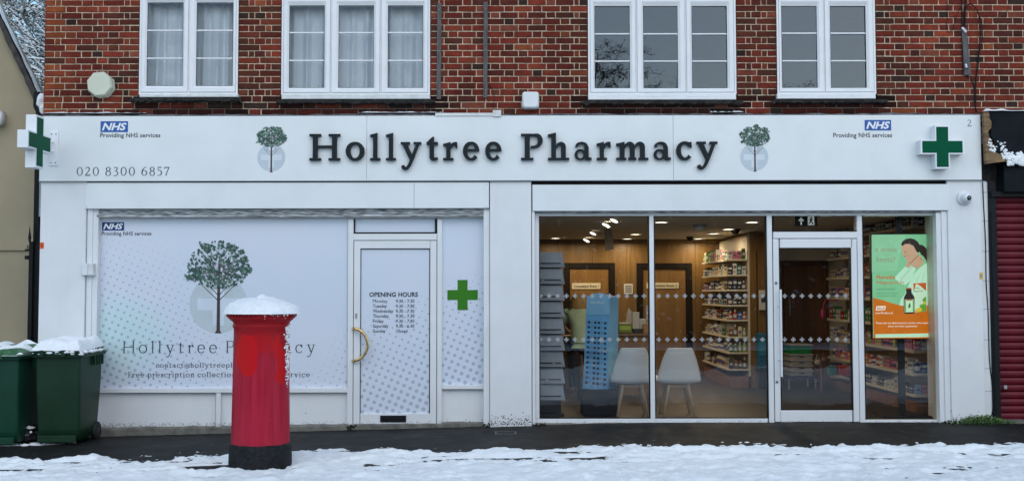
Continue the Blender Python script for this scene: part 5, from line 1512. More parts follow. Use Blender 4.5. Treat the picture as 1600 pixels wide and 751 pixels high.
twig_tree('snowy_tree', 'taller snow laden tree further back behind the beige house roof', 'tree', -12.9, 12.5, -.3, 12.5, 4.2, 22, 4, 1.2, 4, 'snowy trees behind the houses', (.05, 0), .08, False, 30)
twig_tree('snowy_tree', 'low spreading snowy tree beside the brick corner of the pharmacy', 'tree', -7.9, 7.0, -.3, 7.4, 2.4, 23, 4, .9, 4, 'snowy trees behind the houses', (-.05, 0), .06, False, 22)

# across the road: what the glass reflects
twig_tree('bare_tree', 'bare tree across the road mirrored in the three-light upstairs window', 'tree', 2.5, -22, -.2, 9.4, 1.5, 31, 4, 0, 1, None, (0, 0), .06, False, 34)
twig_tree('bare_tree', 'thin bare tree across the road mirrored low in the middle upstairs pane', 'tree', 4.4, -23, -.2, 8.2, 1.9, 33, 3, 0, 2, None, (0, 0), .05, False, 18)
twig_tree('fir_tree', 'small fir tree across the road mirrored in the third upstairs pane', 'fir tree', 6.4, -22.5, -.2, 8.8, 1.5, 34, 3, .3, 4, None, (0, 0), .05, True, 30)
twig_tree('bare_tree', 'leafy bush top across the road mirrored in the rightmost upstairs window', 'tree', 9.2, -23, -.2, 8.0, 1.8, 35, 3, 0, 9)
def hedge(x0, x1, y, h, seed, lab):  # unseen rows, kept tall and overlapping to block sky in the shop glass
    r = random.Random(seed); H = thing('hedge', lab, 'hedge', ((x0 + x1) / 2, y, -.2), 'hedges across the road')
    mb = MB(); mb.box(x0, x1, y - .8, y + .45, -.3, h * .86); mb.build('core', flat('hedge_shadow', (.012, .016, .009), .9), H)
    mb = MB()
    for _ in range(int((x1 - x0) * 420)):
        q = Vector((r.uniform(x0, x1), y + .5 + r.gauss(0, .14), r.uniform(-.2, h * .86 + abs(r.gauss(0, .35)))))
        s = r.uniform(.05, .13); a = Vector((r.gauss(0, 1), r.gauss(0, .6), r.gauss(0, 1))).normalized(); b = a.cross(Vector((r.gauss(0, 1), r.gauss(0, 1), r.gauss(0, 1)))).normalized()
        mb.add([q - a * s, q + b * s * .5, q + a * s, q - b * s * .5], [(0, 1, 2, 3)], r.choices([0, 1, 2], [6, 4, 1])[0])
    mb.build('foliage', [flat('hedge_leaf', (.03, .045, .018), .8), flat('hedge_leaf_dark', (.018, .028, .012), .8), MT['snow']], H)['kind'] = 'stuff'
hedge(-16, -5.6, -19.5, 4.4, 1, 'tall dark hedge across the road at one end of the row')
hedge(-5.7, 6.6, -19.8, 4.6, 2, 'tall dark hedge across the road opposite the pharmacy')
hedge(6.3, 18, -19.4, 4.3, 3, 'tall dark hedge across the road beyond the fir tree')

# ================================================================== pillar box
PXc = W(408, 600, -2.42).x
PY = -2.42
pz = gz(PXc) - .01
PB = thing('pillar_box', 'red cast iron pillar post box with snow on its cap, standing on the snowy pavement', 'post box', (PXc, PY, pz))
k = (CD + PY) / FPX
def zpx(py): return W(408, py, PY).z
r_b = 44.2 * k
prof_base = [(0, pz - .3), (48 * k, pz - .3), (48.2 * k, zpx(735)), (47.6 * k, zpx(695)), (46.2 * k, zpx(692)), (44.4 * k, zpx(690))]
mb = MB(); mb.lathe(prof_base, (PXc, PY, 0), 56)
nb = MB(); nb.v, nb.f, nb.m, nb.sm = mb.v, mb.f, mb.m, mb.sm
for i, v in enumerate(nb.v): nb.v[i] = tuple(a + .004 * noisev(v, 18 + q) for q, a in enumerate(v))
nb.build('plinth', mat('chipped_black_base', (.008, .008, .009), .6, var=.9, scale=28, bump=.6, bscale=45, detail=7, spec=.25), PB)
mb = MB(); mb.lathe([(44.6 * k, zpx(691)), (44.5 * k, zpx(680)), (43.3 * k, zpx(600)), (42.3 * k, zpx(520)), (42.2 * k, zpx(512)), (43.6 * k, zpx(510.5)), (44.2 * k, zpx(508)), (43.6 * k, zpx(506)), (42.6 * k, zpx(505))], (PXc, PY, 0), 64)
mb.build('body', MT['red'], PB)
mb = MB(); mb.lathe([(42.6 * k, zpx(505.2)), (43.2 * k, zpx(503)), (45 * k, zpx(501)), (47.5 * k, zpx(499.5)), (49.5 * k, zpx(497)), (51.5 * k, zpx(496)), (52 * k, zpx(494)), (51 * k, zpx(493.5)), (51 * k, zpx(490)), (54.5 * k, zpx(489.6)), (55.2 * k, zpx(487.8)), (54.2 * k, zpx(486)), (40 * k, zpx(482)), (15 * k, zpx(478)), (0, zpx(477))], (PXc, PY, 0), 64)
mb.build('cap', MT['red'], PB)
mb = MB()
for i in range(52):
    a = 2 * math.pi * i / 52; ca_, sa_ = math.cos(a), math.sin(a); R0, R1, w = 50.5 * k, 53.6 * k, .009
    z0, z1 = zpx(493.8), zpx(489.8)
    f = lambda rr, t, zz: (PXc + ca_ * rr - sa_ * t, PY + sa_ * rr + ca_ * t, zz)
    v = [f(R0, -w, z0), f(R1, -w, z0), f(R1, w, z0), f(R0, w, z0), f(R0, -w, z1), f(R1, -w, z1), f(R1, w, z1), f(R0, w, z1)]
    mb.add(v, [(0, 3, 2, 1), (4, 5, 6, 7), (0, 1, 5, 4), (1, 2, 6, 5), (2, 3, 7, 6), (3, 0, 4, 7)])
mb.build('dentil_band', MT['red'], PB)['kind'] = 'stuff'
mb = MB(); mb.box(PXc - .16, PXc + .16, PY + r_b - .02, PY + r_b + .012, pz + 1.05, pz + 1.11); mb.build('posting_slot', MT['black'], PB)
# snow cap
zc = zpx(486.4)
def capf(u, v):
    a = 2 * math.pi * u; rr = v
    s = 1 + .03 * math.sin(a * 2 + 1) + .03 * noisev((math.cos(a), math.sin(a), 0), 2.2)
    x, y = math.cos(a) * rr, math.sin(a) * rr
    hgt = (1 - rr ** 2.6) ** .72 * 22 * k
    hgt *= 1 + .16 * noisev((x, y, 0), 2.2) - .10 * x
    hgt += math.exp(-((x - .02) ** 2 + (y + .2) ** 2) / .018) * 6.5 * k + (.008 * noisev((x, y, 5), 6) + .004 * noisev((x, y, 5), 14)) * (rr < .98)
    R_ = 58.6 * k * s
    return (PXc + .8 * k + x * R_, PY + y * R_, zc + hgt - (0 if rr < .93 else (rr - .93) * 45 * k))
mb = MB(); mb.grid(capf, 64, 26)
tag(mb.build('snow_cap', MT['snow']), 'thick domed cap of snow on top of the red pillar box', None, None, 'stuff')
mb = MB(); sr = random.Random(3)
for i in range(190):
    t = sr.random(); py = 508 + 95 * t ** 1.25
    a = R(-14 + sr.gauss(0, 6) * (1 - t * .5)) ; rr = (42.6 + (py - 512) * .02) * k
    s = sr.uniform(.004, .013) * (1.2 - .7 * t)
    sph(mb, (PXc + math.cos(a) * (rr + s * .4), PY + math.sin(a) * (rr + s * .4), zpx(py)), s, 0, 7)
for i in range(120):
    a = R(sr.uniform(-75, 15)); py = sr.choice([487.5, 490, 492, 495]) + sr.uniform(-1, 1); rr = (54.5 - (py - 488) * .55) * k
    sph(mb, (PXc + math.cos(a) * rr, PY + math.sin(a) * rr, zpx(py)), sr.uniform(.003, .008), 0, 6)
tag(mb.build('frozen_snow', MT['snow']), 'frozen snow clinging down the right side of the red pillar box', None, None, 'stuff')

# ================================================================== wheelie bins
def wheelie(px0, px1, pyt, pyb, Yf, lab, body_m, lid_m, seed):
    """pixel box of the flat front, its front plane depth"""
    x0, x1 = W(px0, (pyt + pyb) / 2, Yf).x, W(px1, (pyt + pyb) / 2, Yf).x
    cx = (x0 + x1) / 2; w = x1 - x0; zg = gz(cx); zt = W(px0, pyt, Yf).z
    T = thing('wheelie_bin', lab, 'wheelie bin', (cx, Yf + .35, zg), 'green wheelie bins at the left')
    D = .70; mb = MB()
    def ringp(wx, yf, yb, z, r=.035):
        o = []
        for (sx, sy, a0) in ((1, -1, -90), (1, 1, 0), (-1, 1, 90), (-1, -1, 180)):
            X = cx + sx * (wx / 2 - r); Y = (yf if sy < 0 else yb) - sy * r
            for i in range(5): a = R(a0 + 90 * i / 4); o.append((X + r * math.cos(a), Y + r * math.sin(a), z))
        return o
    H = zt - zg
    rings = [ringp(w * .93, Yf + .065, Yf + D - .14, zg + .055), ringp(w * .945, Yf + .055, Yf + D - .12, zg + .18), ringp(w * .985, Yf + .02, Yf + D - .07, zg + H * .6), ringp(w * 1.0, Yf + .005, Yf + D - .05, zg + H * .93), ringp(w * 1.0, Yf + .005, Yf + D - .05, zg + H)]
    n = 20
    vs = [p for r in rings for p in r]
    mb.add(vs, [(k * n + i, k * n + (i + 1) % n, (k + 1) * n + (i + 1) % n, (k + 1) * n + i) for k in range(len(rings) - 1) for i in range(n)] + [tuple(range(n - 1, -1, -1))], 0, True)
    # recessed side ribs under the rim and a foot bar
    b = mb.build('body', body_m, T)
    mb = MB(); mb.rbox(cx - w * .46, cx + w * .40, Yf + .045, Yf + .075, zg + .03, zg + .105, .006); mb.build('foot_bar', body_m, T)
    mb = MB()
    for i in range(4):
        for sx in (-1, 1):
            y = Yf + .34 + i * .075; xx = cx + sx * (w / 2 + .018)
            mb.box(xx - .018, xx + .018, y, y + .018, zt - .14 + i * .0, zt - .02)
    mb.build('rim_rib', body_m, T)
    mb = MB()
    outer = [ringp(w + .06, Yf - .03, Yf + D - .02, zt - .035), ringp(w + .075, Yf - .04, Yf + D - .01, zt + .0), ringp(w + .06, Yf - .03, Yf + D - .02, zt + .012), ringp(w - .02, Yf + .0, Yf + D - .06, zt + .012), ringp(w - .02, Yf + .0, Yf + D - .06, zt - .035)]
    vs = [p for r in outer for p in r]; mb.add(vs, [(k * n + i, k * n + (i + 1) % n, (k + 1) % 5 * n + (i + 1) % n, (k + 1) % 5 * n + i) for k in range(5) for i in range(n)], 0, False)
    mb.build('rim', body_m, T)
    for sx in (-.30, .18):
        mb = MB(); X = cx + sx * w; mb.rbox(X - .02, X + .02, Yf - .065, Yf + .0, zt - .03, zt + .045, .008); mb.build('lid_clip', lid_m, T)
    def lid(u, v):
        e = min(u, 1 - u, v, 1 - v)
        x = cx + (u - .5) * (w + .05); y = Yf - .055 + v * (D - .02)
        return (x, y, zt + .016 + .055 * min(1, e / .12) ** .6 + .05 * v * (1 - .2 * v))
    mb = MB(); mb.grid(lid, 20, 20); mb.grid(lambda u, v: (lid(u, v)[0], lid(u, v)[1], zt + .010 + .03 * v), 20, 20, flip=True)
    edge = [(i / 20, 0) for i in range(20)] + [(1, i / 20) for i in range(20)] + [(1 - i / 20, 1) for i in range(20)] + [(0, 1 - i / 20) for i in range(20)]
    vs = []
    for u, v in edge:
        p = lid(u, v); vs += [p, (p[0], p[1], zt + .010 + .03 * v)]
    m_ = len(edge); mb.add(vs, [(2 * i, 2 * i + 1, (2 * i + 3) % (2 * m_), (2 * i + 2) % (2 * m_)) for i in range(m_)])
    mb.build('lid', lid_m, T)
    mb = MB(); mb.tube([(cx - w * .45, Yf + D + .0, zt - .01), (cx + w * .45, Yf + D, zt - .01)], .016, 8); mb.build('hinge_handle', body_m, T)
    for sx in (-1, 1):
        mb = MB(); X = cx + sx * (w * .46); c = (X, Yf + D - .16, zg + .098)
        mb.lathe([(.03, -.028), (.085, -.028), (.1, -.018), (.1, .018), (.085, .028), (.03, .028)], c, 26, 0, True, 'X'); mb.lathe([(0, -.032 if sx < 0 else .032), (.028, -.031 if sx < 0 else .031), (.06, -.022 if sx < 0 else .022)], c, 16, 1, True, 'X')
        mb.build('wheel', [MT['rubber'], flat('dark_wheel_hub', (.03, .032, .035))], T)
    mb = MB(); mb.tube([(cx - w * .46, Yf + D - .16, zg + .098), (cx + w * .46, Yf + D - .16, zg + .098)], .012, 8); mb.build('axle', MT['steel'], T)
    return T, lid, cx, w, D, zt
def bin_snow(lid, lab, seed, amt, thr):
    mb = MB()
    def f(u, v):
        p = lid(u, v); e = min(u, 1 - u, v * 1.3 + .02, 1 - v)
        h = amt * min(1, e / .12) ** .5 * (.9 + .45 * noisev((u * 5, v * 5, seed), 1.0)) - thr * (.6 + .8 * noisev((u * 3.1, v * 3.1, seed + 4), 1.1)) * (1 - v * .4)
        return (p[0] + .006 * noisev((u * 20, v * 20, seed), 1), p[1], p[2] + (h if h > 0 else -.012))
    mb.grid(f, 60, 50); o = mb.build('snow_cap', MT['snow']); return tag(o, lab, None, None, 'stuff')
b2 = wheelie(53, 123.5, 553, 690, -.62, 'dark green wheelie bin with thick snow on its lid against the printed window', MT['bin'], MT['bin'], 1)
bin_snow(b2[1], 'thick snow on the lid of the bin against the printed window', 2, .066, .0)
b1 = wheelie(-52, 27, 556, 692, -.66, 'brighter green wheelie bin cut off by the left edge with patchy snow on its lid', MT['bin2'], MT['binlid'], 2)
bin_snow(b1[1], 'patchy snow on the faded lid of the leftmost bin', 7, .050, .085)
mb = MB(); sr = random.Random(10)
for (x, w_) in ((b2[2], b2[3]), (b1[2], b1[3])):
    for _ in range(34):
        u = sr.uniform(-.55, .58); s = sr.uniform(.006, .024)
        sph(mb, (x + u * w_, -.62 - .045 + sr.uniform(-.01, .02), b2[5] + .012 + sr.uniform(-.01, .015)), s, 0, 8, (1.4, 1, .7))
for _ in range(16): sph(mb, (b2[2] + b2[3] * .5 + .03 + sr.uniform(-.02, .015), -.6 + sr.uniform(0, .6), b2[5] + .02), sr.uniform(.012, .03), 0, 8, (1.2, 1.4, .7))
tag(mb.build('snow_crumbs', MT['snow']), 'crumbs of snow along the rims of the two green bins', None, None, 'stuff')
# black refuse bag at the foot of the bins
g = G(40, 692, gz(-5.4)); BGB = thing('refuse_bag', 'small black bag with snow on it on the ground between the two green bins', 'bag', (g.x, g.y, gz(g.x)))
mb = MB()
def bag(u, v):
    a = 2 * math.pi * u; t = math.pi * v; s = 1 + .28 * noisev((math.cos(a) * math.sin(t), math.sin(a) * math.sin(t), math.cos(t)), 2.6)
    return (g.x + .135 * s * math.sin(t) * math.cos(a), g.y + .11 * s * math.sin(t) * math.sin(a), gz(g.x) + .075 + .095 * s * math.cos(t))
mb.grid(bag, 26, 18, flip=True); mb.build('bag', mat('black_polythene', (.010, .010, .011), .3, bump=.5, bscale=25), BGB)
mb = MB(); sr = random.Random(12)
for (x, y, z_, s) in ((-.055, -.03, .165, .05), (.045, -.02, .175, .05), (-.10, -.07, .10, .025), (-.11, -.07, .06, .025), (.09, -.08, .13, .012)):
    sph(mb, (g.x + x, g.y + y, gz(g.x) + z_), s, 0, 10, (1.4, 1, .36 if z_ > .15 else 1.1))
for _ in range(40): sph(mb, (g.x + sr.gauss(0, .22), g.y - .16 + sr.gauss(0, .05), gz(g.x)), sr.uniform(.015, .045), 0, 8, (1.6, 1, .5))
for i, v in enumerate(mb.v): mb.v[i] = tuple(a + .010 * noisev(v, 24 + q) for q, a in enumerate(v))
tag(mb.build('snow_clumps', MT['snow']), 'snow clumps on and in front of the black bag by the bins', None, None, 'stuff')

# ================================================================== inside the shop
ZF, ZC = 0.03, 2.41
IX0, IX1, IYB = -1.6, 5.19, 6.6
def slab(name, m, *b, kind='structure'):
    mb = MB()
    for q in b: mb.box(*q)
    return tag(mb.build(name, m), kind=kind)
slab('shop_floor', MT['floor'], (IX0, IX1, .22, IYB, ZF - .05, ZF))
slab('shop_ceiling', MT['ceiling'], (IX0, IX1, .245, IYB, ZC, ZC + .08))
slab('shop_wall', MT['ceiling'], (IX0 - .1, IX0, .23, IYB, ZF, ZC))
slab('shop_wall', MT['ceiling'], (IX1, IX1 + .1, .245, IYB, ZF, ZC))
slab('shop_wall', MT['rackdark'], (IX0, -.62, .235, .245, ZF - .2, ZC))
bw = tag(MB().box(IX0, IX1, IYB, IYB + .1, ZF, ZC).build('back_wall', MT['woodwall']), kind='structure')
# veneer boards on the back wall
mb = MB(); mb.rbox(-.299, .299, IYB - .012, IYB - .001, ZF, ZC - .004, .003); b0 = mb.build('veneer_panel', MT['woodwall'], bw, world=False)
for i in range(11):
    o = b0 if i == 0 else bpy.data.objects.new('veneer_panel', b0.data)
    if i: COL.objects.link(o); o.parent = bw
    o.location = (IX0 + .3 + i * .603, 0, 0)
YBW = IYB - .014
# consultation room doors
for (a, b, t, lab, sgn) in ((881, 961, 410.5, 'oak door marked Consultation Room 1 behind the stooping person', 'Consultation Room 1'), (995, 1081.5, 411, 'oak door marked Consultation Room 2 behind the right white chair', 'Consultation Room 2')):
    x0, x1, _, z1 = pr(a, b, t, 600, YBW); D_ = thing('inner_door', lab, 'door', ((x0 + x1) / 2, YBW, ZF), 'consultation room doors')
    mb = MB(); f = .105; yf = YBW - .05
    mb.rbox(x0, x0 + f, yf, YBW, ZF, z1, .006); mb.rbox(x1 - f, x1, yf, YBW, ZF, z1, .006); mb.rbox(x0 + f, x1 - f, yf + .001, YBW, z1 - .10, z1, .006); mb.build('frame', MT['doorframe'], D_)
    mb = MB(); mb.rbox(x0 + f + .003, x1 - f - .003, YBW - .022, YBW, ZF, z1 - .103, .003); mb.build('leaf', MT['wooddoor'], D_)
    xa, xb, za, zb2 = (pr(893.5, 938, 443, 450.5, YBW) if '1' in sgn else pr(1010, 1060, 442.5, 449.5, YBW))
    mb = MB(); mb.rbox(xa, xb, YBW - .034, YBW - .022, za - .01, zb2 + .01, .003); pl = mb.build('sign_plate', flat('cream_plate', (.62, .56, .40)), D_)
    mb = MB(); sans_fit(mb, sgn, xa + .03, xb - .03, za + .018, zb2 - .018, YBW - .0355, bold=.02); mb.build('lettering', MT['print'], pl)
    mb = MB(); hx = x0 + f + .07 if '2' in sgn else x1 - f - .07
    mb.rbox(hx - .02, hx + .02, YBW - .034, YBW - .022, 1.0, 1.25, .003); mb.tube([(hx, YBW - .03, 1.1), (hx, YBW - .075, 1.1), (hx + (.1 if '2' in sgn else -.1), YBW - .075, 1.1)], .011, 8); mb.build('handle', MT['steel'], D_)
# white notice between the doors
mb = MB(); pbox(mb, 975, 989, 443, 459, YBW - .01, YBW - .001); 
for i, y in enumerate((446, 449, 452, 455)): pbox(mb, 977, 987, y, y + 1.5, YBW - .012, YBW - .0101, 1)
tag(mb.build('wall_notice', [flat('paper_white', (.55, .55, .50)), MT['print2']]), 'small paper notice on the oak panelling between the two inner doors', 'notice')
# dark mahogany end seen through the glazed door, with a lowered bulkhead
slab('bulkhead', MT['ceiling'], (3.78, IX1 - .002, 4.9, IYB - .013, 1.99, ZC - .002))
slab('lobby_wall', MT['wooddark'], (3.78, IX1 - .002, 5.35, 5.40, ZF, 1.989))
MDR = thing('inner_door', 'dark mahogany door in the shade seen through the glazed entrance door', 'door', (4.5, 5.33, ZF))
x0, x1, _, z1 = pr(1226, 1292, 414, 600, 5.30)
mb = MB(); mb.rbox(x0, x1, 5.31, 5.348, ZF, z1, .005); mb.build('leaf', MT['wooddark'], MDR)
mb = MB(); c = W(1234, 480, 5.27); mb.tube([(c.x, 5.27, c.z - .13), (c.x, 5.27, c.z + .13)], .012, 8)
for s in (-.12, .12): mb.tube([(c.x, 5.27, c.z + s), (c.x, 5.312, c.z + s)], .008, 6)
mb.build('handle', MT['steel'], MDR)

# ceiling lamps: each a shallow bezel, a lit disc and its light
lamps = [(868, 371, 0), (993, 365, 0), (980, 372, 0), (1033, 346, 0), (1115, 364, 0), (1091, 372, 0), (1138, 357, 0), (1175, 346, 0), (960, 339, 1), (947, 346, 1), (927, 360, 1), (916, 371, 1)]
lamp_labels = ['round lit ceiling lamp above the grey leaflet rack', 'round lit ceiling lamp just left of the first glazing mullion', 'round lit ceiling lamp deepest in the shop above the gap between the inner doors', 'large round lit ceiling lamp near the glass just right of the first mullion', 'round lit ceiling lamp third from the right in the shop ceiling', 'round lit ceiling lamp above the second inner door', 'small round lit ceiling lamp beside the dark ceiling speaker', 'large round lit ceiling lamp near the glass above the wall shelves',
               'tilted lit ceiling spotlight nearest the glass in its diagonal row', 'tilted lit ceiling spotlight second in its diagonal row', 'tilted lit ceiling spotlight third in its diagonal row', 'tilted lit ceiling spotlight last in its diagonal row']
lm = bpy.data.lights.new('lamp_light', 'AREA'); lm.shape = 'DISK'; lm.size = .18; lm.energy = 5.2; lm.color = (1, .80, .52)
for (px, py, tl), lab in zip(lamps, lamp_labels):
    p = G(px, py, ZC); 
    rad = .055 if tl else .088
    T = thing('ceiling_lamp', lab, 'ceiling lamp', (p.x, p.y, ZC), 'lit ceiling lamps in the shop')
    mb = MB(); mb.lathe([(rad + .022, 0), (rad + .020, -.012), (rad, -.016), (rad, -.006)], (0, 0, 0), 24); bz = mb.build('bezel', MT['alarm'], T, world=False)
    mb = MB(); mb.lathe([(rad, -.010), (0, -.014)], (0, 0, 0), 24); di = mb.build('lit_disc', MT['spot' if tl else 'lamp'], T, world=False)
    if tl:
        for o in (bz, di): o.rotation_euler = (R(-17), R(24), 0); o.location = (0, 0, -.035); o.scale = (.95, .95, 1)
    if not tl or py in (346, 371):
        lo = bpy.data.objects.new('lamp_light', lm); COL.objects.link(lo); lo.parent = T; lo.location = (0, 0, -.07)
for (px, py, r_, lab) in ((1149, 360, .07, 'small dark round ceiling speaker between the lamps'), (1078, 371.5, .06, 'small dark dome camera far back on the shop ceiling')):
    p = G(px, py + 1, ZC - .03); mb = MB(); sph(mb, (p.x, p.y, ZC - .03), r_ * .9, 0, 14, (1, 1, .8)); mb.lathe([(r_ * 1.2, ZC), (r_ * 1.1, ZC - .02), (r_ * .8, ZC - .03)], (p.x, p.y, 0), 18)
    tag(mb.build('ceiling_speaker', MT['gasket']), lab, 'speaker')
p = G(1093, 351, ZC); mb = MB(); mb.lathe([(.10, ZC), (.10, ZC - .025), (.085, ZC - .03)], (p.x, p.y, 0), 20, 1); mb.lathe([(.075, ZC - .03), (.06, ZC - .075), (0, ZC - .08)], (p.x, p.y, 0), 20)
tag(mb.build('smoke_detector', [MT['alarm'], MT['grey']]), 'grey and white smoke detector on the shop ceiling', 'smoke detector')

# exit sign hung in the fanlight
x0, x1, z0, z1 = pr(1243, 1277, 337, 353, .32)
ES = thing('exit_sign', 'black exit sign with white arrow and running figure above the glazed door', 'exit sign', ((x0 + x1) / 2, .32, z1))
mb = MB(); mb.rbox(x0, x1, .32, .345, z0, z1, .003); mb.build('panel', MT['gasket'], ES)
w, h = x1 - x0, z1 - z0; f = lambda u, v: (x0 + u * w, z0 + v * h); mb = MB(); y = .3185
EW = flat('sign_white', (.75, .78, .74), emit=.15)
mb.poly([f(.22, .12), f(.29, .12), f(.29, .62), f(.22, .62)], y); mb.poly([f(.12, .52), f(.17, .46), f(.255, .68), f(.255, .85)], y - .0003); mb.poly([f(.39, .52), f(.255, .85), f(.255, .68), f(.34, .46)], y - .0006)
mb.poly([f(.56, .08), f(.86, .08), f(.86, .94), f(.56, .94)], y); mb.build('symbol', EW, ES)
mb = MB(); y -= .001
def limb(a, b, wd_): 
    pts = stroke([(*a, wd_), (*b, wd_)], 1)[0]; return [f(*p) for p in pts]
for i, (a, b, wd_) in enumerate((((.71, .72), (.70, .45), .085), ((.70, .45), (.79, .30), .06), ((.79, .30), (.77, .13), .05), ((.69, .45), (.64, .27), .06), ((.64, .27), (.57, .22), .05), ((.72, .70), (.80, .55), .04), ((.69, .68), (.60, .60), .04))): mb.poly(limb(a, b, wd_), y - i * .0002)
mb.poly([f(.73 + .045 * math.cos(t), .82 + .075 * math.sin(t)) for t in np.linspace(0, 6.28, 12, False)], y); mb.build('running_figure', MT['gasket'], ES)

# ---------------------------------------------------------------- leaflet rack
YR = .50
x0, x1, _, _ = pr(829, 881, 400, 600, YR)
LR = thing('leaflet_rack', 'tall grey tiered leaflet rack inside the left edge of the shop window', 'leaflet rack', ((x0 + x1) / 2, YR, ZF))
mb = MB(); mb.rbox(x0 + .02, x1 - .03, YR + .14, YR + .17, ZF, W(850, 394, YR + .1).z, .003); mb.box(x0, x1, YR - .02, YR + .3, ZF, ZF + .03); mb.build('back_panel', MT['rackdark'], LR)
rr_ = random.Random(4)
ys = [393 + 25.9 * i for i in range(9)]
for i, y in enumerate(ys):
    zt, zb2 = W(850, y + .6, YR).z, W(850, y + 24.2, YR).z
    mb = MB()
    v = [(x0, YR + .045, zt), (x1 - .010, YR + .045, zt), (x1 - .004, YR - .0, zb2 + .03), (x0, YR - .0, zb2 + .03), (x0, YR - .02, zb2 + .012), (x1 + .012, YR - .02, zb2 + .012), (x1 + .012, YR - .02, zb2), (x0, YR - .02, zb2), (x0, YR + .13, zb2 - .004), (x1 + .012, YR + .13, zb2 - .004), (x1 - .012, YR + .13, zt), (x0, YR + .13, zt)]
    mb.add(v, [(0, 3, 2, 1), (3, 4, 5, 2), (4, 7, 6, 5), (7, 8, 9, 6), (0, 1, 10, 11), (1, 2, 5, 6, 9, 10)]); tr = mb.build('tray', MT['rack'], LR)
    mb = MB(); n = rr_.randint(3, 6); xx = x0 + .03; z_ = zb2 + .035
    sw = (x1 - x0 - .05)
    mb.box(x0 + .02, x1 - .035, YR - .006, YR + .01, z_ + .004, z_ + .018, 0)
    for q in range(n):
        w = rr_.uniform(.02, .06)
        if xx + w > x1 - .05: break
        mb.box(xx, xx + w, YR - .009, YR + .005, z_ + .004, z_ + .014, 1 if rr_.random() < .4 and i in (1, 3, 6, 7) else 0); xx += w + rr_.uniform(.01, .05)
    mb.build('leaflet_slot', [MT['rackdark'], flat('leaflet_white', (.55, .57, .6))], tr)

# ---------------------------------------------------------------- blue cardboard stand
YT = .64
k = (CD + YT) / FPX
tl_, tr_, bl_, br_ = W(917.5, 463, YT), W(951, 464, YT), W(910.5, 606, YT), W(950, 611, YT)
BS = thing('display_tower', 'tall blue cardboard tower printed with rows of windows and clouds', 'display stand', ((bl_.x + br_.x) / 2, YT, bl_.z))
mb = MB(); dep = .16
fr = [(bl_.x, YT, bl_.z), (br_.x, YT, br_.z), (tr_.x, YT, tr_.z), (tl_.x, YT, tl_.z)]
sd0, sd1 = W(965, 609.5, YT + dep), W(966.5, 462, YT + dep)
bk = [(bl_.x + .02, YT + dep, bl_.z), (sd0.x, YT + dep, sd0.z), (sd1.x, YT + dep, sd1.z), (tl_.x + .04, YT + dep, tl_.z + .01)]
mb.add(fr + bk, [(0, 1, 2, 3)], 0); mb.add(fr + bk, [(1, 5, 6, 2)], 1); mb.add(fr + bk, [(4, 0, 3, 7), (5, 4, 7, 6), (3, 2, 6, 7), (1, 0, 4, 5)], 2)
mb.build('box', [MT['bag1'], MT['bag2'], MT['bag3']], BS)
def fp(u, v, y=-.002):     # u across, v down the front
    a = Vector(fr[3]).lerp(Vector(fr[2]), u); b = Vector(fr[0]).lerp(Vector(fr[1]), u); p = a.lerp(b, v); return (p.x, YT + y, p.z)
mb = MB(); pts = [fp(-.02, .20), fp(.98, .19), fp(1.06, .165)] + [fp(1.06, .0), fp(.95, -.028), fp(.6, -.045), fp(.3, -.035), fp(-.02, 0)]
mb.add([(p[0], YT - .012, p[2]) for p in pts] + [(p[0], YT - .001, p[2]) for p in pts], [tuple(range(8))] + [(i, 8 + i, 8 + (i + 1) % 8, (i + 1) % 8) for i in range(8)], 0); mb.build('header_flap', MT['bag2'], BS)
mb = MB(); a, b = fp(.17, .075), fp(.80, .045); sans_fit(mb, 'BEVELO', a[0], b[0], a[2], b[2], YT - .014, bold=.03); mb.build('lettering', flat('pale_sky_print', (.75, .85, .92)), BS)
wn_ = MB()
for row in range(13):
    for u in (.14, .42, .58, .86):
        v = .265 + row * .0545
        wn_.add([fp(u - .055, v), fp(u - .055, v + .026), fp(u + .055, v + .026), fp(u + .055, v)], [(0, 1, 2, 3)])
    for u in (.28, .72): wn_.add([fp(u - .02, v), fp(u - .02, v + .02), fp(u + .0, v + .02), fp(u + .0, v)], [(0, 1, 2, 3)])
wn_.build('printed_window', flat('ink_navy', (.012, .02, .06)), BS)['kind'] = 'stuff'
cl = MB(); r = random.Random(2)
for _ in range(46):
    u, v = r.choice([(.75, .45), (.85, .58), (.2, .95), (.6, .93), (.9, .9), (.3, .72)]); u += r.gauss(0, .10); v += r.gauss(0, .02); u = min(max(u, .06), .94); v = min(max(v, .25), .975)
    q = [fp(min(1, max(0, u + .07 * math.cos(t))), min(.995, v + .016 * math.sin(t)), -.0012 - _ * 1e-5) for t in np.linspace(0, 6.28, 9, False)]; cl.add(q, [tuple(range(9))])
for f_i, f in enumerate(cl.f): cl.f[f_i] = f[::-1]
cl.build('printed_cloud', flat('cloud_print', (.30, .52, .76)), BS)['kind'] = 'stuff'
mb = MB(); x0, x1, _, _ = pr(910, 964.5, 600, 640, YT); mb.rbox(x0, x1, YT - .03, YT + .4, ZF, bl_.z - .012, .005)
tag(mb.build('plinth', MT['plinth']), 'dark low plinth under the blue cardboard tower', 'plinth')

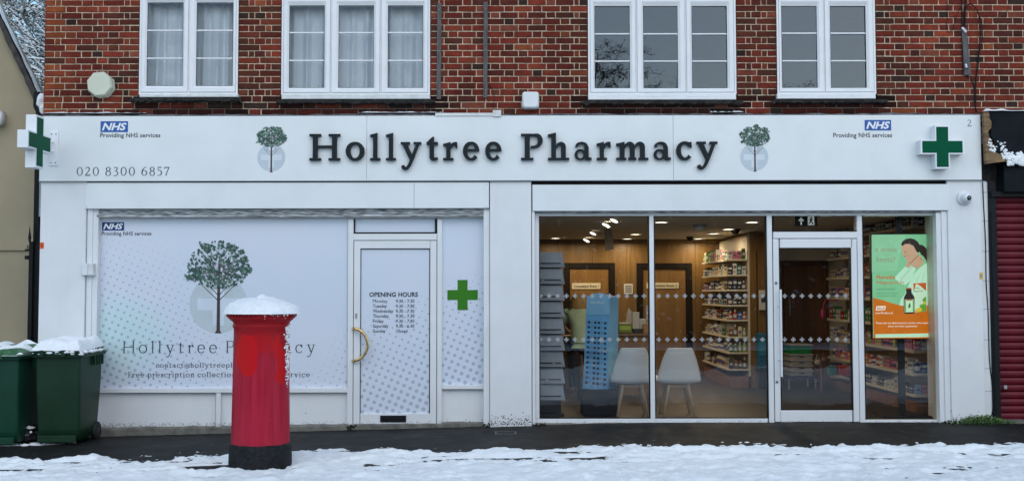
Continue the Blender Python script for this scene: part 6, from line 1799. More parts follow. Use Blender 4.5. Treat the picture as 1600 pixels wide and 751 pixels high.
# ---------------------------------------------------------------- two white shell chairs, seen from behind
def shell_chair(cx, yc, lab):
    T = thing('chair', lab, 'chair', (cx, yc, ZF), 'white shell chairs in the window')
    prof = [(.24, .395, .205), (.22, .415, .22), (.10, .400, .235), (-.06, .378, .250), (-.155, .378, .258), (-.205, .415, .260), (-.232, .52, .243), (-.262, .68, .196), (-.282, .77, .162), (-.288, .797, .145), (-.290, .806, .130)]
    def sh(u, v, off=0.):
        q = v * (len(prof) - 1); i = min(int(q), len(prof) - 2); f_ = q - i
        a, b = prof[i], prof[i + 1]; y, z, w = [a[j] + (b[j] - a[j]) * f_ for j in range(3)]
        s = u * 2 - 1; back = max(0, min(1, (v - .38) / .2))
        lift_ = .035 * abs(s) ** 2.5 * (1 - back); wrap = .075 * abs(s) ** 2.2 * back * (1 - .5 * v)
        return (cx + s * w + 0, yc + y + wrap + off * back, ZF + z + lift_ - off * (1 - back) - (.014 * (1 - s * s) if v > .99 else 0))
    mb = MB(); mb.grid(lambda u, v: sh(u, v), 18, 30); o = mb.build('shell', MT['chair'], T)
    so_ = o.modifiers.new('s', 'SOLIDIFY'); so_.thickness = .012; so_.offset = 0
    mb = MB()
    def pad(u, v): 
        a = 2 * math.pi * u; rr = v; return (cx + .19 * rr * math.cos(a), yc + .03 + .19 * rr * math.sin(a), ZF + .410 + .03 * (1 - rr ** 4) ** .5)
    mb.grid(pad, 24, 6); mb.build('seat_pad', flat('pale_seat_pad', (.62, .66, .66)), T)
    mb = MB(); mb.rbox(cx - .14, cx + .14, yc - .115, yc - .085, ZF + .335, ZF + .372, .004); mb.rbox(cx - .14, cx + .14, yc + .085, yc + .115, ZF + .335, ZF + .372, .004); mb.rbox(cx - .13, cx - .10, yc - .08, yc + .08, ZF + .336, ZF + .371, .004); mb.rbox(cx + .10, cx + .13, yc - .08, yc + .08, ZF + .336, ZF + .371, .004); mb.build('cross_brace', MT['beech'], T)
    for sx in (-1, 1):
        for sy in (-1, 1):
            mb = MB(); a = (cx + sx * .105, yc + sy * .105, ZF + .38); b = (cx + sx * (.185 if sy < 0 else .18), yc + sy * .19, ZF)
            mb.tube([a, Vector(a).lerp(Vector(b), .5), b], [.024, .021, .014], 10); mb.build('leg', MT['beech'], T)
    return T
yc = .64
kx = lambda px: W(px, 560, yc - .28).x
shell_chair(kx(990), yc, 'white shell chair with pale wooden legs beside the blue cardboard tower')
shell_chair(kx(1063), yc, 'white shell chair with pale wooden legs just right of the window mullion')

# ---------------------------------------------------------------- counter with things on it
YC = 3.0
def cx_(px): return W(px, 520, YC).x
zt = W(985, 521, YC).z
CT = thing('counter', 'brown wooden service counter behind the blue tower and the chairs', 'counter', (cx_(985), YC + .3, ZF))
mb = MB(); mb.rbox(cx_(962), cx_(1030), YC - .02, YC + .62, zt - .035, zt, .005); mb.build('worktop', flat('brown_worktop', (.16, .10, .065), .4), CT)
mb = MB(); mb.rbox(cx_(965), cx_(1027), YC, YC + .6, ZF, zt - .036, .004); mb.build('front_panel', MT['wooddoor'], CT)
mb = MB(); mb.rbox(cx_(838), cx_(916), YC + .75, YC + 1.3, .80, .835, .004); mb.rbox(cx_(840), cx_(914), YC + .78, YC + 1.27, ZF, .799, .004)
tag(mb.build('desk', MT['woodwall']), 'low wooden desk under the stooping person at the left', 'desk')
mb = MB(); a = cx_(968); mb.rbox(a, cx_(988), YC + .08, YC + .35, zt + .001, zt + .14, .01); mb.box(a + .01, cx_(987), YC + .075, YC + .0795, zt + .05, zt + .11, 1); mb.box(a + .01, cx_(987), YC + .09, YC + .33, zt + .14, zt + .15, 2)
tag(mb.build('tissue_box', [flat('olive_box', (.12, .16, .03)), flat('lime_label', (.30, .40, .06)), flat('cream_lid', (.5, .45, .35))]), 'green and yellow box on the brown counter', 'box')
mb = MB(); c = W(1000, 508, YC + .3)
mb.rbox(c.x - .10, c.x + .10, YC + .2, YC + .45, zt + .001, zt + .06, .005); mb.box(c.x - .05, c.x + .08, YC + .24, YC + .42, zt + .061, zt + .20, 1); mb.rbox(c.x - .12, c.x - .02, YC + .2, YC + .3, zt + .061, zt + .30, .005, 1)
tag(mb.build('card_terminal', [MT['rackdark'], flat('till_white', (.45, .44, .42))]), 'dark till with white papers on the brown counter', 'till')
mb = MB(); c = W(1010, 512, YC + .1); mb.box(c.x - .04, c.x + .05, YC + .1, YC + .2, zt + .001, zt + .13); 
for i in range(4): mb.tube([(c.x - .03 + i * .022, YC + .15, zt + .1), (c.x - .035 + i * .026, YC + .15, zt + .2)], .006, 6, 1)
tag(mb.build('pen_pot', [flat('tan_pot', (.30, .17, .08)), flat('pen_pale', (.5, .5, .4))]), 'tan pot of pens at the counter edge beside the mullion', 'pot')
mb = MB(); c = W(988, 500, YC + .5); mb.add([(c.x - .10, YC + .5, zt + .12), (c.x + .10, YC + .5, zt + .02), (c.x + .13, YC + .5, zt + .16), (c.x - .06, YC + .5, zt + .36)] + [(c.x - .10, YC + .52, zt + .12), (c.x + .10, YC + .52, zt + .02), (c.x + .13, YC + .52, zt + .16), (c.x - .06, YC + .52, zt + .36)], [(0, 1, 2, 3), (7, 6, 5, 4), (0, 4, 5, 1), (1, 5, 6, 2), (2, 6, 7, 3), (3, 7, 4, 0)])
tag(mb.build('paper_bag', flat('paper_bag_white', (.5, .48, .44))), 'crumpled white paper bag leaning behind the green box on the counter', 'bag')

# ---------------------------------------------------------------- stooping person in a pale green tunic
def skin_mesh(name, verts, edges, radii, m, parent, sub=2, root=0):
    me = bpy.data.meshes.new(name); me.from_pydata(verts, edges, []); me.materials.append(m)
    o = bpy.data.objects.new(name, me); COL.objects.link(o)
    sk = o.modifiers.new('skin', 'SKIN'); sk.use_smooth_shade = True
    for i, r in enumerate(radii):
        me.skin_vertices[0].data[i].radius = r if isinstance(r, tuple) else (r, r)
    me.skin_vertices[0].data[root].use_root = True
    ss = o.modifiers.new('sub', 'SUBSURF'); ss.levels = sub; ss.render_levels = sub
    if parent: o.parent = parent
    return o
PYp = 3.42; Pk = (CD + PYp) / FPX
hd = W(902.5, 475, PYp + .16); pcx = W(905, 520, PYp).x
PE = thing('person', 'person in a pale green tunic stooping with their back to the window', 'person', (pcx, PYp, ZF))
rel = lambda x, y, z: (x - pcx, y - PYp, z - ZF)
hip = (pcx + .02, PYp - .06, .80); ch = (pcx - .01, PYp + .06, 1.17); nk = (hd.x + .005, PYp + .12, 1.285)
wz = .98
V = [hip, (pcx + .01, PYp - .02, wz), ch, (nk[0] + .005, nk[1] - .03, 1.245), nk, (hd.x, PYp + .165, hd.z),               # 0-5 spine
     (pcx - .17, PYp + .10, 1.19), (pcx - .235, PYp + .16, .98), (pcx - .14, PYp + .36, .90), (pcx - .10, PYp + .44, .885),       # left arm 6-9
     (pcx + .17, PYp + .10, 1.19), (pcx + .245, PYp + .17, .98), (pcx + .14, PYp + .37, .90), (pcx + .10, PYp + .45, .885),       # right arm
     (pcx - .085, PYp - .04, .72), (pcx - .10, PYp + .01, .42), (pcx - .10, PYp - .05, .09), (pcx - .11, PYp + .09, .05),
     (pcx + .12, PYp - .04, .72), (pcx + .13, PYp + .01, .42), (pcx + .13, PYp - .05, .09), (pcx + .14, PYp + .09, .05)]
E = [(0, 1), (1, 2), (2, 3), (3, 4), (4, 5), (2, 6), (6, 7), (7, 8), (8, 9), (2, 10), (10, 11), (11, 12), (12, 13), (0, 14), (14, 15), (15, 16), (16, 17), (0, 18), (18, 19), (19, 20), (20, 21)]
RAD = [(.10, .085), (.095, .08), (.085, .07), (.045, .04), (.045, .045), (.072, .085), .034, .040, .030, .026, .034, .040, .030, .026, .085, .06, .042, .032, .085, .06, .042, .032]
skin_mesh('body', [rel(*v) for v in V], E, RAD, MT['skin'], PE)
# tunic: same trunk and upper arms, a little larger
tv = [rel(pcx + .02, PYp - .07, .74), rel(*hip), rel(*V[1]), rel(*ch), rel(nk[0], nk[1] - .035, 1.235), rel(*V[6]), rel(pcx - .222, PYp + .14, 1.03), rel(*V[10]), rel(pcx + .232, PYp + .15, 1.03)]
skin_mesh('tunic', tv, [(0, 1), (1, 2), (2, 3), (3, 4), (3, 5), (5, 6), (3, 7), (7, 8)], [(.155, .14), (.15, .135), (.14, .125), (.135, .130), (.070, .072), .062, .056, .062, .056], MT['tunic'], PE, 2, 1)
lv = [rel(*V[0]), rel(*V[14]), rel(*V[15]), rel(*V[16]), rel(*V[18]), rel(*V[19]), rel(*V[20])]
skin_mesh('trousers', lv, [(0, 1), (1, 2), (2, 3), (0, 4), (4, 5), (5, 6)], [(.15, .12), .10, .075, .06, .10, .075, .06], MT['trouser'], PE)
mb = MB()
def hairf(u, v):
    a = 2 * math.pi * u; t = math.pi * v
    d = Vector((math.sin(t) * math.cos(a), math.sin(t) * math.sin(a), math.cos(t)))
    fr_ = max(0, d.y)   # face side
    s = 1 + .05 * math.sin(a * 19 + 3 * v) * math.sin(t) + .06 * noisev(d, 4) - .10 * fr_
    return tuple(Vector((hd.x, PYp + .15, hd.z + .012)) + Vector((d.x * .108, d.y * .122, d.z * .138 - (.02 if d.z < 0 else 0) * (1 - fr_))) * s)
mb.grid(hairf, 40, 24, flip=True); mb.build('hair', MT['hair'], PE)
mb = MB(); sph(mb, (hd.x + .0, PYp + .235, hd.z - .035), .070, 0, 16, (.95, .8, 1.25)); sph(mb, (hd.x, PYp + .295, hd.z - .045), .016, 0, 8, (.8, 1.1, 1.3))
for sx in (-1, 1): sph(mb, (hd.x + sx * .085, PYp + .165, hd.z - .02), .02, 0, 8, (.5, .9, 1.4))
mb.build('face', MT['skin'], PE)
for sx in (-1, 1):   # hands resting on the desk
    base = Vector(V[9] if sx < 0 else V[13]) - Vector((pcx, PYp, ZF)); vs = [tuple(base), tuple(base + Vector((-sx * .01, .05, -.005)))]; es = [(0, 1)]; rd = [(.03, .018), (.036, .016)]
    for j in range(4):
        p = base + Vector((-sx * .01 + (j - 1.5) * .021, .085, -.008)); L = (.065, .078, .072, .055)[j]
        n0 = len(vs); vs += [tuple(p), tuple(p + Vector((0, L * .5, -.004))), tuple(p + Vector((0, L, -.024)))]; es += [(1, n0), (n0, n0 + 1), (n0 + 1, n0 + 2)]; rd += [.010, .009, .007]
    n0 = len(vs); p = base + Vector((-sx * .04, .03, -.004)); vs += [tuple(p), tuple(p + Vector((-sx * .02, .04, -.012)))]; es += [(0, n0), (n0, n0 + 1)]; rd += [.012, .009]
    skin_mesh('hand', vs, es, rd, MT['skin'], PE, 1)
# black chair-back edge beside them
mb = MB(); P = [W(x, y, 2.3) for x, y in ((903, 549), (897, 556), (898, 575), (902, 600), (908, 606))]
mb.tube(P, [.04, .07, .06, .05, .04], 10); P2 = [W(912, 549, 2.34), W(903, 548, 2.3)]; mb.tube(P2, .035, 8)
mb.tube([W(905, 604, 2.32), (W(905, 604, 2.32).x, 2.33, ZF)], .03, 8)
tag(mb.build('office_chair', MT['gasket']), 'edge of a black office chair left of the blue cardboard tower', 'chair')

# ---------------------------------------------------------------- shelving and goods
CART = {}
def goods_mesh(kind, col):
    if (kind, col) in CART: return CART[kind, col]
    r = random.Random(hash((kind,)) % 1000 + int(sum(col) * 1000)); mb = MB()
    c2 = (.62, .62, .60) if sum(col) < 1.0 else (.12, .10, .25)
    if kind == 'carton':
        mb.rbox(-.5, .5, -.5, .5, 0, 1, .02); mb.box(-.38, .38, -.508, -.499, .56, .80, 1); mb.box(-.508, -.499, -.38, .38, .56, .80, 1); mb.box(-.508, -.499, -.38, .1, .2, .3, 1); mb.box(-.38, .1, -.508, -.499, .2, .3, 1)
    elif kind == 'bottle':
        mb.lathe([(0, 0), (.44, 0), (.47, .05), (.47, .60), (.42, .68), (.18, .76), (.18, .82)], (0, 0, 0), 10); mb.lathe([(.22, .80), (.22, 1), (0, 1)], (0, 0, 0), 8, 1); mb.lathe([(.48, .18), (.48, .52)], (0, 0, 0), 10, 1)
    elif kind == 'pouch':
        mb.add([(-.5, -.3, 0), (.5, -.3, 0), (.5, .3, 0), (-.5, .3, 0), (-.5, -.42, .45), (.5, -.42, .45), (.5, .42, .45), (-.5, .42, .45), (-.45, -.05, 1), (.45, -.05, 1), (.45, .05, 1), (-.45, .05, 1)], [(3, 2, 1, 0), (8, 9, 10, 11)] + [(a + i, a + (i + 1) % 4, a + 4 + (i + 1) % 4, a + 4 + i) for a in (0, 4) for i in range(4)]); mb.box(-.3, .3, -.43, -.3, .35, .6, 1); mb.box(-.52, -.46, -.2, .2, .3, .55, 1)
    o = mb.build(kind, [flat('pack_%d' % len(CART), col, .4), flat('pack_print', c2, .4)]); me = o.data; bpy.data.objects.remove(o)
    CART[kind, col] = me; return me
CN = {'red': (.42, .02, .025), 'navy': (.015, .03, .14), 'blue': (.02, .09, .42), 'white': (.62, .62, .58), 'cream': (.55, .46, .30), 'green': (.05, .17, .05), 'pink': (.58, .20, .28), 'orange': (.62, .17, .02), 'purple': (.10, .03, .14), 'teal': (.03, .17, .22), 'yellow': (.60, .42, .04), 'black': (.02, .02, .022), 'brown': (.15, .07, .03), 'pale blue': (.22, .36, .55), 'lime': (.28, .36, .06)}
ORD = ['top', 'second', 'third', 'fourth', 'fifth', 'sixth', 'seventh', 'eighth', 'ninth']
gr_ = random.Random(44)
def put(kind, cname, x, y, z, w, d, h, lab, group, rot=0.):
    o = bpy.data.objects.new(kind, goods_mesh(kind, CN[cname])); COL.objects.link(o)
    o.location = (x, y, z + .001); o.scale = (w, d, h); o.rotation_euler = (0, 0, rot)
    tag(o, lab, {'carton': 'carton', 'bottle': 'bottle', 'pouch': 'packet'}[kind], group)
def fill_shelf(unit, si, xf, xb, y0, y1, z, hmax, cols, kinds, near_cols=None, step=.15):
    """stock a shelf whose front edge is the plane x=xf, from the near end y0 to the far end y1"""
    y = y0 + .06; first_x = True
    # near end, facing the street
    n = 4; w = (xb - xf - .03) / n
    for i in range(n):
        c = gr_.choice(near_cols or cols); kd = gr_.choice(kinds); h = hmax * gr_.uniform(.6, .95)
        put(kd, c, xf + .015 + w * (i + .5), y0 + .05, z, w * .86, .07, h, '%s %s on the %s shelf of %s' % (c, kd if kd != 'pouch' else 'packet', ORD[si], unit), '%s, %s shelf, %s %ss' % (unit, ORD[si], c, kd))
    y = y0 + .13
    while y < y1 - .1:
        c = gr_.choice(cols); kd = gr_.choice(kinds); h = hmax * gr_.uniform(.5, 1.0); w = step * gr_.uniform(.45, .95)
        for _ in range(gr_.randint(1, 2)):
            if y + w > y1: break
            put(kd, c, xf + .075, y + w / 2, z, .11, w * .92, h, '%s %s on the %s shelf of %s' % (c, kd if kd != 'pouch' else 'packet', ORD[si], unit), '%s, %s shelf, %s %ss' % (unit, ORD[si], c, kd)); y += w
        y += gr_.uniform(.0, .02)
# unit A: back wall bay ending in a wood panel
YA0, YA1, XA, XAb = 4.2, 6.4, W(1137, 500, 4.2).x, W(1169, 500, 4.2).x
UA = thing('shelving_unit', 'cream wall shelving full of small goods beside the second inner door', 'shelving', (XA + .15, 5.3, ZF), 'shop shelving units')
mb = MB(); mb.box(XAb, XAb + .03, YA0, YA1, .2, W(1165, 367, YA0).z); mb.box(XA + .02, XAb, YA0 + .02, YA1, ZF, .20, 1); mb.build('back_panel', [MT['shelf'], MT['wooddark']], UA)
mb = MB(); xa = XAb + .031; mb.rbox(xa, W(1199, 500, YA0 - .06).x, YA0 - .06, YA0 + .1, ZF, ZC - .03, .005); mb.rbox(xa + .05, xa + .10, YA0 - .09, YA0 - .061, .3, ZC - .3, .02); mb.build('end_panel', MT['woodwall'], UA)
yA = [404.5, 428.5, 452, 476, 499, 525.5, 550, 576]
zA = [W(1155, y, YA0).z for y in yA]
for i, z in enumerate(zA):
    mb = MB(); mb.rbox(XA, XAb - .001, YA0, YA1, z - .028, z, .004); mb.build('shelf', MT['shelf'], UA)
palA = [(['green', 'cream', 'white', 'pink'], ['carton', 'pouch'], ['pink', 'pink', 'green', 'white']), (['black', 'white', 'cream', 'teal'], ['carton'], ['black', 'white', 'teal']), (['purple', 'navy', 'black', 'brown', 'cream'], ['bottle', 'carton'], ['navy', 'black']), (['navy', 'teal', 'black', 'white'], ['bottle', 'carton'], ['navy', 'navy', 'black']),
        (['white', 'cream', 'black', 'red'], ['bottle', 'carton'], ['blue', 'blue', 'red']), (['red', 'white', 'cream', 'green'], ['bottle', 'pouch'], ['brown', 'cream', 'lime']), (['white', 'brown', 'cream', 'black'], ['bottle'], ['green', 'green', 'lime']), (['white', 'brown', 'black', 'cream'], ['bottle', 'pouch'], ['black', 'black', 'brown'])]
for i, (c, kd, nc) in enumerate(palA):
    hm_ = (zA[i - 1] - zA[i] - .06) if i else .20
    fill_shelf('the wall shelving by the second inner door', i, XA + .005, XAb - .002, YA0, YA1, zA[i], hm_, c, kd, nc, .17)
# unit B: right-hand wall
YB0, YB1, XB, XBb = .75, 4.3, W(1428, 560, .75).x, IX1 - .012
UB = thing('shelving_unit', 'long cream shelving along the right wall behind the lit advert screen', 'shelving', (XB + .15, 2.5, ZF), 'shop shelving units')
mb = MB(); mb.box(XBb, XBb + .010, YB0, YB1, .15, 2.2); mb.box(XB + .03, XBb, YB0 + .03, YB1, ZF, .16, 1); mb.build('back_panel', [MT['shelf'], MT['wooddark']], UB)
yB = [352, 390, 428, 466, 508, 547, 583, 616]
zB = [W(1440, y, YB0).z for y in yB]
for i, z in enumerate(zB):
    mb = MB(); mb.rbox(XB, XBb - .001, YB0, YB1, z - .035, z, .005); mb.build('shelf', MT['shelf'], UB)
palB = [(['white', 'teal', 'navy'], ['carton', 'bottle'], None), (['white', 'cream', 'teal', 'red'], ['carton', 'bottle'], None), (['orange', 'white', 'cream', 'brown'], ['carton', 'bottle'], None), (['white', 'cream', 'pink', 'orange'], ['bottle', 'carton'], None), (['red', 'white', 'green', 'cream'], ['carton', 'pouch'], ['white', 'pink', 'red']),
        (['cream', 'white', 'lime', 'yellow', 'orange', 'pink'], ['bottle', 'carton'], ['purple', 'white', 'pale blue', 'red']), (['white', 'orange', 'cream', 'red', 'pink'], ['bottle', 'carton'], ['blue', 'blue', 'navy']), (['white', 'red', 'black', 'navy', 'cream'], ['pouch', 'carton'], ['pink', 'pink', 'pale blue'])]
for i, (c, kd, nc) in enumerate(palB):
    hm_ = (zB[i - 1] - zB[i] - .07) if i else .18
    fill_shelf('the right wall shelving', i, XB + .005, XBb - .002, YB0, YB1, zB[i], hm_ * .85, c, kd, nc, .15)

# ---------------------------------------------------------------- crates on a blue trolley
YK = 3.9; kc = (CD + YK) / FPX
KX = W(1253, 560, YK).x
zbot = W(1253, 587, YK).z
mb = MB(); mb.rbox(KX - .22, KX + .22, YK - .05, YK + .5, zbot - .035, zbot - .002, .006); 
for sx in (-.2, .2):
    for sy in (0, .44): mb.tube([(KX + sx, YK + sy, zbot - .03), (KX + sx, YK + sy, ZF)], .016, 8, 1)
tag(mb.build('trolley', [flat('dark_blue_top', (.012, .02, .09)), MT['steel']]), 'low dark blue table with steel legs under the stack of crates', 'table')
ys = [587, 578.5, 570.5, 562, 553, 538]
clabs = ['pale grey crate, bottommost of the stack seen through the glazed door', 'pale grey crate second from the bottom of its stack', 'pale grey crate in the middle of the stack seen through the glazed door', 'pale grey crate just under the green banded one', 'pale grey crate with a green band, topmost of the stack']
for i in range(5):
    z0, z1 = W(1253, ys[i], YK).z, W(1253, ys[i + 1], YK).z - .003
    T = thing('crate', clabs[i], 'crate', (KX, YK + .22, z0), 'crates stacked inside the entrance')
    mb = MB(); w = .158 + .004 * (i % 2); mb.rbox(KX - w, KX + w, YK + .01, YK + .43, z0, z1 - .012, .008); mb.build('body', MT['crate'] if i < 4 else MT['crategreen'], T)
    mb = MB(); mb.rbox(KX - w - .014, KX + w + .014, YK - .01, YK + .45, z1 - .016, z1 + .004, .006); mb.build('rim', MT['crate'], T)
    if i < 4:
        mb = MB(); mb.box(KX - .035, KX + .035, YK + .006, YK + .012, z1 - .045, z1 - .03); mb.build('hand_hole', MT['rackdark'], T)
# handbags and toy hanging by the shelf
mb = MB()
for (px, py, rx, m_) in ((1278, 566, .055, 0), (1288, 562, .045, 1)):
    c = W(px, py, 3.6); sph(mb, (c.x, 3.6, c.z), rx, m_, 12, (1, .6, .85)); mb.tube([(c.x - rx * .6, 3.6, c.z + rx * .5), (c.x - rx * .2, 3.6, c.z + rx * 2.2), (c.x + rx * .5, 3.6, c.z + rx * .5)], .008, 6, m_)
mb.tube([(W(1283, 564, 3.6).x, 3.6, c.z - .04), (W(1283, 564, 3.6).x, 3.6, ZF)], .02, 8, 1)
tag(mb.build('hot_water_bottle', [flat('cream_cloth', (.42, .36, .28)), flat('brown_cloth', (.22, .11, .06))]), 'cream and brown handled bags on a stand right of the crates', 'bag')
mb = MB(); c = W(1286, 490, 3.7); sph(mb, (c.x, 3.7, c.z), .05, 0, 10, (.7, .5, 1.6)); mb.tube([(c.x, 3.7, c.z + .08), (c.x + .03, 3.7, c.z + .2)], .008, 6)
mb.tube([(c.x + .03, 3.7, c.z + .2), (XB, 3.7, c.z + .2)], .008, 6)
tag(mb.build('hanging_toy', flat('magenta_cloth', (.45, .04, .14))), 'magenta soft packet hanging from the shelving seen through the glazed door', 'packet')
mb = MB(); c = W(1308, 568, 3.2); mb.rbox(c.x - .0, c.x + .16, 3.1, 3.3, .30, .43, .01); mb.rbox(c.x - .12, c.x - .01, 3.15, 3.3, .30, .42, .01, 1)
tag(mb.build('basket', [flat('basket_red', (.42, .02, .025)), flat('basket_teal', (.03, .2, .2))]), 'red and teal baskets of goods at the foot of the right wall shelving', 'basket')

# blue water cooler and picture on the wood panel
mb = MB(); x0, x1, z0, z1 = pr(1184, 1200, 520, 577, 4.0); mb.rbox(x0, x1, 4.0, 4.1, z0, z1, .03); mb.rbox(x0 + .02, x1 - .02, 3.99, 4.0, z0 + .2, z1 - .08, .01, 1); mb.box(x0 + .02, x1 - .02, 4.02, 4.09, ZF, z0, 2)
tag(mb.build('water_cooler', [flat('teal_blue', (.015, .12, .20)), flat('teal_blue_light', (.03, .20, .32)), MT['gasket']]), 'teal blue water cooler in the shade beside the door mullion', 'water cooler')
PF = thing('wall_picture', 'white framed picture on the wood panel left of the door mullion', 'picture', (W(1193, 470, 4.1).x, 4.1, W(1193, 484, 4.1).z))
mb = MB(); pbox(mb, 1186, 1199, 453, 484, 4.08, 4.1, r=.004); mb.build('frame', flat('picture_white', (.55, .54, .5)), PF)
mb = MB(); pbox(mb, 1189.5, 1198, 461, 472, 4.075, 4.0795); mb.build('print', MT['rackdark'], PF)
slab('lobby_return', MT['ceiling'], (W(1186, 400, 4.16).x, 3.779, 4.15, 4.20, W(1190, 412, 4.16).z, ZC - .002))

# hanging promotional banner
HB_ = thing('hanging_banner', 'narrow pale banner hanging from the shop ceiling over the blue tower', 'banner', (W(952, 365, 3.3).x, 3.3, 2.0))
mb = MB(); a = W(945, 350, 3.3); 
vs = []
for i in range(9):
    t = i / 8; p0, p1 = W(944 + 1.5 * t, 352 + 40 * t, 3.3), W(956 + 3 * t * t, 350 + 39 * t, 3.3); vs += [(p0.x, 3.3 + .02 * math.sin(t * 5), min(p0.z, ZC - .01)), (p1.x, 3.3 + .03 * math.sin(t * 5 + 1), min(p1.z, ZC - .01))]
mb.add(vs, [(2 * i, 2 * i + 2, 2 * i + 3, 2 * i + 1) for i in range(8)], 0, True); mb.build('cloth', flat('banner_grey', (.34, .31, .26)), HB_)

# ---------------------------------------------------------------- lit advert screen
YS = .36
Q = lambda x, y: lift(1345 + x / 4.293, 325 + y / 4.293, YS)
x0, x1, z0, z1 = pr(1360.5, 1457, 365, 528.5, YS)
SC = thing('advert_screen', 'upright lit screen showing a green and orange health supplement advert with a woman', 'screen', (W(1407, 500, YS).x, YS + .1, ZF))
mb = MB(); q = [lift(1360, 364.5, YS), lift(1456.5, 364, YS), lift(1460, 529.5, YS), lift(1362.5, 529.5, YS)]
def quad_prism(mb, pts, y0, y1, mi=0): mb.prism(pts[::-1] if sum(pts[i][0] * pts[(i + 1) % len(pts)][1] - pts[(i + 1) % len(pts)][0] * pts[i][1] for i in range(len(pts))) < 0 else pts, y0, y1, mi)
quad_prism(mb, q, YS, YS + .05); mb.build('bezel', MT['pole'], SC)
mb = MB(); a, b, _, _ = pr(1402.5, 1412, 340, 600, YS + .06); mb.box(a, b, YS + .055, YS + .10, ZF, ZC); mb.rbox(a - .25, b + .25, YS - .1, YS + .3, ZF, ZF + .02, .004); mb.build('pole', MT['pole'], SC)
EM = .42
def ink(n, c): return flat('screen_' + n, c, .35, EM)
def scr(name, col, *polys, parent=SC, lay=1):
    mb = MB()
    for i, pts in enumerate(polys):
        p = [Q(*t) for t in pts]
        v, f = union2d([p]); y = YS - .0008 * lay - .00003 * i
        mb.add([(a, y, b) for a, b in v], f)
    o = mb.build(name, col, parent); return o
pic = scr('picture', ink('mint', (.20, .52, .28)), [(72, 178), (462, 175), (472, 870), (82, 870)], lay=1)
SP = lambda n, c, *p, lay: scr(n, c, *p, parent=pic, lay=lay)
SP('glow', ink('pale_mint', (.25, .56, .33)), [(72, 178), (300, 178), (240, 420), (74, 430)], lay=1.5)
SP('orange_field', ink('orange', (.55, .145, .003)), [(80, 600), (150, 617), (220, 640), (280, 655), (340, 660), (410, 655), (469, 647), (473, 872), (85, 872)], lay=4.5)
SP('shirt', ink('pale_shirt', (.48, .74, .55)), [(466, 372), (440, 372), (420, 382), (395, 400), (370, 425), (345, 455), (330, 490), (310, 540), (290, 585), (268, 610), (258, 650), (340, 660), (468, 648)], [(312, 380), (300, 388), (228, 462), (236, 482), (262, 490), (330, 415)], [(372, 402), (340, 384), (258, 470), (250, 500), (300, 516), (330, 486)], lay=2)
SP('shirt_fold', ink('shirt_shade', (.38, .64, .46)), [(344, 386), (352, 392), (282, 470), (268, 500), (260, 500), (270, 468)], [(420, 440), (428, 436), (400, 560), (380, 640), (372, 640), (392, 560)], [(390, 450), (396, 446), (350, 580), (342, 580)], lay=2.3)
SP('skin', ink('skin', (.55, .34, .22)), [(278, 232), (272, 262), (271, 275), (280, 296), (284, 318), (294, 330), (306, 345), (312, 360), (326, 364), (352, 345), (372, 330), (384, 300), (378, 262), (345, 232)], [(330, 360), (360, 330), (386, 310), (400, 322), (418, 342), (424, 366), (404, 388), (374, 408), (346, 388)], [(308, 360), (326, 358), (340, 378), (322, 402), (300, 392)], lay=3)
SP('skin_shade', ink('skin_shade', (.34, .18, .10)), [(344, 352), (376, 322), (386, 312), (390, 318), (360, 346), (348, 362)], [(312, 362), (326, 366), (350, 350), (344, 362), (330, 372)], [(290, 292), (302, 290), (306, 296), (294, 299)], [(286, 322), (300, 318), (304, 323), (292, 327)], [(398, 330), (412, 350), (410, 354), (394, 334)], lay=3.4)
SP('hair', ink('dark_hair', (.025, .016, .012)), [(270, 246), (276, 226), (300, 208), (330, 202), (358, 208), (382, 226), (394, 246), (410, 246), (432, 262), (446, 284), (458, 330), (464, 386), (448, 372), (434, 344), (418, 320), (404, 312), (394, 292), (384, 300), (372, 290), (362, 270), (352, 252), (326, 240), (296, 240), (280, 254)], lay=3.8)
SP('pack', ink('pack_white', (.55, .74, .55)), [(351, 504), (437, 499), (439, 690), (362, 697), (352, 610)], lay=5)
SP('pack_top', ink('pack_rust', (.55, .10, .02)), [(351, 504), (437, 499), (438, 556), (398, 520), (370, 506), (360, 540), (352, 560)], lay=5.4)
SP('pack_plant', ink('pack_leaf', (.12, .34, .05)), [(438, 590), (412, 610), (420, 640), (392, 650), (400, 672), (368, 680), (364, 694), (438, 690)], lay=5.5)
SP('pack_fruit', ink('pack_yellow', (.68, .50, .03)), [(372, 672), (396, 664), (412, 676), (400, 694), (370, 694)], [(418, 630), (432, 622), (436, 640), (424, 648)], lay=5.7)
SP('bottle', ink('bottle_brown', (.02, .012, .010)), [(303, 534), (338, 534), (340, 568), (356, 590), (360, 606), (359, 702), (350, 707), (296, 707), (288, 700), (287, 606), (292, 590), (304, 568)], lay=6)
SP('bottle_label', ink('label_green', (.50, .78, .50)), [(293, 612), (355, 610), (355, 696), (293, 698)], lay=6.4)
SP('bottle_mark', ink('label_dark', (.05, .16, .05)), [(296, 616), (301, 616), (301, 694), (296, 694)], [(348, 614), (353, 614), (353, 692), (348, 692)], [(322, 640), (330, 634), (334, 660), (322, 670), (316, 662)], lay=6.7)
SP('bottle_red', ink('label_red', (.5, .05, .02)), [(304, 612), (346, 611), (346, 618), (304, 619)], [(303, 534), (338, 534), (338, 542), (303, 542)], lay=6.8)
YY = 490 - 325
def by(y): return (YY * 4.293 + y)
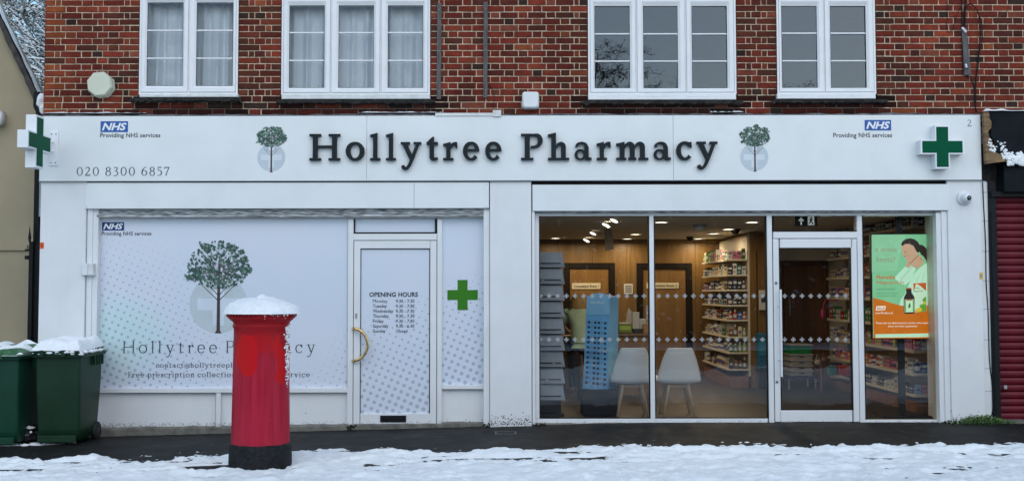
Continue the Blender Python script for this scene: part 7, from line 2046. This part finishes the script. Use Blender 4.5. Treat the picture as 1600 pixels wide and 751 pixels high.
SP('strip', ink('strip_mint', (.50, .82, .58)), [(98, by(136)), (468, by(130)), (469, by(154)), (99, by(159))], lay=5)
SP('logo', ink('logo_white', (.80, .80, .74)), [(104, 656), (167, 655), (162, 684), (99, 686)], lay=5)
mb = MB()
def st(s, xa, ya, xb, yb, lay, bold=0., mbx=None, shear=0.):
    p0, p1 = Q(xa, yb), Q(xb, ya); sans_fit(mbx, s, p0[0], p1[0], p0[1], p1[1], YS - .0008 * lay, bold=bold, shear=shear)
a_ = MB(); st('is stress', 92, 262, 240, 294, 3, -.008, a_); st('knots?', 106, 326, 228, 362, 3, -.008, a_); a_.build('heading', ink('heading_brown', (.30, .19, .13)), pic)
a_ = MB(); st('tying you in', 112, 300, 204, 318, 3, 0, a_); a_.build('subheading', ink('sub_green', (.22, .46, .28)), pic)
a_ = MB(); st('Floradix', 106, 450, 231, 475, 3, .02, a_); st('Magnesium', 106, 487, 290, 514, 5, 0, a_); a_.build('product_name', ink('name_rust', (.55, .10, .02)), pic)
a_ = MB(); st('Liquid Formula', 106, 534, 230, 553, 3, 0, a_); st('Magnesium contributes to', 106, 564, 250, 577, 3, 0, a_); st('normal muscle function', 106, 581, 236, 592, 3, 0, a_); a_.build('small_print', ink('text_green', (.08, .22, .12)), pic)
a_ = MB(); st('SALUS', 106, 661, 160, 682, 5.5, .04, a_, .2); a_.build('logo_lettering', ink('logo_orange', (.62, .18, .01)), pic)
a_ = MB(); st('www.floradix.co.uk', 98, 695, 216, 708, 5, .015, a_); st('Please ask our pharmacist for further information', 102, by(54), 457, by(70), 5, .012, a_); st('about this food supplement', 182, by(76), 378, by(91), 5, .012, a_); a_.build('lettering', ink('logo_white', (.80, .80, .74)), pic)
a_ = MB(); st('Floradix', 362, 530, 392, 540, 5.8, .01, a_); st('Magnesium', 356, 549, 418, 564, 5.8, 0, a_); a_.build('pack_lettering', ink('pack_ink', (.06, .10, .05)), pic)
a_ = MB(); st('Food supplements should not be used as a substitute for a varied diet', 105, by(140), 462, by(148), 5.5, 0, a_); a_.build('strip_lettering', ink('strip_ink', (.14, .36, .2)), pic)
